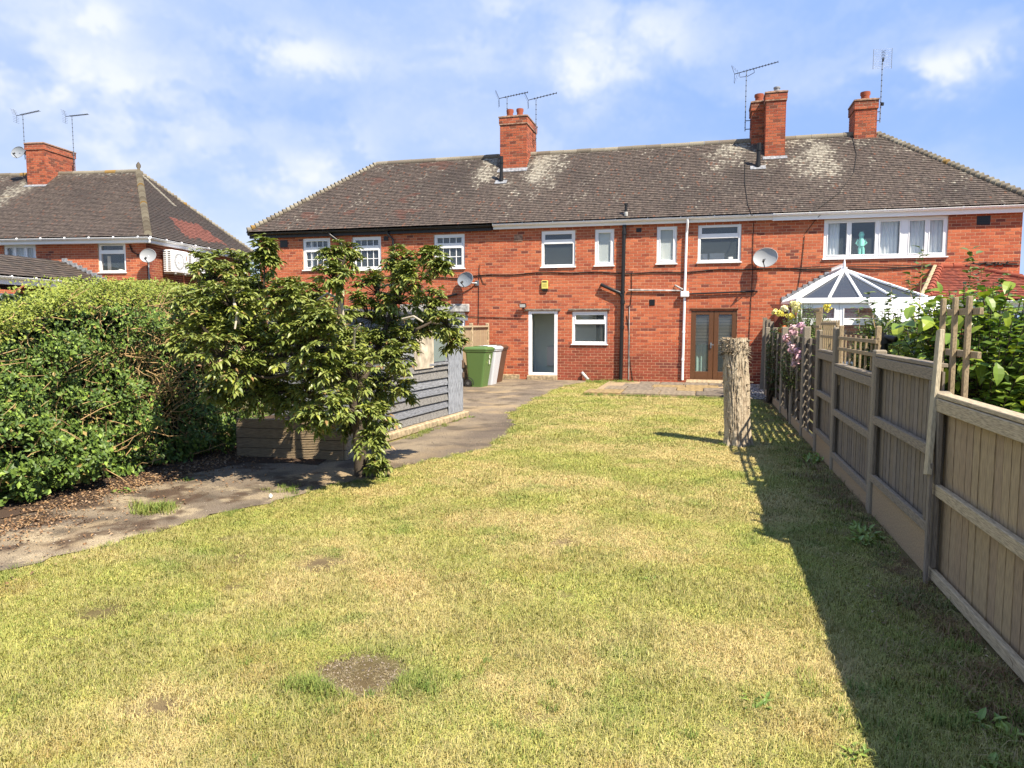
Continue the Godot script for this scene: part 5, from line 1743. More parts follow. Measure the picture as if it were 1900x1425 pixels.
# ---------------------------------------------------------------- shed
func build_shed() -> void:
	# right side faces the lawn; near end faces the camera
	var s := thing("garden_shed", "weathered blue-grey timber shed standing behind the pear tree", "shed", Vector3(-4.43, 0, -9.55), deg_to_rad(-5.2))
	# local: side wall in plane x = 0 from z = 0 back to z = -2.75; near end in plane z = 0 from x = -2.0 to 0
	var pl := MB.new()
	pl.cbox(Vector3(-1.0, 0.06, -1.35), Vector3(2.25, 0.12, 3.0), 0.02)
	obj("concrete_base", pl, MAT.step, s)
	var inner := MB.new()
	inner.box(Vector3(-1.0, 0.98, -1.36), Vector3(1.95, 1.7, 2.66))
	obj("core", inner, MAT.dark_timber, s)
	for k in 13:
		var y0 := 0.13 + k * 0.132
		# side boards stop short of the door; overlap like shiplap
		var m := MB.new()
		var zl := -2.13
		var off := rng.randf_range(-0.003, 0.003)
		var yj := rng.randf_range(-0.008, 0.008)
		off += 0.014
		m.face(Vector3(0.022 + off, y0 + yj, 0.02), Vector3(0.022 + off, y0 - yj, zl), Vector3(0.004, y0 + 0.146, zl), Vector3(0.004, y0 + 0.146, 0.02))
		m.face(Vector3(0.022 + off, y0, zl), Vector3(0.022 + off, y0, 0.02), Vector3(-0.01, y0 + 0.004, 0.02), Vector3(-0.01, y0 + 0.004, zl))
		m.face(Vector3(-0.01, y0, 0.02), Vector3(0.022 + off, y0, 0.02), Vector3(0.008, y0 + 0.138, 0.02), Vector3(-0.01, y0 + 0.138, 0.02))
		obj("board", m, MAT["shed%d" % (rng.randi() % 4)], s)
		var e := MB.new()
		e.face(Vector3(-2.0, y0, 0.022), Vector3(0.0, y0, 0.022), Vector3(0.0, y0 + 0.138, 0.008), Vector3(-2.0, y0 + 0.138, 0.008))
		e.face(Vector3(0.0, y0, 0.022), Vector3(-2.0, y0, 0.022), Vector3(-2.0, y0 + 0.004, -0.01), Vector3(0.0, y0 + 0.004, -0.01))
		obj("board", e, MAT["shed%d" % (rng.randi() % 4)], s)
	var cp := MB.new()
	cp.cbox(Vector3(0.01, 0.98, 0.02), Vector3(0.05, 1.72, 0.05), 0.006)
	obj("corner_post", cp, MAT.shed0, s)
	var d := part("door", s)
	for k in 7:
		var m := MB.new()
		m.cbox(Vector3(0.03, 0.98, -2.19 - k * 0.087), Vector3(0.03, 1.72, 0.082), 0.012)
		obj("board", m, MAT.shed_v, d)
	var hg := MB.new()
	hg.cbox(Vector3(0.055, 0.98, -2.72), Vector3(0.03, 0.14, 0.06), 0.006)
	hg.cbox(Vector3(0.055, 0.78, -2.73), Vector3(0.03, 0.1, 0.05), 0.006)
	obj("latch", hg, mat("5b4a3c", 0.6), d)
	var hb := MB.new()
	hb.cbox(Vector3(0.03, 1.73, -2.46), Vector3(0.03, 0.03, 0.66), 0.006)
	obj("head_rail", hb, MAT.felt, d)
	var w := part("window", s)
	var wm := MB.new()
	wm.cbox(Vector3(0.04, 1.31, -1.22), Vector3(0.02, 0.66, 0.66), 0.004)
	obj("covering_board", wm, MAT.cream, w)
	var wg := MB.new()
	wg.cbox(Vector3(0.032, 1.33, -1.80), Vector3(0.012, 0.52, 0.44), 0.003)
	obj("pane", wg, mat("7d8a86", 0.15), w)
	var wf := MB.new()
	wf.cbox(Vector3(0.04, 1.03, -1.75), Vector3(0.03, 0.04, 0.72), 0.004)
	obj("frame", wf, MAT.shed2, w)
	var r := part("roof", s)
	var rm := MB.new()
	rm.cbox(Vector3(-1.0, 1.90, -1.38), Vector3(2.22, 0.04, 2.96), 0.008, Color.WHITE, Basis(Vector3.BACK, -0.06))
	obj("felt", rm, MAT.felt, r)
	var rb := MB.new()
	rb.cbox(Vector3(0.09, 1.80, -1.38), Vector3(0.02, 0.09, 2.94), 0.004)
	obj("barge_board", rb, MAT.shed1, r)
	# raised planter built of grooved decking, in front of the shed
	var p := thing("decking_planter", "low bed edged with grooved decking boards in front of the shed", "planter", Vector3(-4.9, 0, -8.35), deg_to_rad(4.0))
	for k in 4:
		var y := 0.07 + k * 0.125
		var m := MB.new()
		m.cbox(Vector3(-0.1, y, 0.42), Vector3(1.45, 0.118, 0.026), 0.004)
		for q in 6:
			m.cbox(Vector3(-0.1, y - 0.05 + q * 0.02, 0.437), Vector3(1.45, 0.011, 0.010), 0.002)
		obj("board", m, MAT.decking, p)
		var m2 := MB.new()
		m2.cbox(Vector3(0.64, y, 0.02), Vector3(0.026, 0.118, 0.8), 0.004)
		for q in 6:
			m2.cbox(Vector3(0.657, y - 0.05 + q * 0.02, 0.02), Vector3(0.010, 0.011, 0.8), 0.002)
		obj("board", m2, MAT.rail, p)
	var fill := MB.new()
	fill.box(Vector3(-0.1, 0.22, 0.0), Vector3(1.43, 0.44, 0.8))
	obj("soil_fill", fill, MAT.soil, p)

# ---------------------------------------------------------------- stump
func build_stump() -> void:
	var t := thing("tree_stump", "tall pale tree stump with furrowed bark standing on the lawn", "stump", Vector3(0.54, 0, -10.4))
	var mb := MB.new()
	var seg := 120
	var ring := 110
	var f := FastNoiseLite.new()
	f.seed = 9
	f.frequency = 1.0
	f.fractal_octaves = 4
	for i in ring + 1:
		var y := 1.50 * i / ring
		var lean := Vector3(-0.075 * y / 1.5, 0, -0.02 * y)
		var base := 0.155 + 0.055 * exp(-y / 0.12) + 0.012 * sin(y * 2.2) + 0.012 * smoothstep(1.2, 1.42, y)
		for j in seg:
			var a := TAU * j / seg
			var dir := Vector3(cos(a), 0, sin(a))
			var g := absf(f.get_noise_3d(dir.x * 5.5 + sin(y * 3.0) * 0.3, y * 1.5, dir.z * 5.5))
			var fur := smoothstep(0.0, 0.22, g)
			var lump := f.get_noise_3d(dir.x * 1.2, y * 2.4, dir.z * 1.2)
			var r := base * (1.0 + 0.09 * lump) + 0.018 * (fur - 0.6) + 0.005 * f.get_noise_3d(dir.x * 22.0, y * 22.0, dir.z * 22.0)
			r += 0.02 * exp(-y / 0.1) * sin(a * 5.0 + 1.0)
			mb.v.append(lean + dir * r + Vector3(0, y + (0.03 * f.get_noise_3d(dir.x * 4.0, 5.0, dir.z * 4.0) if i == ring else 0.0), 0))
			mb.n.append(dir)
			var col := L("94806a").lerp(L("d8c8ac"), fur)
			col = col.lerp(L("bcab90"), smoothstep(0.0, 0.5, f.get_noise_3d(dir.x * 2.0, y * 3.0, dir.z * 2.0 + 9.0)) * 0.6)
			mb.c.append(col)
	for i in ring:
		for j in seg:
			var a := i * seg + j
			var b := i * seg + (j + 1) % seg
			mb.ix.append_array(PackedInt32Array([a, b, a + seg, b, b + seg, a + seg]))
	var st := SurfaceTool.new()
	st.create_from(mb.mesh(), 0)
	st.generate_normals()
	# top
	var tr := MeshInstance3D.new()
	tr.mesh = st.commit()
	tr.material_override = MAT.bark
	put("trunk", tr, t)
	var top := MB.new()
	var tc := Vector3(-0.075, 1.49, -0.03)
	for j in seg:
		top.tri(tc, mb.v[ring * seg + (j + 1) % seg], mb.v[ring * seg + j], L("b79f7c"))
	obj("cut_top", top, MAT.bark, t)
	# ragged ivy stubs round the top and knots on the bark
	var stubs := MB.new()
	for i in 330:
		var y := 1.28 + 0.2 * pow(rng.randf(), 1.3)
		if i > 250: y = rng.randf_range(0.12, 1.3)
		var a := rng.randf() * TAU
		if i > 250: a = float(int(rng.randf() * 9)) * 0.7 + rng.randf_range(-0.1, 0.1)
		if i > 250: y = 0.15 + float(int(rng.randf() * 11)) * 0.105 + rng.randf_range(-0.02, 0.02)
		var dir := Vector3(cos(a), 0, sin(a))
		var p := Vector3(-0.075 * y / 1.5, y, -0.02 * y) + dir * 0.150
		var q := p + dir * rng.randf_range(0.03, 0.075) + Vector3(0, rng.randf_range(-0.05, 0.03), 0) + rv() * 0.03
		stubs.tube([p, q], [rng.randf_range(0.005, 0.013), 0.003], 5, L(["a89880", "8f7f68", "bcae98", "7a6a56"][rng.randi() % 4]))
	var so := obj("bark_stubs", stubs, MAT.bark, t)
	so.set_meta("kind", "stuff")

# ---------------------------------------------------------------- hedge
func build_hedge() -> void:
	var h := thing("privet_hedge", "big rounded green hedge filling the left side beside the path", "hedge", Vector3(-6.1, 0, -6.6))
	var cp := Copies.new()
	var tw := MB.new()
	var f := FastNoiseLite.new()
	f.seed = 33
	f.frequency = 1.0
	f.fractal_octaves = 3
	# face at x = face(z,y); body towards -x; z from -4.6 to -8.9
	var n := 0
	while n < 66000:
		var z := rng.randf_range(-9.0, -4.5)
		var top := 2.20 + 0.06 * f.get_noise_1d(z * 2.0) - 0.35 * pow(clampf((-8.3 - z) / 0.7, 0.0, 1.0), 2.0)
		var face := -5.98 + 0.16 * f.get_noise_2d(z * 1.2, 3.0)
		var onface := rng.randf() < 0.62
		var p := Vector3()
		var out := Vector3()
		var deep := pow(rng.randf(), 1.7) * 0.55
		var back := 0.0 if onface else rng.randf() * 2.4
		# the end of the hedge nearest the camera rounds off
		top -= 0.46 * pow(clampf(((back - face) / -z - 0.90) / 0.32, 0.0, 1.4), 1.6)
		if onface:
			var y := pow(rng.randf(), 0.9) * top
			# bulges and hollows of the face
			var b := 0.44 * f.get_noise_3d(0.0, y * 1.7, z * 1.7) + 0.20 * f.get_noise_3d(4.0, y * 4.5, z * 4.5)
			var shoulder := 0.30 * pow(clampf((y - (top - 0.45)) / 0.45, 0.0, 1.0), 2.0)
			var foot := 0.22 * pow(clampf((0.5 - y) / 0.5, 0.0, 1.0), 2.0)
			# thin, woody hollow in the middle of the face
			var hollow := exp(-pow((z + 7.2) / 0.65, 2.0) - pow((y - 1.15) / 0.62, 2.0))
			hollow = maxf(hollow, 0.5 * exp(-pow((z + 6.3) / 0.5, 2.0) - pow((y - 1.3) / 0.4, 2.0)))
			if rng.randf() < hollow * 0.72 and b < 0.18:
				continue
			if f.get_noise_3d(2.0, y * 2.3, z * 2.3) < -0.03 and rng.randf() < 0.86:
				continue
			p = Vector3(face + b - shoulder - foot - deep - hollow * 0.12, y, z)
			out = Vector3(1, 0.35, 0.1)
		else:
			var x := face - back
			p = Vector3(x, top + 0.06 * f.get_noise_2d(x * 3.0, z * 3.0) - 0.12 * pow(clampf((x - face + 0.4) / 0.4, 0.0, 1.0), 2.0) - deep * 0.4, z)
			out = Vector3(0.15, 1, 0.1)
		if p.y < 0.03:
			continue
		n += 1
		var up: Vector3 = (out.normalized() + rv() * 0.9).normalized()
		var grow := (rv() + out * 0.45 + Vector3(0, 0.2, 0)).normalized()
		var zax := up
		var yax := (grow - zax * grow.dot(zax)).normalized()
		var xax := yax.cross(zax)
		var s := rng.randf_range(0.65, 1.25)
		if p.y > top - 0.28: s *= 0.72
		elif onface: s *= lerpf(1.5, 1.0, clampf(p.y / 1.4, 0.0, 1.0))
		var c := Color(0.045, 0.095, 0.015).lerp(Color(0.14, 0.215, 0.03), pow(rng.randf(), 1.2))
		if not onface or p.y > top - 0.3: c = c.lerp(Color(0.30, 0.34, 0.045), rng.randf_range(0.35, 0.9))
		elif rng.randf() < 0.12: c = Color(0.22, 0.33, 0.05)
		if rng.randf() < 0.02: c = Color(0.30, 0.22, 0.07)
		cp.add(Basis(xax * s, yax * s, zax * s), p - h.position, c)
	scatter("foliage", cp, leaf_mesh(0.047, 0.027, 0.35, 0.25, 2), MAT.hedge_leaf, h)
	# stems and twigs
	for i in 900:
		var z := rng.randf_range(-8.6, -4.9)
		var y := rng.randf_range(0.15, 1.9)
		if i > 420:
			z = -7.15 + rng.randfn() * 0.55
			y = clampf(1.15 + rng.randfn() * 0.5, 0.1, 1.9)
		var face := -5.98 + 0.16 * f.get_noise_2d(z * 1.2, 3.0) + 0.30 * f.get_noise_3d(0.0, y * 1.6, z * 1.6)
		var p := Vector3(face - rng.randf_range(0.05, 0.45), y, z)
		var d := (rv() + Vector3(0.35, 0.25, 0)).normalized() * rng.randf_range(0.12, 0.40)
		var mid := p + d * 0.5 + rv() * 0.04
		tw.tube([p - h.position, mid - h.position, p + d - h.position], [0.0055, 0.004, 0.002], 4, Color.WHITE, false)
	var to := obj("twigs", tw, MAT.twig, h)
	to.set_meta("kind", "stuff")
	for i in 9:
		var st := MB.new()
		var z := -5.3 - i * 0.42 + rng.randf_range(-0.1, 0.1)
		var b := Vector3(-6.7 + rng.randf_range(-0.12, 0.1), 0, z) - h.position
		var pts := [b]
		var rad := [0.035]
		for k in 5:
			b = b + Vector3(rng.randf_range(-0.07, 0.09), 0.34, rng.randf_range(-0.1, 0.1))
			pts.append(b)
			rad.append(0.033 - k * 0.006)
		st.tube(pts, rad, 8)
		obj("stem", st, MAT.pear_bark, h)
	# dense shaded heart of old wood
	var core := MB.new()
	for i in 260:
		var z := rng.randf_range(-8.8, -4.9)
		var x := rng.randf_range(-8.0, -6.6)
		var y := rng.randf_range(0.0, 1.0)
		var p := Vector3(x, y, z) - h.position
		core.tube([p, p + Vector3(rng.randf_range(-0.3, 0.3), rng.randf_range(0.5, 0.8), rng.randf_range(-0.3, 0.3))], [0.02, 0.01], 5, Color.WHITE, false)
	obj("old_wood", core, MAT.pear_bark, h).set_meta("kind", "stuff")
	var cp2 := Copies.new()
	for i in 24000:
		var z := rng.randf_range(-8.9, -4.8)
		var top := 2.0 - 0.75 * pow(clampf((z + 6.6) / 2.0, 0.0, 1.2), 2.2)
		var p := Vector3(rng.randf_range(-7.9, -6.7), rng.randf_range(0.02, top), z)
		cp2.add(frame_to(rv(), rng.randf() * TAU).scaled(Vector3.ONE * rng.randf_range(1.4, 2.2)), p - h.position, Color(0.03, 0.055, 0.012))  # near-black tint puts the shade inside the hedge into the leaf colour
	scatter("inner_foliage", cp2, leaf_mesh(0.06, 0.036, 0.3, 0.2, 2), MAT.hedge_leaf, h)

# ---------------------------------------------------------------- pear tree
func build_pear_tree() -> void:
	var t := thing("pear_tree", "small leaning fruit tree with drooping leaves in front of the shed", "tree", Vector3(-3.62, 0, -7.2))
	var O := t.position
	var limbs := [
		[[Vector3(-3.62, -0.05, -7.2), Vector3(-3.65, 0.3, -7.22), Vector3(-3.67, 0.63, -7.19), Vector3(-3.69, 0.91, -7.16)], [0.085, 0.065, 0.06, 0.055]],
		[[Vector3(-3.69, 0.88, -7.16), Vector3(-3.89, 1.21, -7.03), Vector3(-4.2, 1.5, -6.87), Vector3(-4.53, 1.7, -6.7), Vector3(-4.81, 1.93, -6.54), Vector3(-5.1, 2.1, -6.6)], [0.05, 0.045, 0.038, 0.03, 0.02, 0.008]],
		[[Vector3(-3.69, 0.88, -7.16), Vector3(-3.79, 1.35, -7.17), Vector3(-3.84, 1.76, -7.19), Vector3(-3.88, 2.18, -7.22), Vector3(-3.81, 2.42, -7.26)], [0.045, 0.038, 0.03, 0.02, 0.008]],
		[[Vector3(-3.69, 0.88, -7.16), Vector3(-3.59, 1.28, -7.43), Vector3(-3.49, 1.64, -7.59), Vector3(-3.39, 2.02, -7.75), Vector3(-3.13, 2.4, -7.85)], [0.045, 0.036, 0.028, 0.018, 0.007]],
		[[Vector3(-3.59, 1.28, -7.43), Vector3(-3.28, 1.52, -7.63), Vector3(-3.02, 1.71, -7.82), Vector3(-2.78, 1.58, -7.87)], [0.03, 0.022, 0.014, 0.006]],
		[[Vector3(-3.89, 1.21, -7.03), Vector3(-4.03, 1.2, -6.68), Vector3(-4.24, 1.16, -6.42), Vector3(-4.49, 1.22, -6.25)], [0.03, 0.024, 0.015, 0.006]],
		[[Vector3(-4.53, 1.7, -6.7), Vector3(-4.49, 2.05, -6.74), Vector3(-4.46, 2.44, -6.72)], [0.018, 0.012, 0.005]],
		[[Vector3(-3.66, 0.6, -7.19), Vector3(-3.9, 0.85, -6.95), Vector3(-4.3, 0.95, -6.85), Vector3(-4.75, 0.95, -6.9)], [0.03, 0.022, 0.015, 0.006]],
		[[Vector3(-3.66, 0.55, -7.19), Vector3(-3.5, 0.75, -6.9), Vector3(-3.35, 0.8, -6.6)], [0.02, 0.014, 0.006]]]
	var joints := []
	for i in limbs.size():
		var mb := MB.new()
		var pts := []
		var rad := []
		var src: Array = limbs[i][0]
		for k in src.size() - 1:
			for q in 4:
				var u := q / 4.0
				var p: Vector3 = src[k].cubic_interpolate(src[k + 1], src[max(k - 1, 0)], src[min(k + 2, src.size() - 1)], u)
				pts.append(p + rv() * 0.010 - O)
				rad.append(lerpf(limbs[i][1][k], limbs[i][1][k + 1], u))
				joints.append(p)
		pts.append(src[-1] - O)
		rad.append(limbs[i][1][-1])
		joints.append(src[-1])
		mb.tube(pts, rad, 10)
		obj("trunk" if i == 0 else "limb", mb, MAT.pear_bark, t)
	# bare silvery snags
	for q in [[Vector3(-3.65, 1.66, -6.93), Vector3(-3.67, 1.99, -6.88), Vector3(-3.68, 2.2, -6.86)], [Vector3(-4.48, 1.65, -6.3), Vector3(-4.46, 1.85, -6.2), Vector3(-4.43, 1.98, -6.15), Vector3(-4.33, 2.05, -6.16)], [Vector3(-4.43, 1.90, -6.15), Vector3(-4.35, 1.8, -6.08), Vector3(-4.36, 1.65, -6.05)], [Vector3(-3.42, 1.45, -6.66), Vector3(-3.36, 1.62, -6.58), Vector3(-3.28, 1.7, -6.55)], [Vector3(-3.67, 1.95, -6.88), Vector3(-3.8, 2.02, -6.85), Vector3(-3.92, 1.95, -6.84)], [Vector3(-3.15, 1.75, -7.3), Vector3(-3.0, 1.78, -7.25), Vector3(-2.88, 1.72, -7.22)], [Vector3(-3.95, 1.72, -6.5), Vector3(-3.93, 1.5, -6.42), Vector3(-3.96, 1.38, -6.4)]]:
		var mb := MB.new()
		var pts := []
		for p in q:
			pts.append(p - O)
		mb.tube(pts, [0.016, 0.013, 0.009, 0.006], 7)
		obj("dead_branch", mb, MAT.dead, t)
	var clumps := [[-5.13, 2.14, -6.8, 0.31], [-5.36, 2.31, -6.98, 0.21], [-5.03, 2.31, -7.05, 0.24], [-4.46, 2.47, -6.75, 0.14], [-4.48, 2.34, -6.81, 0.16], [-5.28, 1.82, -6.63, 0.32], [-4.51, 1.86, -6.22, 0.32], [-5.02, 1.49, -6.21, 0.25], [-4.64, 1.94, -6.86, 0.32], [-4.59, 1.44, -6.05, 0.29], [-4.41, 1.49, -6.41, 0.33], [-4.66, 1.64, -7.41, 0.34], [-4.48, 1.17, -6.22, 0.27], [-4.67, 1.09, -7.17, 0.37], [-3.85, 1.38, -6.39, 0.3], [-4.31, 0.76, -6.96, 0.3], [-3.72, 0.69, -6.34, 0.2], [-3.42, 0.87, -6.24, 0.24], [-3.85, 0.47, -7.45, 0.24], [-3.2, 0.48, -6.59, 0.17], [-3.15, 0.72, -6.63, 0.21], [-3.72, 0.82, -7.69, 0.32], [-3.47, 0.96, -7.59, 0.28], [-3.43, 1.21, -6.72, 0.31], [-4.21, 1.58, -7.59, 0.32], [-4.07, 1.94, -7.0, 0.25], [-4.41, 2.06, -7.14, 0.18], [-3.6, 2.14, -6.62, 0.2], [-4.03, 2.46, -7.68, 0.21], [-3.99, 2.42, -7.3, 0.14], [-3.74, 2.08, -7.77, 0.27], [-3.8, 1.77, -7.61, 0.31], [-3.29, 2.37, -7.53, 0.21], [-3.06, 2.17, -7.3, 0.2], [-2.91, 2.42, -7.56, 0.16], [-2.67, 2.27, -7.24, 0.13], [-3.24, 1.94, -7.48, 0.29], [-3.13, 1.9, -8.1, 0.27], [-2.73, 1.67, -7.56, 0.2], [-2.82, 1.45, -8.0, 0.17], [-3.3, 1.6, -8.23, 0.2], [-3.52, 1.58, -7.88, 0.32], [-3.1, 1.3, -7.06, 0.23], [-3.54, 1.4, -7.48, 0.28], [-3.59, 1.42, -6.81, 0.25], [-4.32, 1.82, -6.99, 0.22], [-3.59, 1.23, -6.24, 0.21], [-3.41, 0.13, -7.16, 0.13], [-4.84, 0.86, -7.01, 0.27], [-5.05, 0.88, -6.73, 0.24], [-3.48, 0.85, -8.07, 0.18], [-3.26, 1.46, -7.45, 0.24], [-4.58, 1.7, -6.58, 0.29], [-4.18, 1.43, -6.54, 0.29], [-3.81, 1.65, -6.34, 0.26], [-4.78, 1.16, -7.03, 0.29], [-3.52, 1.7, -6.24, 0.24], [-4.0, 0.97, -6.73, 0.26], [-3.86, 0.98, -7.3, 0.26], [-3.93, 1.91, -6.26, 0.21], [-3.81, 1.19, -6.86, 0.26], [-4.93, 1.65, -6.69, 0.29], [-3.59, 1.5, -6.26, 0.26], [-4.84, 1.87, -6.41, 0.26], [-4.84, 2.03, -6.87, 0.22], [-3.54, 1.48, -6.82, 0.23], [-4.43, 0.88, -6.9, 0.23], [-4.75, 1.6, -6.12, 0.23]]
	var cp := Copies.new()
	var tw := MB.new()
	for c in clumps:
		var ctr := Vector3(c[0], c[1], c[2])
		var rad: float = c[3]
		var near: Vector3 = joints[0]
		for j in joints:
			if j.distance_squared_to(ctr) < near.distance_squared_to(ctr):
				near = j
		# branchlet from the limb into the clump
		var hub := ctr - (ctr - near).normalized() * rad * 0.4
		if near.distance_to(hub) > 0.05:
			tw.tube([near - O, near.lerp(hub, 0.5) + Vector3(0, 0.05, 0) + rv() * 0.05 - O, hub - O], [0.012, 0.009, 0.006], 6, Color.WHITE, false)
		var shoots := int(14 + rad * 105)
		for k in shoots:
			var d := (rv() + Vector3(0, 0.25, 0)).normalized()
			var tip := ctr + d * rad * rng.randf_range(0.45, 1.12)
			var mid := hub.lerp(tip, 0.55) + Vector3(0, 0.04, 0)
			tw.tube([hub - O, mid - O, tip - O], [0.005, 0.0035, 0.002], 4, Color.WHITE, false)
			# leaves in a whorl along the last half of the shoot, arching outward and down
			var nl := 9 + int(rng.randf() * 8)
			for q in nl:
				var u := 0.25 + 0.75 * float(q) / nl
				var p := mid.lerp(tip, u) + rv() * 0.012
				var a := q * 2.4 + rng.randf() * 0.6
				var side := Vector3(cos(a), 0, sin(a))
				var grow := (side + d * 0.5 + Vector3(0, rng.randf_range(-0.25, 0.45), 0)).normalized()
				var up := (Vector3.UP + rv() * 0.45)
				var zax := (up - grow * up.dot(grow)).normalized()
				var xax := grow.cross(zax)
				var s := rng.randf_range(0.7, 1.25)
				var col := Color(0.125, 0.175, 0.032).lerp(Color(0.27, 0.30, 0.075), rng.randf())
				if rng.randf() < 0.06: col = Color(0.30, 0.33, 0.05)
				if rng.randf() < 0.03: col = Color(0.30, 0.19, 0.08)
				cp.add(Basis(xax * s, grow * s, zax * s), p - O, col)
	scatter("crown", cp, leaf_mesh(0.085, 0.033, 0.55, 0.75, 4), MAT.leaf, t)
	obj("twigs", tw, MAT.pear_bark, t).set_meta("kind", "stuff")

# ---------------------------------------------------------------- bins
func wheelie_bin(called: String, label: String, at: Vector3, turn: float, body: Material, lidm: Material) -> void:
	var b := thing(called, label, "bin", at, turn, "wheeled bins by the house")
	# front faces +x; wheels at the back (-x)
	var mb := MB.new()
	var rings := [[0.0, 0.20, 0.22, -0.02], [0.5, 0.255, 0.255, 0.0], [0.93, 0.30, 0.285, 0.02], [0.95, 0.325, 0.30, 0.02], [0.985, 0.325, 0.30, 0.02]]
	var loop := func(hx: float, hz: float, ox: float, y: float) -> Array:
		var r := 0.05
		var out := []
		for k in 4:
			var cx := (hx - r) * (1.0 if k == 0 or k == 3 else -1.0)
			var cz := (hz - r) * (1.0 if k < 2 else -1.0)
			for q in 4:
				var a := PI / 2 * k + PI / 2 * q / 3.0
				out.append(Vector3(cx + ox + r * cos(PI / 2 - a + PI / 2 - PI / 2), y, cz + r * sin(PI / 2 - a + PI / 2 - PI / 2)) if false else Vector3(cx + ox + r * cos(a), y, cz + r * sin(a)))
		return out
	for i in rings.size() - 1:
		var l0: Array = loop.call(rings[i][1], rings[i][2], rings[i][3], rings[i][0])
		var l1: Array = loop.call(rings[i + 1][1], rings[i + 1][2], rings[i + 1][3], rings[i + 1][0])
		for j in 16:
			var k := (j + 1) % 16
			mb.face(l0[k], l0[j], l1[j], l1[k])
	obj("body", mb, body, b)
	var lid := MB.new()
	var la: Array = loop.call(0.345, 0.31, 0.015, 0.988)
	var lb: Array = loop.call(0.345, 0.31, 0.015, 1.03)
	var lc: Array = loop.call(0.30, 0.27, 0.0, 1.07)
	for j in 16:
		var k := (j + 1) % 16
		lid.face(la[k], la[j], lb[j], lb[k])
		lid.face(lb[k], lb[j], lc[j], lc[k])
		lid.tri(Vector3(0, 1.075, 0), lc[k], lc[j])
	lid.cbox(Vector3(0.05, 1.08, 0.0), Vector3(0.34, 0.02, 0.2), 0.008)
	obj("lid", lid, lidm, b)
	var hd := MB.new()
	hd.tube([Vector3(-0.39, 1.0, -0.22), Vector3(-0.39, 1.0, 0.22)], [0.016, 0.016], 8)
	for z in [-0.2, 0.2]:
		hd.box(Vector3(-0.345, 0.985, z), Vector3(0.12, 0.04, 0.03))
	obj("handle", hd, lidm, b)
	for z in [-0.26, 0.26]:
		var w := MB.new()
		w.tube([Vector3(-0.20, 0.10, z - 0.025), Vector3(-0.20, 0.10, z + 0.025)], [0.10, 0.10], 20)
		var wo := obj("wheel", w, MAT.rubber, b)
		var hub := MB.new()
		hub.tube([Vector3(-0.20, 0.10, z - 0.03), Vector3(-0.20, 0.10, z + 0.03)], [0.045, 0.045], 14)
		obj("hub", hub, mat("55575a", 0.5), wo)
		var ar := MB.new()
		for k in 8:
			var a0 := -0.3 + k * 0.26
			var a1 := a0 + 0.26
			ar.tube([Vector3(-0.20 + cos(a0) * 0.15, 0.10 + sin(a0) * 0.15, z), Vector3(-0.20 + cos(a1) * 0.15, 0.10 + sin(a1) * 0.15, z)], [0.010, 0.010], 5)
		obj("wheel_arch", ar, MAT.rubber, b)
	if called == "green_bin":
		var st := MB.new()
		var tm := TextMesh.new()
		tm.text = "4"
		tm.font = SystemFont.new()
		tm.font.font_names = PackedStringArray(["Droid Sans"])
		tm.font_size = 32
		tm.pixel_size = 0.005
		tm.depth = 0.004
		for k in 2:
			var o := MeshInstance3D.new()
			var t2 := tm.duplicate()
			t2.text = ["4", "8"][k]
			o.mesh = t2
			o.material_override = MAT.white_print
			put("number", o, b)
			o.rotation = Vector3(0, PI / 2, 0.0)
			o.position = Vector3(0.312 - 0.012 * k, 0.80 - k * 0.14, -0.02)
		st.box(Vector3(0.283, 0.66, 0.10), Vector3(0.004, 0.07, 0.012), Color.WHITE, Basis(Vector3.RIGHT, 0.4))
		obj("scuff", st, mat("b6d46a", 0.8), b)

func build_bins() -> void:
	wheelie_bin("green_bin", "green wheeled bin with white number on its front nearest the shed", Vector3(-5.78, 0.012, -18.5), -0.10, MAT.bin_green, MAT.bin_green)
	wheelie_bin("grey_bin", "pale grey wheeled bin between the green and brown bins", Vector3(-5.74, 0.012, -19.25), -0.05, MAT.bin_grey, MAT.bin_grey)
	wheelie_bin("brown_bin", "dark brown wheeled bin nearest the house wall", Vector3(-5.80, 0.012, -20.05), -0.08, MAT.bin_brown, MAT.bin_brown)

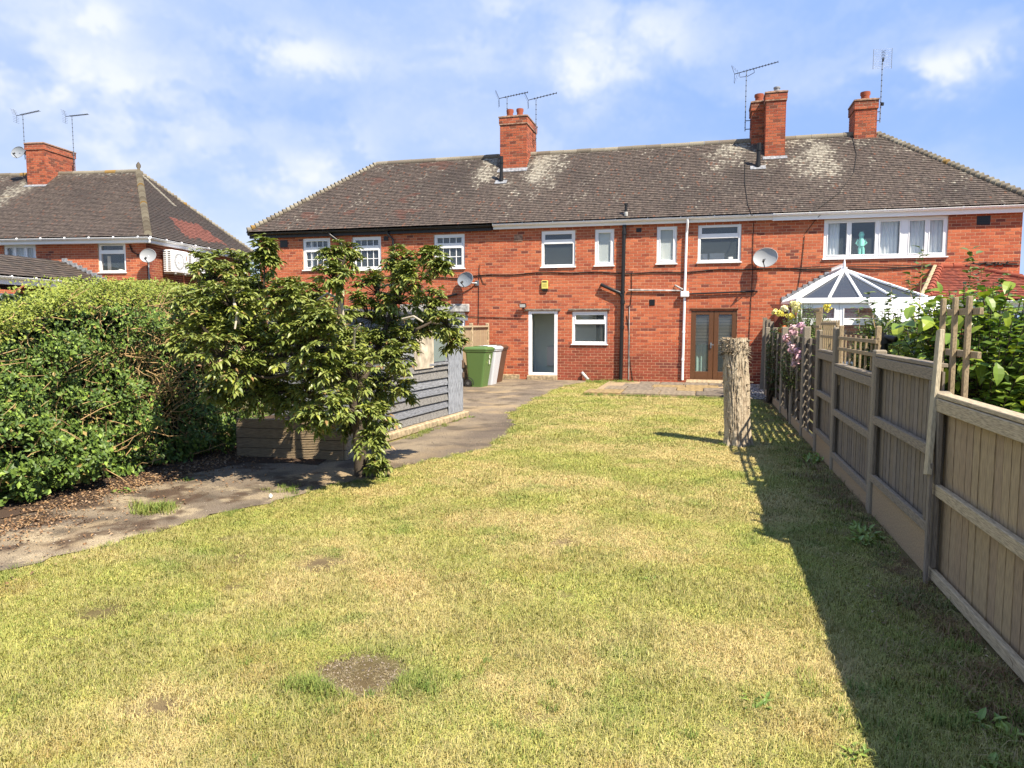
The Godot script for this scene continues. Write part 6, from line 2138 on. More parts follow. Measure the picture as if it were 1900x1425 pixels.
# ---------------------------------------------------------------- dishes and aerials
func dish(at: Vector3, face: Vector3, r: float, label: String, m: Material, bracket: Vector3) -> void:
	var d := thing("satellite_dish", label, "satellite dish", at, 0.0, "satellite dishes on walls")
	var z := face.normalized()
	var x := Vector3.UP.cross(z).normalized()
	var y := z.cross(x)
	var B := Basis(x, y, z)
	var mb := MB.new()
	for i in 6:
		var r0 := i / 6.0
		var r1 := (i + 1) / 6.0
		for j in 28:
			var a0 := TAU * j / 28
			var a1 := TAU * (j + 1) / 28
			var P := func(rr: float, aa: float) -> Vector3: return B * Vector3(cos(aa) * rr * r * 1.12, sin(aa) * rr * r * 0.95, 0.28 * r * rr * rr)
			mb.face(P.call(r0, a0), P.call(r1, a0), P.call(r1, a1), P.call(r0, a1))
	obj("reflector", mb, m, d)
	var rim := MB.new()
	var pts := []
	for j in 29:
		var a := TAU * j / 28
		pts.append(B * Vector3(cos(a) * r * 1.12, sin(a) * r * 0.95, 0.28 * r))
	rim.tube(pts, [0.008], 5)
	obj("rim", rim, m, d)
	var arm := MB.new()
	var lnb := B * Vector3(0, -r * 0.62, r * 1.15)
	arm.tube([B * Vector3(0, -r * 0.95, 0.05), lnb], [0.013, 0.013], 6)
	arm.tube([lnb + B * Vector3(0, -0.02, -0.05), lnb + B * Vector3(0, 0.05, -0.10)], [0.028, 0.034], 8)
	obj("feed_arm", arm, MAT.rubber, d)
	var br := MB.new()
	br.tube([Vector3.ZERO, bracket * 0.5 + Vector3(0, -0.04, 0), bracket], [0.022, 0.02, 0.02], 7)
	br.cbox(bracket, Vector3(0.12, 0.16, 0.03), 0.006)
	obj("bracket", br, MAT.alu, d)

func yagi(name_label: String, base: Vector3, height: float, dirv: Vector3, length: float, elems: int, style: int, side := Vector3.ZERO) -> void:
	var a := thing("tv_aerial", name_label, "aerial", base, 0.0, "roof aerials")
	var mast := MB.new()
	mast.tube([Vector3(0, 0, 0), Vector3(0, height, 0)], [0.016, 0.014], 7)
	obj("mast", mast, MAT.alu, a)
	var cab := MB.new()
	var k := 0.1
	while k < height - 0.1:
		cab.tube([Vector3(0, k, 0), Vector3(0, k + 0.02, 0)], [0.021, 0.021], 6)
		k += 0.16
	obj("tape", cab, MAT.cable, a)
	if side != Vector3.ZERO:
		var br := MB.new()
		for y in [0.06, 0.32]:
			br.tube([Vector3(0, y, 0), Vector3(side.x, y, side.z)], [0.013, 0.013], 6)
		br.tube([Vector3(side.x, 0.02, side.z), Vector3(side.x, 0.36, side.z)], [0.015, 0.015], 6)
		obj("bracket", br, MAT.black, a)
	var d := dirv.normalized()
	var s := d.cross(Vector3.UP).normalized()
	var u := s.cross(d)
	var boom := MB.new()
	var el := MB.new()
	var top := Vector3(0, height, 0)
	if style == 2:
		# flat panel grid aerial
		for q in [-1.0, 1.0]:
			el.tube([top + s * 0.26 * q + Vector3(0, -0.28, 0), top + s * 0.26 * q + Vector3(0, 0.30, 0)], [0.009, 0.009], 6)
		for i in 12:
			el.tube([top + s * 0.26 + Vector3(0, -0.26 + i * 0.05, 0), top - s * 0.26 + Vector3(0, -0.26 + i * 0.05, 0)], [0.003, 0.003], 4)
		for i in 6:
			for q in [-1.0, 1.0]:
				boom.tube([top + Vector3(0, -0.02 + i * 0.045, 0) + d * 0.05, top + s * q * 0.055 + Vector3(0, 0.0 + i * 0.045, 0) + d * 0.07], [0.008, 0.006], 5)
		boom.cbox(top + Vector3(0, -0.04, 0) + d * 0.05, Vector3(0.05, 0.1, 0.05), 0.01)
		obj("grid", el, MAT.alu, a)
		obj("dipoles", boom, MAT.black, a)
		var bx := MB.new()
		bx.tube([Vector3(0.04, 0.5, 0), Vector3(0.05, 0.58, 0)], [0.05, 0.045], 8)
		obj("amplifier", bx, MAT.black, a)
		return
	var b0 := top - d * length * 0.28
	var b1 := top + d * length * 0.72
	boom.tube([b0, b1], [0.012, 0.012], 6)
	if style == 1:
		boom.tube([top - d * 0.22 + Vector3(0, 0.0, 0), top - d * 0.22 - u * 0.14, top - u * 0.18, top + d * 0.22 - u * 0.12, top + d * 0.22], [0.009], 5)
	obj("boom", boom, MAT.black, a)
	for i in elems:
		var p := b0.lerp(b1, 0.22 + 0.78 * i / float(elems - 1))
		el.tube([p - s * 0.09, p + s * 0.09], [0.007, 0.007], 5)
		el.tube([p - u * 0.03, p + u * 0.03], [0.009, 0.009], 5)
	# reflector wings at the rear
	for q in [-1.0, 1.0]:
		for i in 4:
			var p: Vector3 = b0 - d * 0.02 * i + u * q * (0.05 + i * 0.065) - d * (0.10 - 0.025 * i) * (-1.0 if style == 1 else 0.3)
			el.tube([p - s * 0.17, p + s * 0.17], [0.004, 0.004], 4)
		el.tube([b0, b0 + u * q * 0.27 - d * 0.05], [0.006, 0.006], 4)
	obj("elements", el, MAT.black, a)

func build_dishes_and_aerials() -> void:
	dish(Vector3(-6.98, 3.03, ZF + 0.2), Vector3(-0.3, 0.3, 1), 0.25, "grey satellite dish on the brick wall left of the open door", MAT.dish, Vector3(0.28, -0.08, -0.18))
	dish(Vector3(1.70, 3.49, ZF + 0.22), Vector3(-0.3, 0.30, 1), 0.29, "pale grey satellite dish on the brick wall right of the french doors", MAT.dish_white, Vector3(-0.2, 0.0, -0.2))
	var hl := Transform3D(Basis(Vector3.UP, deg_to_rad(7.4)), Vector3(-18.4, 0, -20.95))
	dish(hl * Vector3(-0.02, 4.02, -0.02), Vector3(0.25, 0.2, 1), 0.25, "small white satellite dish at the corner of the left house", MAT.dish_white, Vector3(-0.22, -0.02, -0.26))
	dish(hl * Vector3(-7.55, 8.45, -3.25), Vector3(0.1, 0.3, 1), 0.26, "grey satellite dish on the left house chimney", mat("8a9097", 0.4), Vector3(0.3, 0.0, -0.05))
	yagi("thin television aerial left of the two chimney pots", Vector3(-6.52, 8.56, -24.2), 0.82, Vector3(0.9, 0.22, -0.3), 1.0, 9, 0)
	yagi("television aerial on tall mast at right side of the two pot chimney", Vector3(-5.58, 7.9, -24.5), 1.45, Vector3(0.9, 0.25, -0.3), 1.0, 8, 0, Vector3(-0.11, 0, 0))
	yagi("large black television aerial on mast beside the paired chimney", Vector3(1.22, 7.75, -24.3), 1.85, Vector3(0.95, 0.16, 0.1), 1.3, 12, 1, Vector3(0.18, 0, 0))
	yagi("square grid television aerial at the right end chimney", Vector3(5.1, 7.75, -24.3), 1.85, Vector3(0.1, 0, 1), 0.5, 6, 2, Vector3(-0.13, 0, 0))
	yagi("television aerial on the left house chimney above its dish", hl * Vector3(-7.35, 8.2, -3.3), 1.75, Vector3(0.9, 0.18, -0.2), 0.95, 10, 0, Vector3(0.13, 0, 0))
	yagi("television aerial at the right edge of the left house chimney", hl * Vector3(-6.33, 7.9, -4.7), 2.35, Vector3(0.95, 0.08, -0.2), 0.95, 10, 0, Vector3(-0.1, 0, 0))

# ---------------------------------------------------------------- plants beyond the fence
func shrub(t: Node3D, ctr: Vector3, rad: Vector3, shoots: int, per: int, mesh: Mesh, cols: Array, m: Material, grow_up := 0.5, twigm: Material = null) -> void:
	var cp := Copies.new()
	var tw := MB.new()
	for k in shoots:
		var d := rv()
		var tip := ctr + d.normalized() * rad * pow(d.length(), 0.35)
		var root := Vector3(ctr.x + rng.randf_range(-0.15, 0.15), 0, ctr.z + rng.randf_range(-0.15, 0.15))
		if tip.y < 0.05:
			continue
		var mid := root.lerp(tip, 0.55) + Vector3(0, 0.2 * rad.y, 0)
		tw.tube([root - t.position, mid - t.position, tip - t.position], [0.010, 0.006, 0.003], 4, Color.WHITE, false)
		for q in per:
			var u := 0.3 + 0.7 * float(q) / per
			var p := mid.lerp(tip, u)
			var a := q * 2.4 + rng.randf()
			var grow := (Vector3(cos(a), grow_up, sin(a)) + rv() * 0.4).normalized()
			var up := Vector3.UP + rv() * 0.5
			var zax := (up - grow * up.dot(grow)).normalized()
			var s := rng.randf_range(0.6, 1.2)
			var c: Color = cols[rng.randi() % cols.size()]
			cp.add(Basis(grow.cross(zax) * s, grow * s, zax * s), p - t.position, c * rng.randf_range(0.8, 1.2))
	scatter("foliage", cp, mesh, m, t)
	obj("stems", tw, twigm if twigm else MAT.pear_bark, t)

func build_neighbour_plants() -> void:
	var dark := [Color(0.07, 0.13, 0.025), Color(0.11, 0.19, 0.035), Color(0.15, 0.24, 0.04), Color(0.24, 0.32, 0.04)]  # last tone is sunlit lime, light through leaves put into the colour
	var lime := [Color(0.24, 0.32, 0.03), Color(0.30, 0.38, 0.04), Color(0.16, 0.25, 0.03)]  # yellow-green leaves, with sun shining through them painted into the tint
	var t := thing("broadleaf_shrub", "lush shrub with big leaves tinted sunlit lime green behind the fence", "shrub", Vector3(2.55, 0, -7.3))
	shrub(t, Vector3(2.35, 1.1, -7.1), Vector3(0.66, 1.0, 1.4), 620, 12, leaf_mesh(0.12, 0.06, 0.3, 0.5, 3), dark, MAT.broad_leaf)
	var cp := Copies.new()
	for k in 340:
		var d := rv()
		var p := Vector3(2.35, 1.35, -7.1) + d * Vector3(0.72, 0.75, 1.5)
		if p.x < 1.72: p.x = 1.72
		var grow := (rv() + Vector3(-0.2, -0.1, 0.5)).normalized()
		var up := Vector3.UP + rv() * 0.6 + Vector3(0, 0, 0.4)
		var zax := (up - grow * up.dot(grow)).normalized()
		var s := rng.randf_range(0.45, 1.1)
		cp.add(Basis(grow.cross(zax) * s, grow * s, zax * s), p - t.position, lime[rng.randi() % 3])
	scatter("large_leaves", cp, leaf_mesh(0.23, 0.11, 0.25, 0.45, 4), MAT.broad_leaf, t)
	# wispy upright shoots
	var tall := thing("wispy_shrub", "wispy tall shoots with small leaves rising above the fence", "shrub", Vector3(2.7, 0, -8.2))
	var tw := MB.new()
	var c2 := Copies.new()
	for s in [[2.10, 1.4, -8.0, 2.12, 2.42, -8.0], [2.42, 1.5, -7.6, 2.45, 2.38, -7.7], [2.5, 1.2, -7.8, 2.62, 2.25, -7.9], [3.0, 1.2, -7.9, 3.35, 2.3, -7.8], [2.9, 1.2, -7.6, 3.05, 2.05, -7.4], [1.95, 1.1, -8.6, 1.85, 2.05, -9.0], [2.0, 1.2, -8.9, 2.15, 2.1, -9.3], [1.9, 0.9, -9.3, 1.82, 1.9, -9.4], [2.3, 1.2, -8.5, 2.2, 2.2, -8.8], [2.75, 1.3, -7.7, 2.8, 2.15, -7.9]]:
		var a := Vector3(s[0], s[1], s[2])
		var b := Vector3(s[3], s[4], s[5])
		var g := Vector3(a.x * 0.8 + 0.5, 0, a.z)
		tw.tube([g - tall.position, a - tall.position, b - tall.position], [0.009, 0.006, 0.002], 5, Color.WHITE, false)
		for q in 52:
			var p := a.lerp(b, pow(q / 51.0, 0.7)) + rv() * 0.05
			var an := q * 2.4
			var grow := (Vector3(cos(an), 0.5, sin(an)) + rv() * 0.4).normalized()
			var up := Vector3.UP + rv() * 0.5
			var zax := (up - grow * up.dot(grow)).normalized()
			var sc := rng.randf_range(0.6, 1.2)
			c2.add(Basis(grow.cross(zax) * sc, grow * sc, zax * sc), p - tall.position, [Color(0.12, 0.18, 0.05), Color(0.17, 0.22, 0.06), Color(0.09, 0.15, 0.04)][rng.randi() % 3])
	scatter("foliage", c2, leaf_mesh(0.095, 0.05, 0.3, 0.4, 3), MAT.leaf, tall)
	obj("stems", tw, MAT.twig, tall)
	var m2 := thing("leafy_shrub", "mid green leafy shrub beyond the trellis of the fence", "shrub", Vector3(2.2, 0, -9.8))
	shrub(m2, Vector3(2.15, 1.05, -9.3), Vector3(0.45, 0.85, 1.2), 420, 20, leaf_mesh(0.075, 0.04, 0.3, 0.4, 3), [Color(0.09, 0.15, 0.03), Color(0.14, 0.21, 0.04), Color(0.20, 0.25, 0.05)], MAT.leaf)
	var ry := thing("rosemary_bush", "dark needle leaved bush at the right edge beyond the fence", "shrub", Vector3(3.45, 0, -7.6))
	shrub(ry, Vector3(3.45, 0.8, -7.5), Vector3(0.45, 0.85, 0.5), 160, 26, leaf_mesh(0.06, 0.008, 0.2, 0.1, 2), [Color(0.07, 0.11, 0.035), Color(0.10, 0.15, 0.05)], MAT.leaf, 1.4)
	# fern
	var fe := thing("fern", "bright green fern with feathery fronds just behind the near fence", "fern", Vector3(2.45, 0, -5.9))
	var cf := Copies.new()
	var fs := MB.new()
	for k in 15:
		var a := TAU * k / 15.0 + rng.randf() * 0.3
		var ln := rng.randf_range(0.75, 1.05)
		var prev := Vector3(0, 0.35, 0)
		var pts := [prev]
		for q in 26:
			var u := (q + 1) / 26.0
			var p := Vector3(cos(a) * ln * 0.6 * u, 0.35 + ln * (0.95 * u - 0.45 * u * u), sin(a) * ln * 0.6 * u)
			pts.append(p)
			var d := (p - prev).normalized()
			var sd := d.cross(Vector3.UP).normalized()
			for w in [-1.0, 1.0]:
				var grow: Vector3 = (sd * w + d * 0.35).normalized()
				var zax := (Vector3.UP - grow * grow.y).normalized()
				var s: float = sin(PI * clampf(u * 0.9 + 0.12, 0.0, 1.0)) * 1.1 + 0.1
				cf.add(Basis(grow.cross(zax) * s, grow * s, zax * s), p, Color(0.16, 0.25, 0.04).lerp(Color(0.26, 0.33, 0.06), rng.randf()))
			prev = p
		fs.tube(pts, [0.005], 4, Color.WHITE, false)
	scatter("fronds", cf, leaf_mesh(0.11, 0.022, 0.2, 0.3, 3), MAT.leaf, fe)
	obj("stalks", fs, MAT.twig, fe)
	var cn := thing("low_shrub", "dark low shrub filling the neighbour's bed behind the near panel", "shrub", Vector3(3.0, 0, -6.5))
	shrub(cn, Vector3(3.0, 0.6, -6.6), Vector3(0.7, 0.6, 0.7), 150, 12, leaf_mesh(0.075, 0.04, 0.3, 0.4, 3), dark, MAT.leaf)
	# climbing roses at the far end
	var r1 := thing("pink_rose", "rose bush with pale pink blooms spilling over the far fence", "rose", Vector3(1.72, 0, -13.2))
	shrub(r1, Vector3(1.66, 1.05, -13.2), Vector3(0.30, 0.62, 1.5), 210, 12, leaf_mesh(0.055, 0.032, 0.3, 0.4, 3), [Color(0.07, 0.12, 0.025), Color(0.11, 0.18, 0.035), Color(0.15, 0.2, 0.05)], MAT.leaf)
	blooms(r1, [[1.52, 1.62, -13.0], [1.48, 1.55, -12.6], [1.60, 1.66, -12.7], [1.46, 1.42, -13.4], [1.48, 1.34, -13.0], [1.46, 1.30, -12.4], [1.5, 1.26, -12.1], [1.47, 1.24, -12.7], [1.48, 1.05, -12.3], [1.56, 1.58, -12.0], [1.5, 1.45, -13.8], [1.47, 1.15, -12.0]], [Color(0.62, 0.38, 0.42), Color(0.66, 0.46, 0.48), Color(0.55, 0.33, 0.40)], 0.07)
	var r2 := thing("yellow_rose", "tall shrub with yellow blooms beside the conservatory", "rose", Vector3(2.1, 0, -16.4))
	shrub(r2, Vector3(2.1, 1.25, -16.2), Vector3(0.55, 0.9, 2.2), 420, 16, leaf_mesh(0.06, 0.036, 0.3, 0.4, 3), [Color(0.09, 0.15, 0.03), Color(0.14, 0.22, 0.04), Color(0.18, 0.25, 0.05)], MAT.leaf)
	blooms(r2, [[1.75, 2.02, -16.6], [1.9, 2.1, -16.4], [1.95, 2.0, -16.2], [1.7, 1.92, -17.0], [1.62, 1.95, -17.2], [2.0, 2.12, -16.6], [2.35, 2.0, -15.0], [1.8, 1.85, -16.0]], [Color(0.75, 0.66, 0.12), Color(0.78, 0.72, 0.32), Color(0.8, 0.76, 0.5)], 0.085)
	blooms(r2, [[1.68, 1.62, -15.8], [1.78, 1.58, -15.5], [1.65, 1.55, -16.2]], [Color(0.6, 0.2, 0.06)], 0.05)
	var iv := thing("ivy_plant", "dark climbing plant covering the far fence panels near the house", "climber", Vector3(1.6, 0, -16.6))
	shrub(iv, Vector3(1.55, 0.9, -16.3), Vector3(0.16, 0.8, 1.5), 150, 12, leaf_mesh(0.06, 0.045, 0.3, 0.4, 3), [Color(0.05, 0.09, 0.02), Color(0.08, 0.13, 0.03)], MAT.leaf)
	var bf := thing("garden_lantern", "black garden lantern by the fence post", "garden lantern", Vector3(1.62, 0, -7.25))  # black garden lantern on a thin pole, built without a light
	var bm := MB.new()
	bm.tube([Vector3(0, 1.38, 0), Vector3(0, 1.52, 0)], [0.05, 0.05], 8)
	bm.tube([Vector3(0, 1.52, 0), Vector3(0, 1.55, 0), Vector3(0, 1.62, 0)], [0.09, 0.085, 0.02], 10)
	bm.tube([Vector3(0, 0.0, 0.02), Vector3(0, 1.4, 0.02)], [0.012, 0.012], 6)
	bm.tube([Vector3(0, 1.58, 0), Vector3(0.08, 1.56, 0.12)], [0.03, 0.03], 6)
	obj("lantern", bm, MAT.black, bf)

func blooms(t: Node3D, at: Array, cols: Array, r: float) -> void:
	for p in at:
		var cp := Copies.new()
		var c: Color = cols[rng.randi() % cols.size()]
		var ctr := Vector3(p[0], p[1], p[2])
		for k in 46:
			var d := rv().normalized()
			var zax := (d + rv() * 0.4).normalized()
			var g := Vector3.UP if absf(zax.y) < 0.9 else Vector3.RIGHT
			var yax := (g - zax * g.dot(zax)).normalized()
			var s := rng.randf_range(0.7, 1.2) * r / 0.07
			cp.add(Basis(yax.cross(zax) * s, yax * s, zax * s), ctr + d * r * rng.randf_range(0.4, 1.0) - t.position, c * rng.randf_range(0.8, 1.15))
		scatter("bloom", cp, leaf_mesh(0.05, 0.045, 0.5, 0.4, 3), MAT.petal, t)

# ---------------------------------------------------------------- far trees
func build_far_trees() -> void:
	for q in [[-33.0, -58.0, 7.4, 5.0, "rounded green tree far behind between the two houses"], [-39.0, -60.0, 6.6, 4.5, "lower green tree far behind the left house's gutter end"]]:
		var t := thing("far_tree", q[4], "tree", Vector3(q[0], 0, q[1]), 0.0, "trees behind the houses")
		var tm := MB.new()
		tm.tube([Vector3(0, 0, 0), Vector3(0.1, q[2] * 0.35, 0), Vector3(0, q[2] * 0.8, 0)], [0.35, 0.28, 0.08], 10)
		for k in 6:
			var a := TAU * k / 6.0
			tm.tube([Vector3(0, q[2] * 0.35, 0), Vector3(cos(a) * q[3] * 0.5, q[2] * 0.65, sin(a) * q[3] * 0.5)], [0.15, 0.04], 7)
		obj("trunk", tm, MAT.pear_bark, t)
		var cp := Copies.new()
		for k in 60:
			var d := rv()
			var cc := Vector3(d.x * q[3] * 0.8, q[2] * 0.62 + d.y * q[2] * 0.33, d.z * q[3] * 0.8)
			for i in 90:
				var e := rv()
				cp.add(frame_to(rv(), rng.randf() * TAU).scaled(Vector3.ONE * rng.randf_range(0.7, 1.3)), cc + e * 0.9, Color(0.10, 0.15, 0.05).lerp(Color(0.18, 0.22, 0.08), rng.randf()))
		scatter("crown", cp, leaf_mesh(0.26, 0.16, 0.3, 0.3, 2), MAT.leaf, t)

# ---------------------------------------------------------------- grass
func tuft(seed_: int, blades: int, spread: float, hmin: float, hmax: float, lean: float, width: float) -> ArrayMesh:
	var r := RandomNumberGenerator.new()
	r.seed = seed_
	var mb := MB.new()
	for i in blades:
		var a := r.randf() * TAU
		var b := Vector3(cos(a), 0, sin(a)) * spread * sqrt(r.randf())
		var h := r.randf_range(hmin, hmax)
		var la := r.randf() * TAU
		var l := r.randf_range(0.15, 1.0) * lean
		var dir := Vector3(cos(la), 0, sin(la))
		var sd := dir.cross(Vector3.UP) * width * 0.5 * r.randf_range(0.7, 1.2)
		var p1 := b + Vector3(0, h * 0.6, 0) * (1.0 - l * 0.35) + dir * h * l * 0.35
		var p2 := b + Vector3(0, h, 0) * (1.0 - l * 0.75) + dir * h * l
		var g := r.randf_range(0.72, 1.2)
		var c := Color(g * r.randf_range(0.9, 1.15), g, g * r.randf_range(0.8, 1.1))
		var k := mb.v.size()
		var nn := (Vector3.UP * 0.8 + dir * -0.2 + Vector3(r.randf_range(-0.5, 0.5), 0, r.randf_range(-0.5, 0.5))).normalized()
		for p in [b - sd, b + sd, p1 + sd * 0.8, p1 - sd * 0.8, p2]:
			mb.v.append(p)
			mb.n.append(nn)
			mb.c.append(c)
		mb.ix.append_array(PackedInt32Array([k, k + 2, k + 1, k, k + 3, k + 2, k + 3, k + 4, k + 2]))
	return mb.mesh()

func build_grass() -> void:
	var sets := []
	for i in 4:
		sets.append(Copies.new())
	var lush := Copies.new()
	var zones := [[-4.2, -1.7, 62000], [-6.5, -4.2, 40000], [-10.0, -6.5, 40000], [-15.0, -10.0, 36000], [-21.2, -15.0, 26000]]
	for zn in zones:
		var grow: float = 1.0 + clampf((-4.0 - zn[0]) / 14.0, 0.0, 0.8)
		for i in int(zn[2]):
			var x := rng.randf_range(-4.95, 1.5)
			var z := rng.randf_range(zn[0], zn[1])
			var edge := Vector2(x - 0.14 * fb(x, z, 2.2, 40.0) - 0.08 * fb(x, z, 7.0, 41.0) + 0.05 * fb(x, z, 11.0, 60.0), z)
			if not Geometry2D.is_point_in_polygon(edge, lawn_edge):
				continue
			# outside the view to the left near the camera
			if x < -4.95 + 0.0:
				continue
			var b := bareness(x, z)
			if rng.randf() < b * 1.02:
				continue
			if x > 0.15 and x < 0.92 and Vector2(x - 0.54, z + 10.4).length() < 0.18:
				continue
			var c := lawn_color(x, z)
			if rng.randf() < 0.30:
				c = c.lerp(Color(0.58, 0.48, 0.22), rng.randf() * 0.7)
			elif rng.randf() < 0.22:
				c = c.lerp(Color(0.17, 0.27, 0.04), rng.randf() * 0.8)
			c = c * rng.randf_range(0.78, 1.18)
			var hs := grow * (0.8 + 0.35 * fb(x, z, 1.5, 70.0)) * rng.randf_range(0.75, 1.25)
			var gr := clampf((c.g - c.r) * 12.0 + 0.4, 0.0, 1.0)
			hs *= lerpf(0.85, 1.2, gr) * (1.0 - 0.5 * b)
			var B := Basis(Vector3.UP, rng.randf() * TAU) * Basis(Vector3.RIGHT, rng.randf_range(-0.25, 0.25))
			sets[rng.randi() % 4].add(B.scaled(Vector3(grow, hs, grow)), Vector3(x, 0.0, z), c)
	var near := Copies.new()
	for i in 16000:
		var x := rng.randf_range(-4.4, 1.45)
		var z := rng.randf_range(-5.2, -1.8)
		if rng.randf() < bareness(x, z) or fb(x, z, 1.8, 90.0) < -0.12 or not Geometry2D.is_point_in_polygon(Vector2(x, z), lawn_edge):
			continue
		var c := lawn_color(x, z).lerp(Color(0.60, 0.50, 0.25), rng.randf() * 0.6) * rng.randf_range(0.8, 1.15)
		near.add(Basis(Vector3.UP, rng.randf() * TAU).scaled(Vector3(1, rng.randf_range(0.6, 1.2), 1)), Vector3(x, 0, z), c)
	for i in 130:
		# clippings lying on the round bare patch
		var a := rng.randf() * TAU
		var q := sqrt(rng.randf())
		near.add(Basis(Vector3.UP, rng.randf() * TAU).scaled(Vector3(0.8, 0.18, 0.8)), Vector3(-1.56 + cos(a) * q * 0.25, 0.0, -3.06 + sin(a) * q * 0.24), Color(0.42, 0.34, 0.20) * rng.randf_range(0.6, 1.2))
	var no_ := scatter("shaggy_grass", near, tuft(61, 12, 0.05, 0.025, 0.062, 1.3, 0.0026), MAT.grass)
	tag(no_, "shaggy longer dry grass in the near part of the lawn", "grass", "", "stuff")
	var labels := ["short dry straw coloured grass over the lawn", "patchy yellow green grass blades over the lawn", "fine flattened dry grass over the lawn", "uneven mown grass blades over the lawn"]
	for i in 4:
		var o := scatter("lawn_grass", sets[i], tuft(40 + i, 13, 0.040, 0.012, 0.034, [0.9, 1.1, 1.5, 0.8][i], 0.0034), MAT.grass)
		tag(o, labels[i], "grass", "", "stuff")
	# longer green tufts at edges, by the stump, the bare patch and the fence
	var spots := []
	for i in 90: spots.append([rng.randf_range(0.95, 1.42), rng.randf_range(-16.5, -2.3), 0.8])
	for i in 26: spots.append([-1.74 + rng.randfn() * 0.07, -2.86 + rng.randfn() * 0.03, 0.7])
	for i in 22: spots.append([-1.27 + rng.randfn() * 0.05, -3.03 + rng.randfn() * 0.07, 0.6])
	for i in 26:
		var a := rng.randf() * TAU
		spots.append([0.54 + cos(a) * 0.22, -10.4 + sin(a) * 0.2, 0.8])
	for i in 60: spots.append([rng.randf_range(-2.7, 0.6), -16.85 + rng.randf_range(-0.04, 0.1), 1.1])
	for i in 60: spots.append([rng.randf_range(-3.2, -1.8), rng.randf_range(-21.1, -20.4), 1.2])
	for i in 150:
		var k := rng.randi() % 17 + 1
		var p := lawn_edge[k].lerp(lawn_edge[k + 1], rng.randf())
		spots.append([p.x + rng.randf_range(-0.03, 0.14), p.y, 0.55])
	for i in 26: spots.append([-4.75 + rng.randfn() * 0.10, -5.35 + rng.randfn() * 0.08, 1.2])
	for i in 14: spots.append([-4.05 + rng.randfn() * 0.10, -6.35 + rng.randfn() * 0.08, 0.8])
	for i in 40: spots.append([-4.3 + rng.randf_range(0.0, 0.25), rng.randf_range(-12.2, -9.7), 0.9])
	for i in 70: spots.append([rng.randf_range(-4.3, 0.7), rng.randf_range(-3.4, -2.2), 0.55])
	for i in 70: spots.append([rng.randf_range(0.5, 1.4), rng.randf_range(-3.6, -2.0), 0.8])
	for s in spots:
		var c := Color(0.14, 0.23, 0.035).lerp(Color(0.36, 0.36, 0.09), rng.randf() * 0.7)
		lush.add(Basis(Vector3.UP, rng.randf() * TAU).scaled(Vector3(1, rng.randf_range(0.6, 1.1), 1) * s[2]), Vector3(s[0], 0.0, s[1]), c)
	var lo := scatter("long_grass", lush, tuft(77, 46, 0.055, 0.04, 0.12, 0.9, 0.0045), MAT.grass)
	tag(lo, "longer green grass tufts along the lawn edges and fence", "grass", "", "stuff")
	# broad-leaved weeds in the lawn
	var wd := Copies.new()
	for w in [[0.62, -2.95, 0.05], [0.70, -2.55, 0.06], [0.35, -2.35, 0.05], [0.2, -2.3, 0.04], [0.28, -3.25, 0.05], [0.72, -2.35, 0.05], [1.05, -2.75, 0.09], [1.15, -2.95, 0.08], [0.95, -2.6, 0.08], [1.22, -3.3, 0.08], [1.3, -6.15, 0.10], [1.25, -5.95, 0.09], [1.33, -6.35, 0.08], [1.38, -9.4, 0.12], [1.4, -9.7, 0.10], [-0.3, -4.7, 0.04], [-3.3, -7.0, 0.05], [-3.35, -7.2, 0.06], [-5.35, -6.5, 0.07], [-5.6, -5.9, 0.08], [-4.1, -12.1, 0.07], [-4.0, -12.3, 0.07]]:
		for k in 24:
			var a := rng.randf() * TAU
			var grow := Vector3(cos(a), rng.randf_range(0.15, 1.6), sin(a)).normalized()
			var zax := (Vector3.UP - grow * grow.y).normalized()
			var s: float = w[2] / 0.06 * rng.randf_range(0.5, 1.0)
			wd.add(Basis(grow.cross(zax) * s, grow * s, zax * s), Vector3(w[0] + rng.randf_range(-1, 1) * w[2], 0.01, w[1] + rng.randf_range(-1, 1) * w[2]), Color(0.13, 0.22, 0.04).lerp(Color(0.24, 0.33, 0.06), rng.randf()))
	var dw := Copies.new()
	for i in 420:
		var z := rng.randf_range(-16.5, -2.2)
		var x := 1.46 - absf(rng.randfn()) * 0.16
		var sc := rng.randf_range(0.5, 1.1)
		if i > 330:
			z = [-4.75, -8.3, -7.4, -3.6][i % 4] + rng.randfn() * 0.2
			sc = rng.randf_range(0.9, 1.5)
		dw.add(Basis(Vector3.UP, rng.randf() * TAU).scaled(Vector3(1, rng.randf_range(0.35, 0.8), 1) * sc), Vector3(x, 0, z), [Color(0.26, 0.18, 0.09), Color(0.20, 0.12, 0.06), Color(0.30, 0.25, 0.12), Color(0.15, 0.19, 0.05)][rng.randi() % 4])
	var dwo := scatter("dead_grass", dw, tuft(78, 40, 0.08, 0.04, 0.13, 1.6, 0.004), MAT.grass)
	tag(dwo, "tangled brown dead grass and weeds along the foot of the fence", "grass", "", "stuff")
	var wo := scatter("weeds", wd, leaf_mesh(0.06, 0.025, 0.3, 0.5, 3), MAT.leaf)
	tag(wo, "small leafy weeds scattered in the lawn and by the fence", "weeds", "", "stuff")

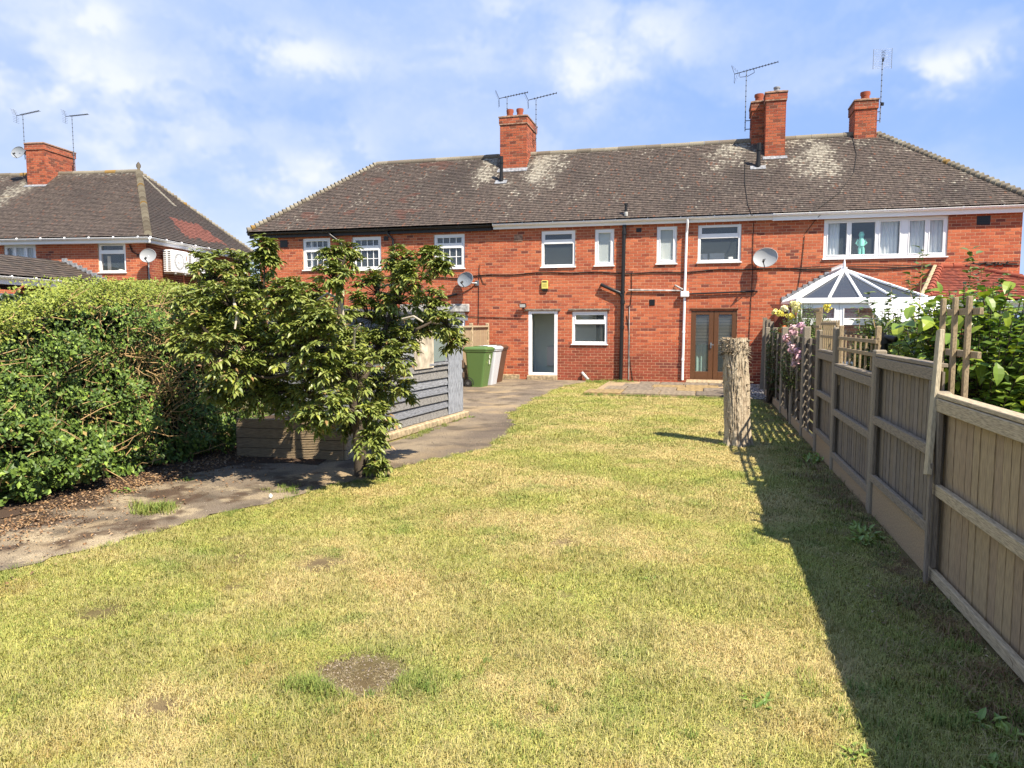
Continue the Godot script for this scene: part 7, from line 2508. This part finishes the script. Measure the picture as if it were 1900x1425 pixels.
func build_litter() -> void:
	var cp := Copies.new()
	for i in 4200:
		var z := rng.randf_range(-8.2, -3.0)
		var x := -5.75 + rng.randfn() * 0.2
		if rng.randf() < 0.15: x = rng.randf_range(-6.0, -4.6)
		if z > -5.0: x += 0.3
		if x < -6.4: continue
		var y := 0.024 + rng.randf() * 0.012
		var B := Basis(Vector3.UP, rng.randf() * TAU) * Basis(Vector3.RIGHT, -PI / 2 + rng.randf_range(-0.5, 0.5)) * Basis(Vector3.UP, rng.randf_range(-0.4, 0.4))
		cp.add(B.scaled(Vector3.ONE * rng.randf_range(0.5, 1.2)), Vector3(x, y, z), [Color(0.20, 0.11, 0.05), Color(0.27, 0.17, 0.08), Color(0.14, 0.08, 0.04), Color(0.32, 0.22, 0.13)][rng.randi() % 4])
	for i in 900:
		var z := rng.randf_range(-16.0, -2.2)
		var x := rng.randf_range(0.9, 1.48)
		var B := Basis(Vector3.UP, rng.randf() * TAU) * Basis(Vector3.RIGHT, -PI / 2 + rng.randf_range(-0.5, 0.5))
		cp.add(B.scaled(Vector3.ONE * rng.randf_range(0.4, 0.9)), Vector3(x, 0.012, z), [Color(0.26, 0.16, 0.09), Color(0.40, 0.31, 0.2), Color(0.18, 0.11, 0.07)][rng.randi() % 3])
	var o := scatter("leaf_litter", cp, leaf_mesh(0.034, 0.019, 0.5, 0.5, 3), MAT.litter)
	tag(o, "fallen brown leaves along the hedge foot and fence", "leaf litter", "", "stuff")
	var peb := Copies.new()
	for i in 1500:
		var x := rng.randf_range(0.85, 1.75)
		var z := rng.randf_range(-21.0, -16.9)
		var g := rng.randf_range(0.12, 0.42)
		peb.add(Basis(rv().normalized(), rng.randf() * TAU).scaled(Vector3(1, 0.6, 1) * rng.randf_range(0.5, 1.4)), Vector3(x, 0.018, z), Color(g, g * 0.93, g * 0.85))
	for i in 5200:
		var x := rng.randf_range(-6.0, -2.8)
		var z := rng.randf_range(-13.0, -3.2) if rng.randf() < 0.75 else rng.randf_range(-20.5, -12.0)
		if Geometry2D.is_point_in_polygon(Vector2(x + 0.1, z), lawn_edge): continue
		if fb(x, z, 1.5, 99.0) < rng.randf_range(-0.4, 0.3): continue
		var g := rng.randf_range(0.08, 0.40)
		peb.add(Basis(rv().normalized(), rng.randf() * TAU).scaled(Vector3(1, 0.5, 1) * rng.randf_range(0.10, 0.38)), Vector3(x, 0.016, z), Color(g, g * 0.86, g * 0.68))
	for i in 260:
		var a := rng.randf() * TAU
		var q := sqrt(rng.randf())
		var g := rng.randf_range(0.10, 0.36)
		peb.add(Basis(rv().normalized(), rng.randf() * TAU).scaled(Vector3(1, 0.6, 1) * rng.randf_range(0.06, 0.26)), Vector3(-1.56 + cos(a) * q * 0.22, 0.003, -3.06 + sin(a) * q * 0.21), Color(g, g * 0.82, g * 0.62))
	var sm := SphereMesh.new()
	sm.radius = 0.022
	sm.height = 0.036
	sm.radial_segments = 7
	sm.rings = 4
	var po := scatter("gravel_stones", peb, sm, MAT.litter)
	tag(po, "loose stones and grit on the gravel, path and bare soil", "gravel", "", "stuff")
	var ball := thing("white_ball", "small white ball lying at the path edge", "ball", Vector3(-4.0, 0.02, -6.02))
	var bm := MB.new()
	bm.tube([Vector3(0, 0.0, 0), Vector3(0, 0.006, 0), Vector3(0, 0.02, 0), Vector3(0, 0.034, 0), Vector3(0, 0.04, 0)], [0.006, 0.014, 0.02, 0.014, 0.004], 12)
	obj("ball", bm, MAT.white_print, ball)
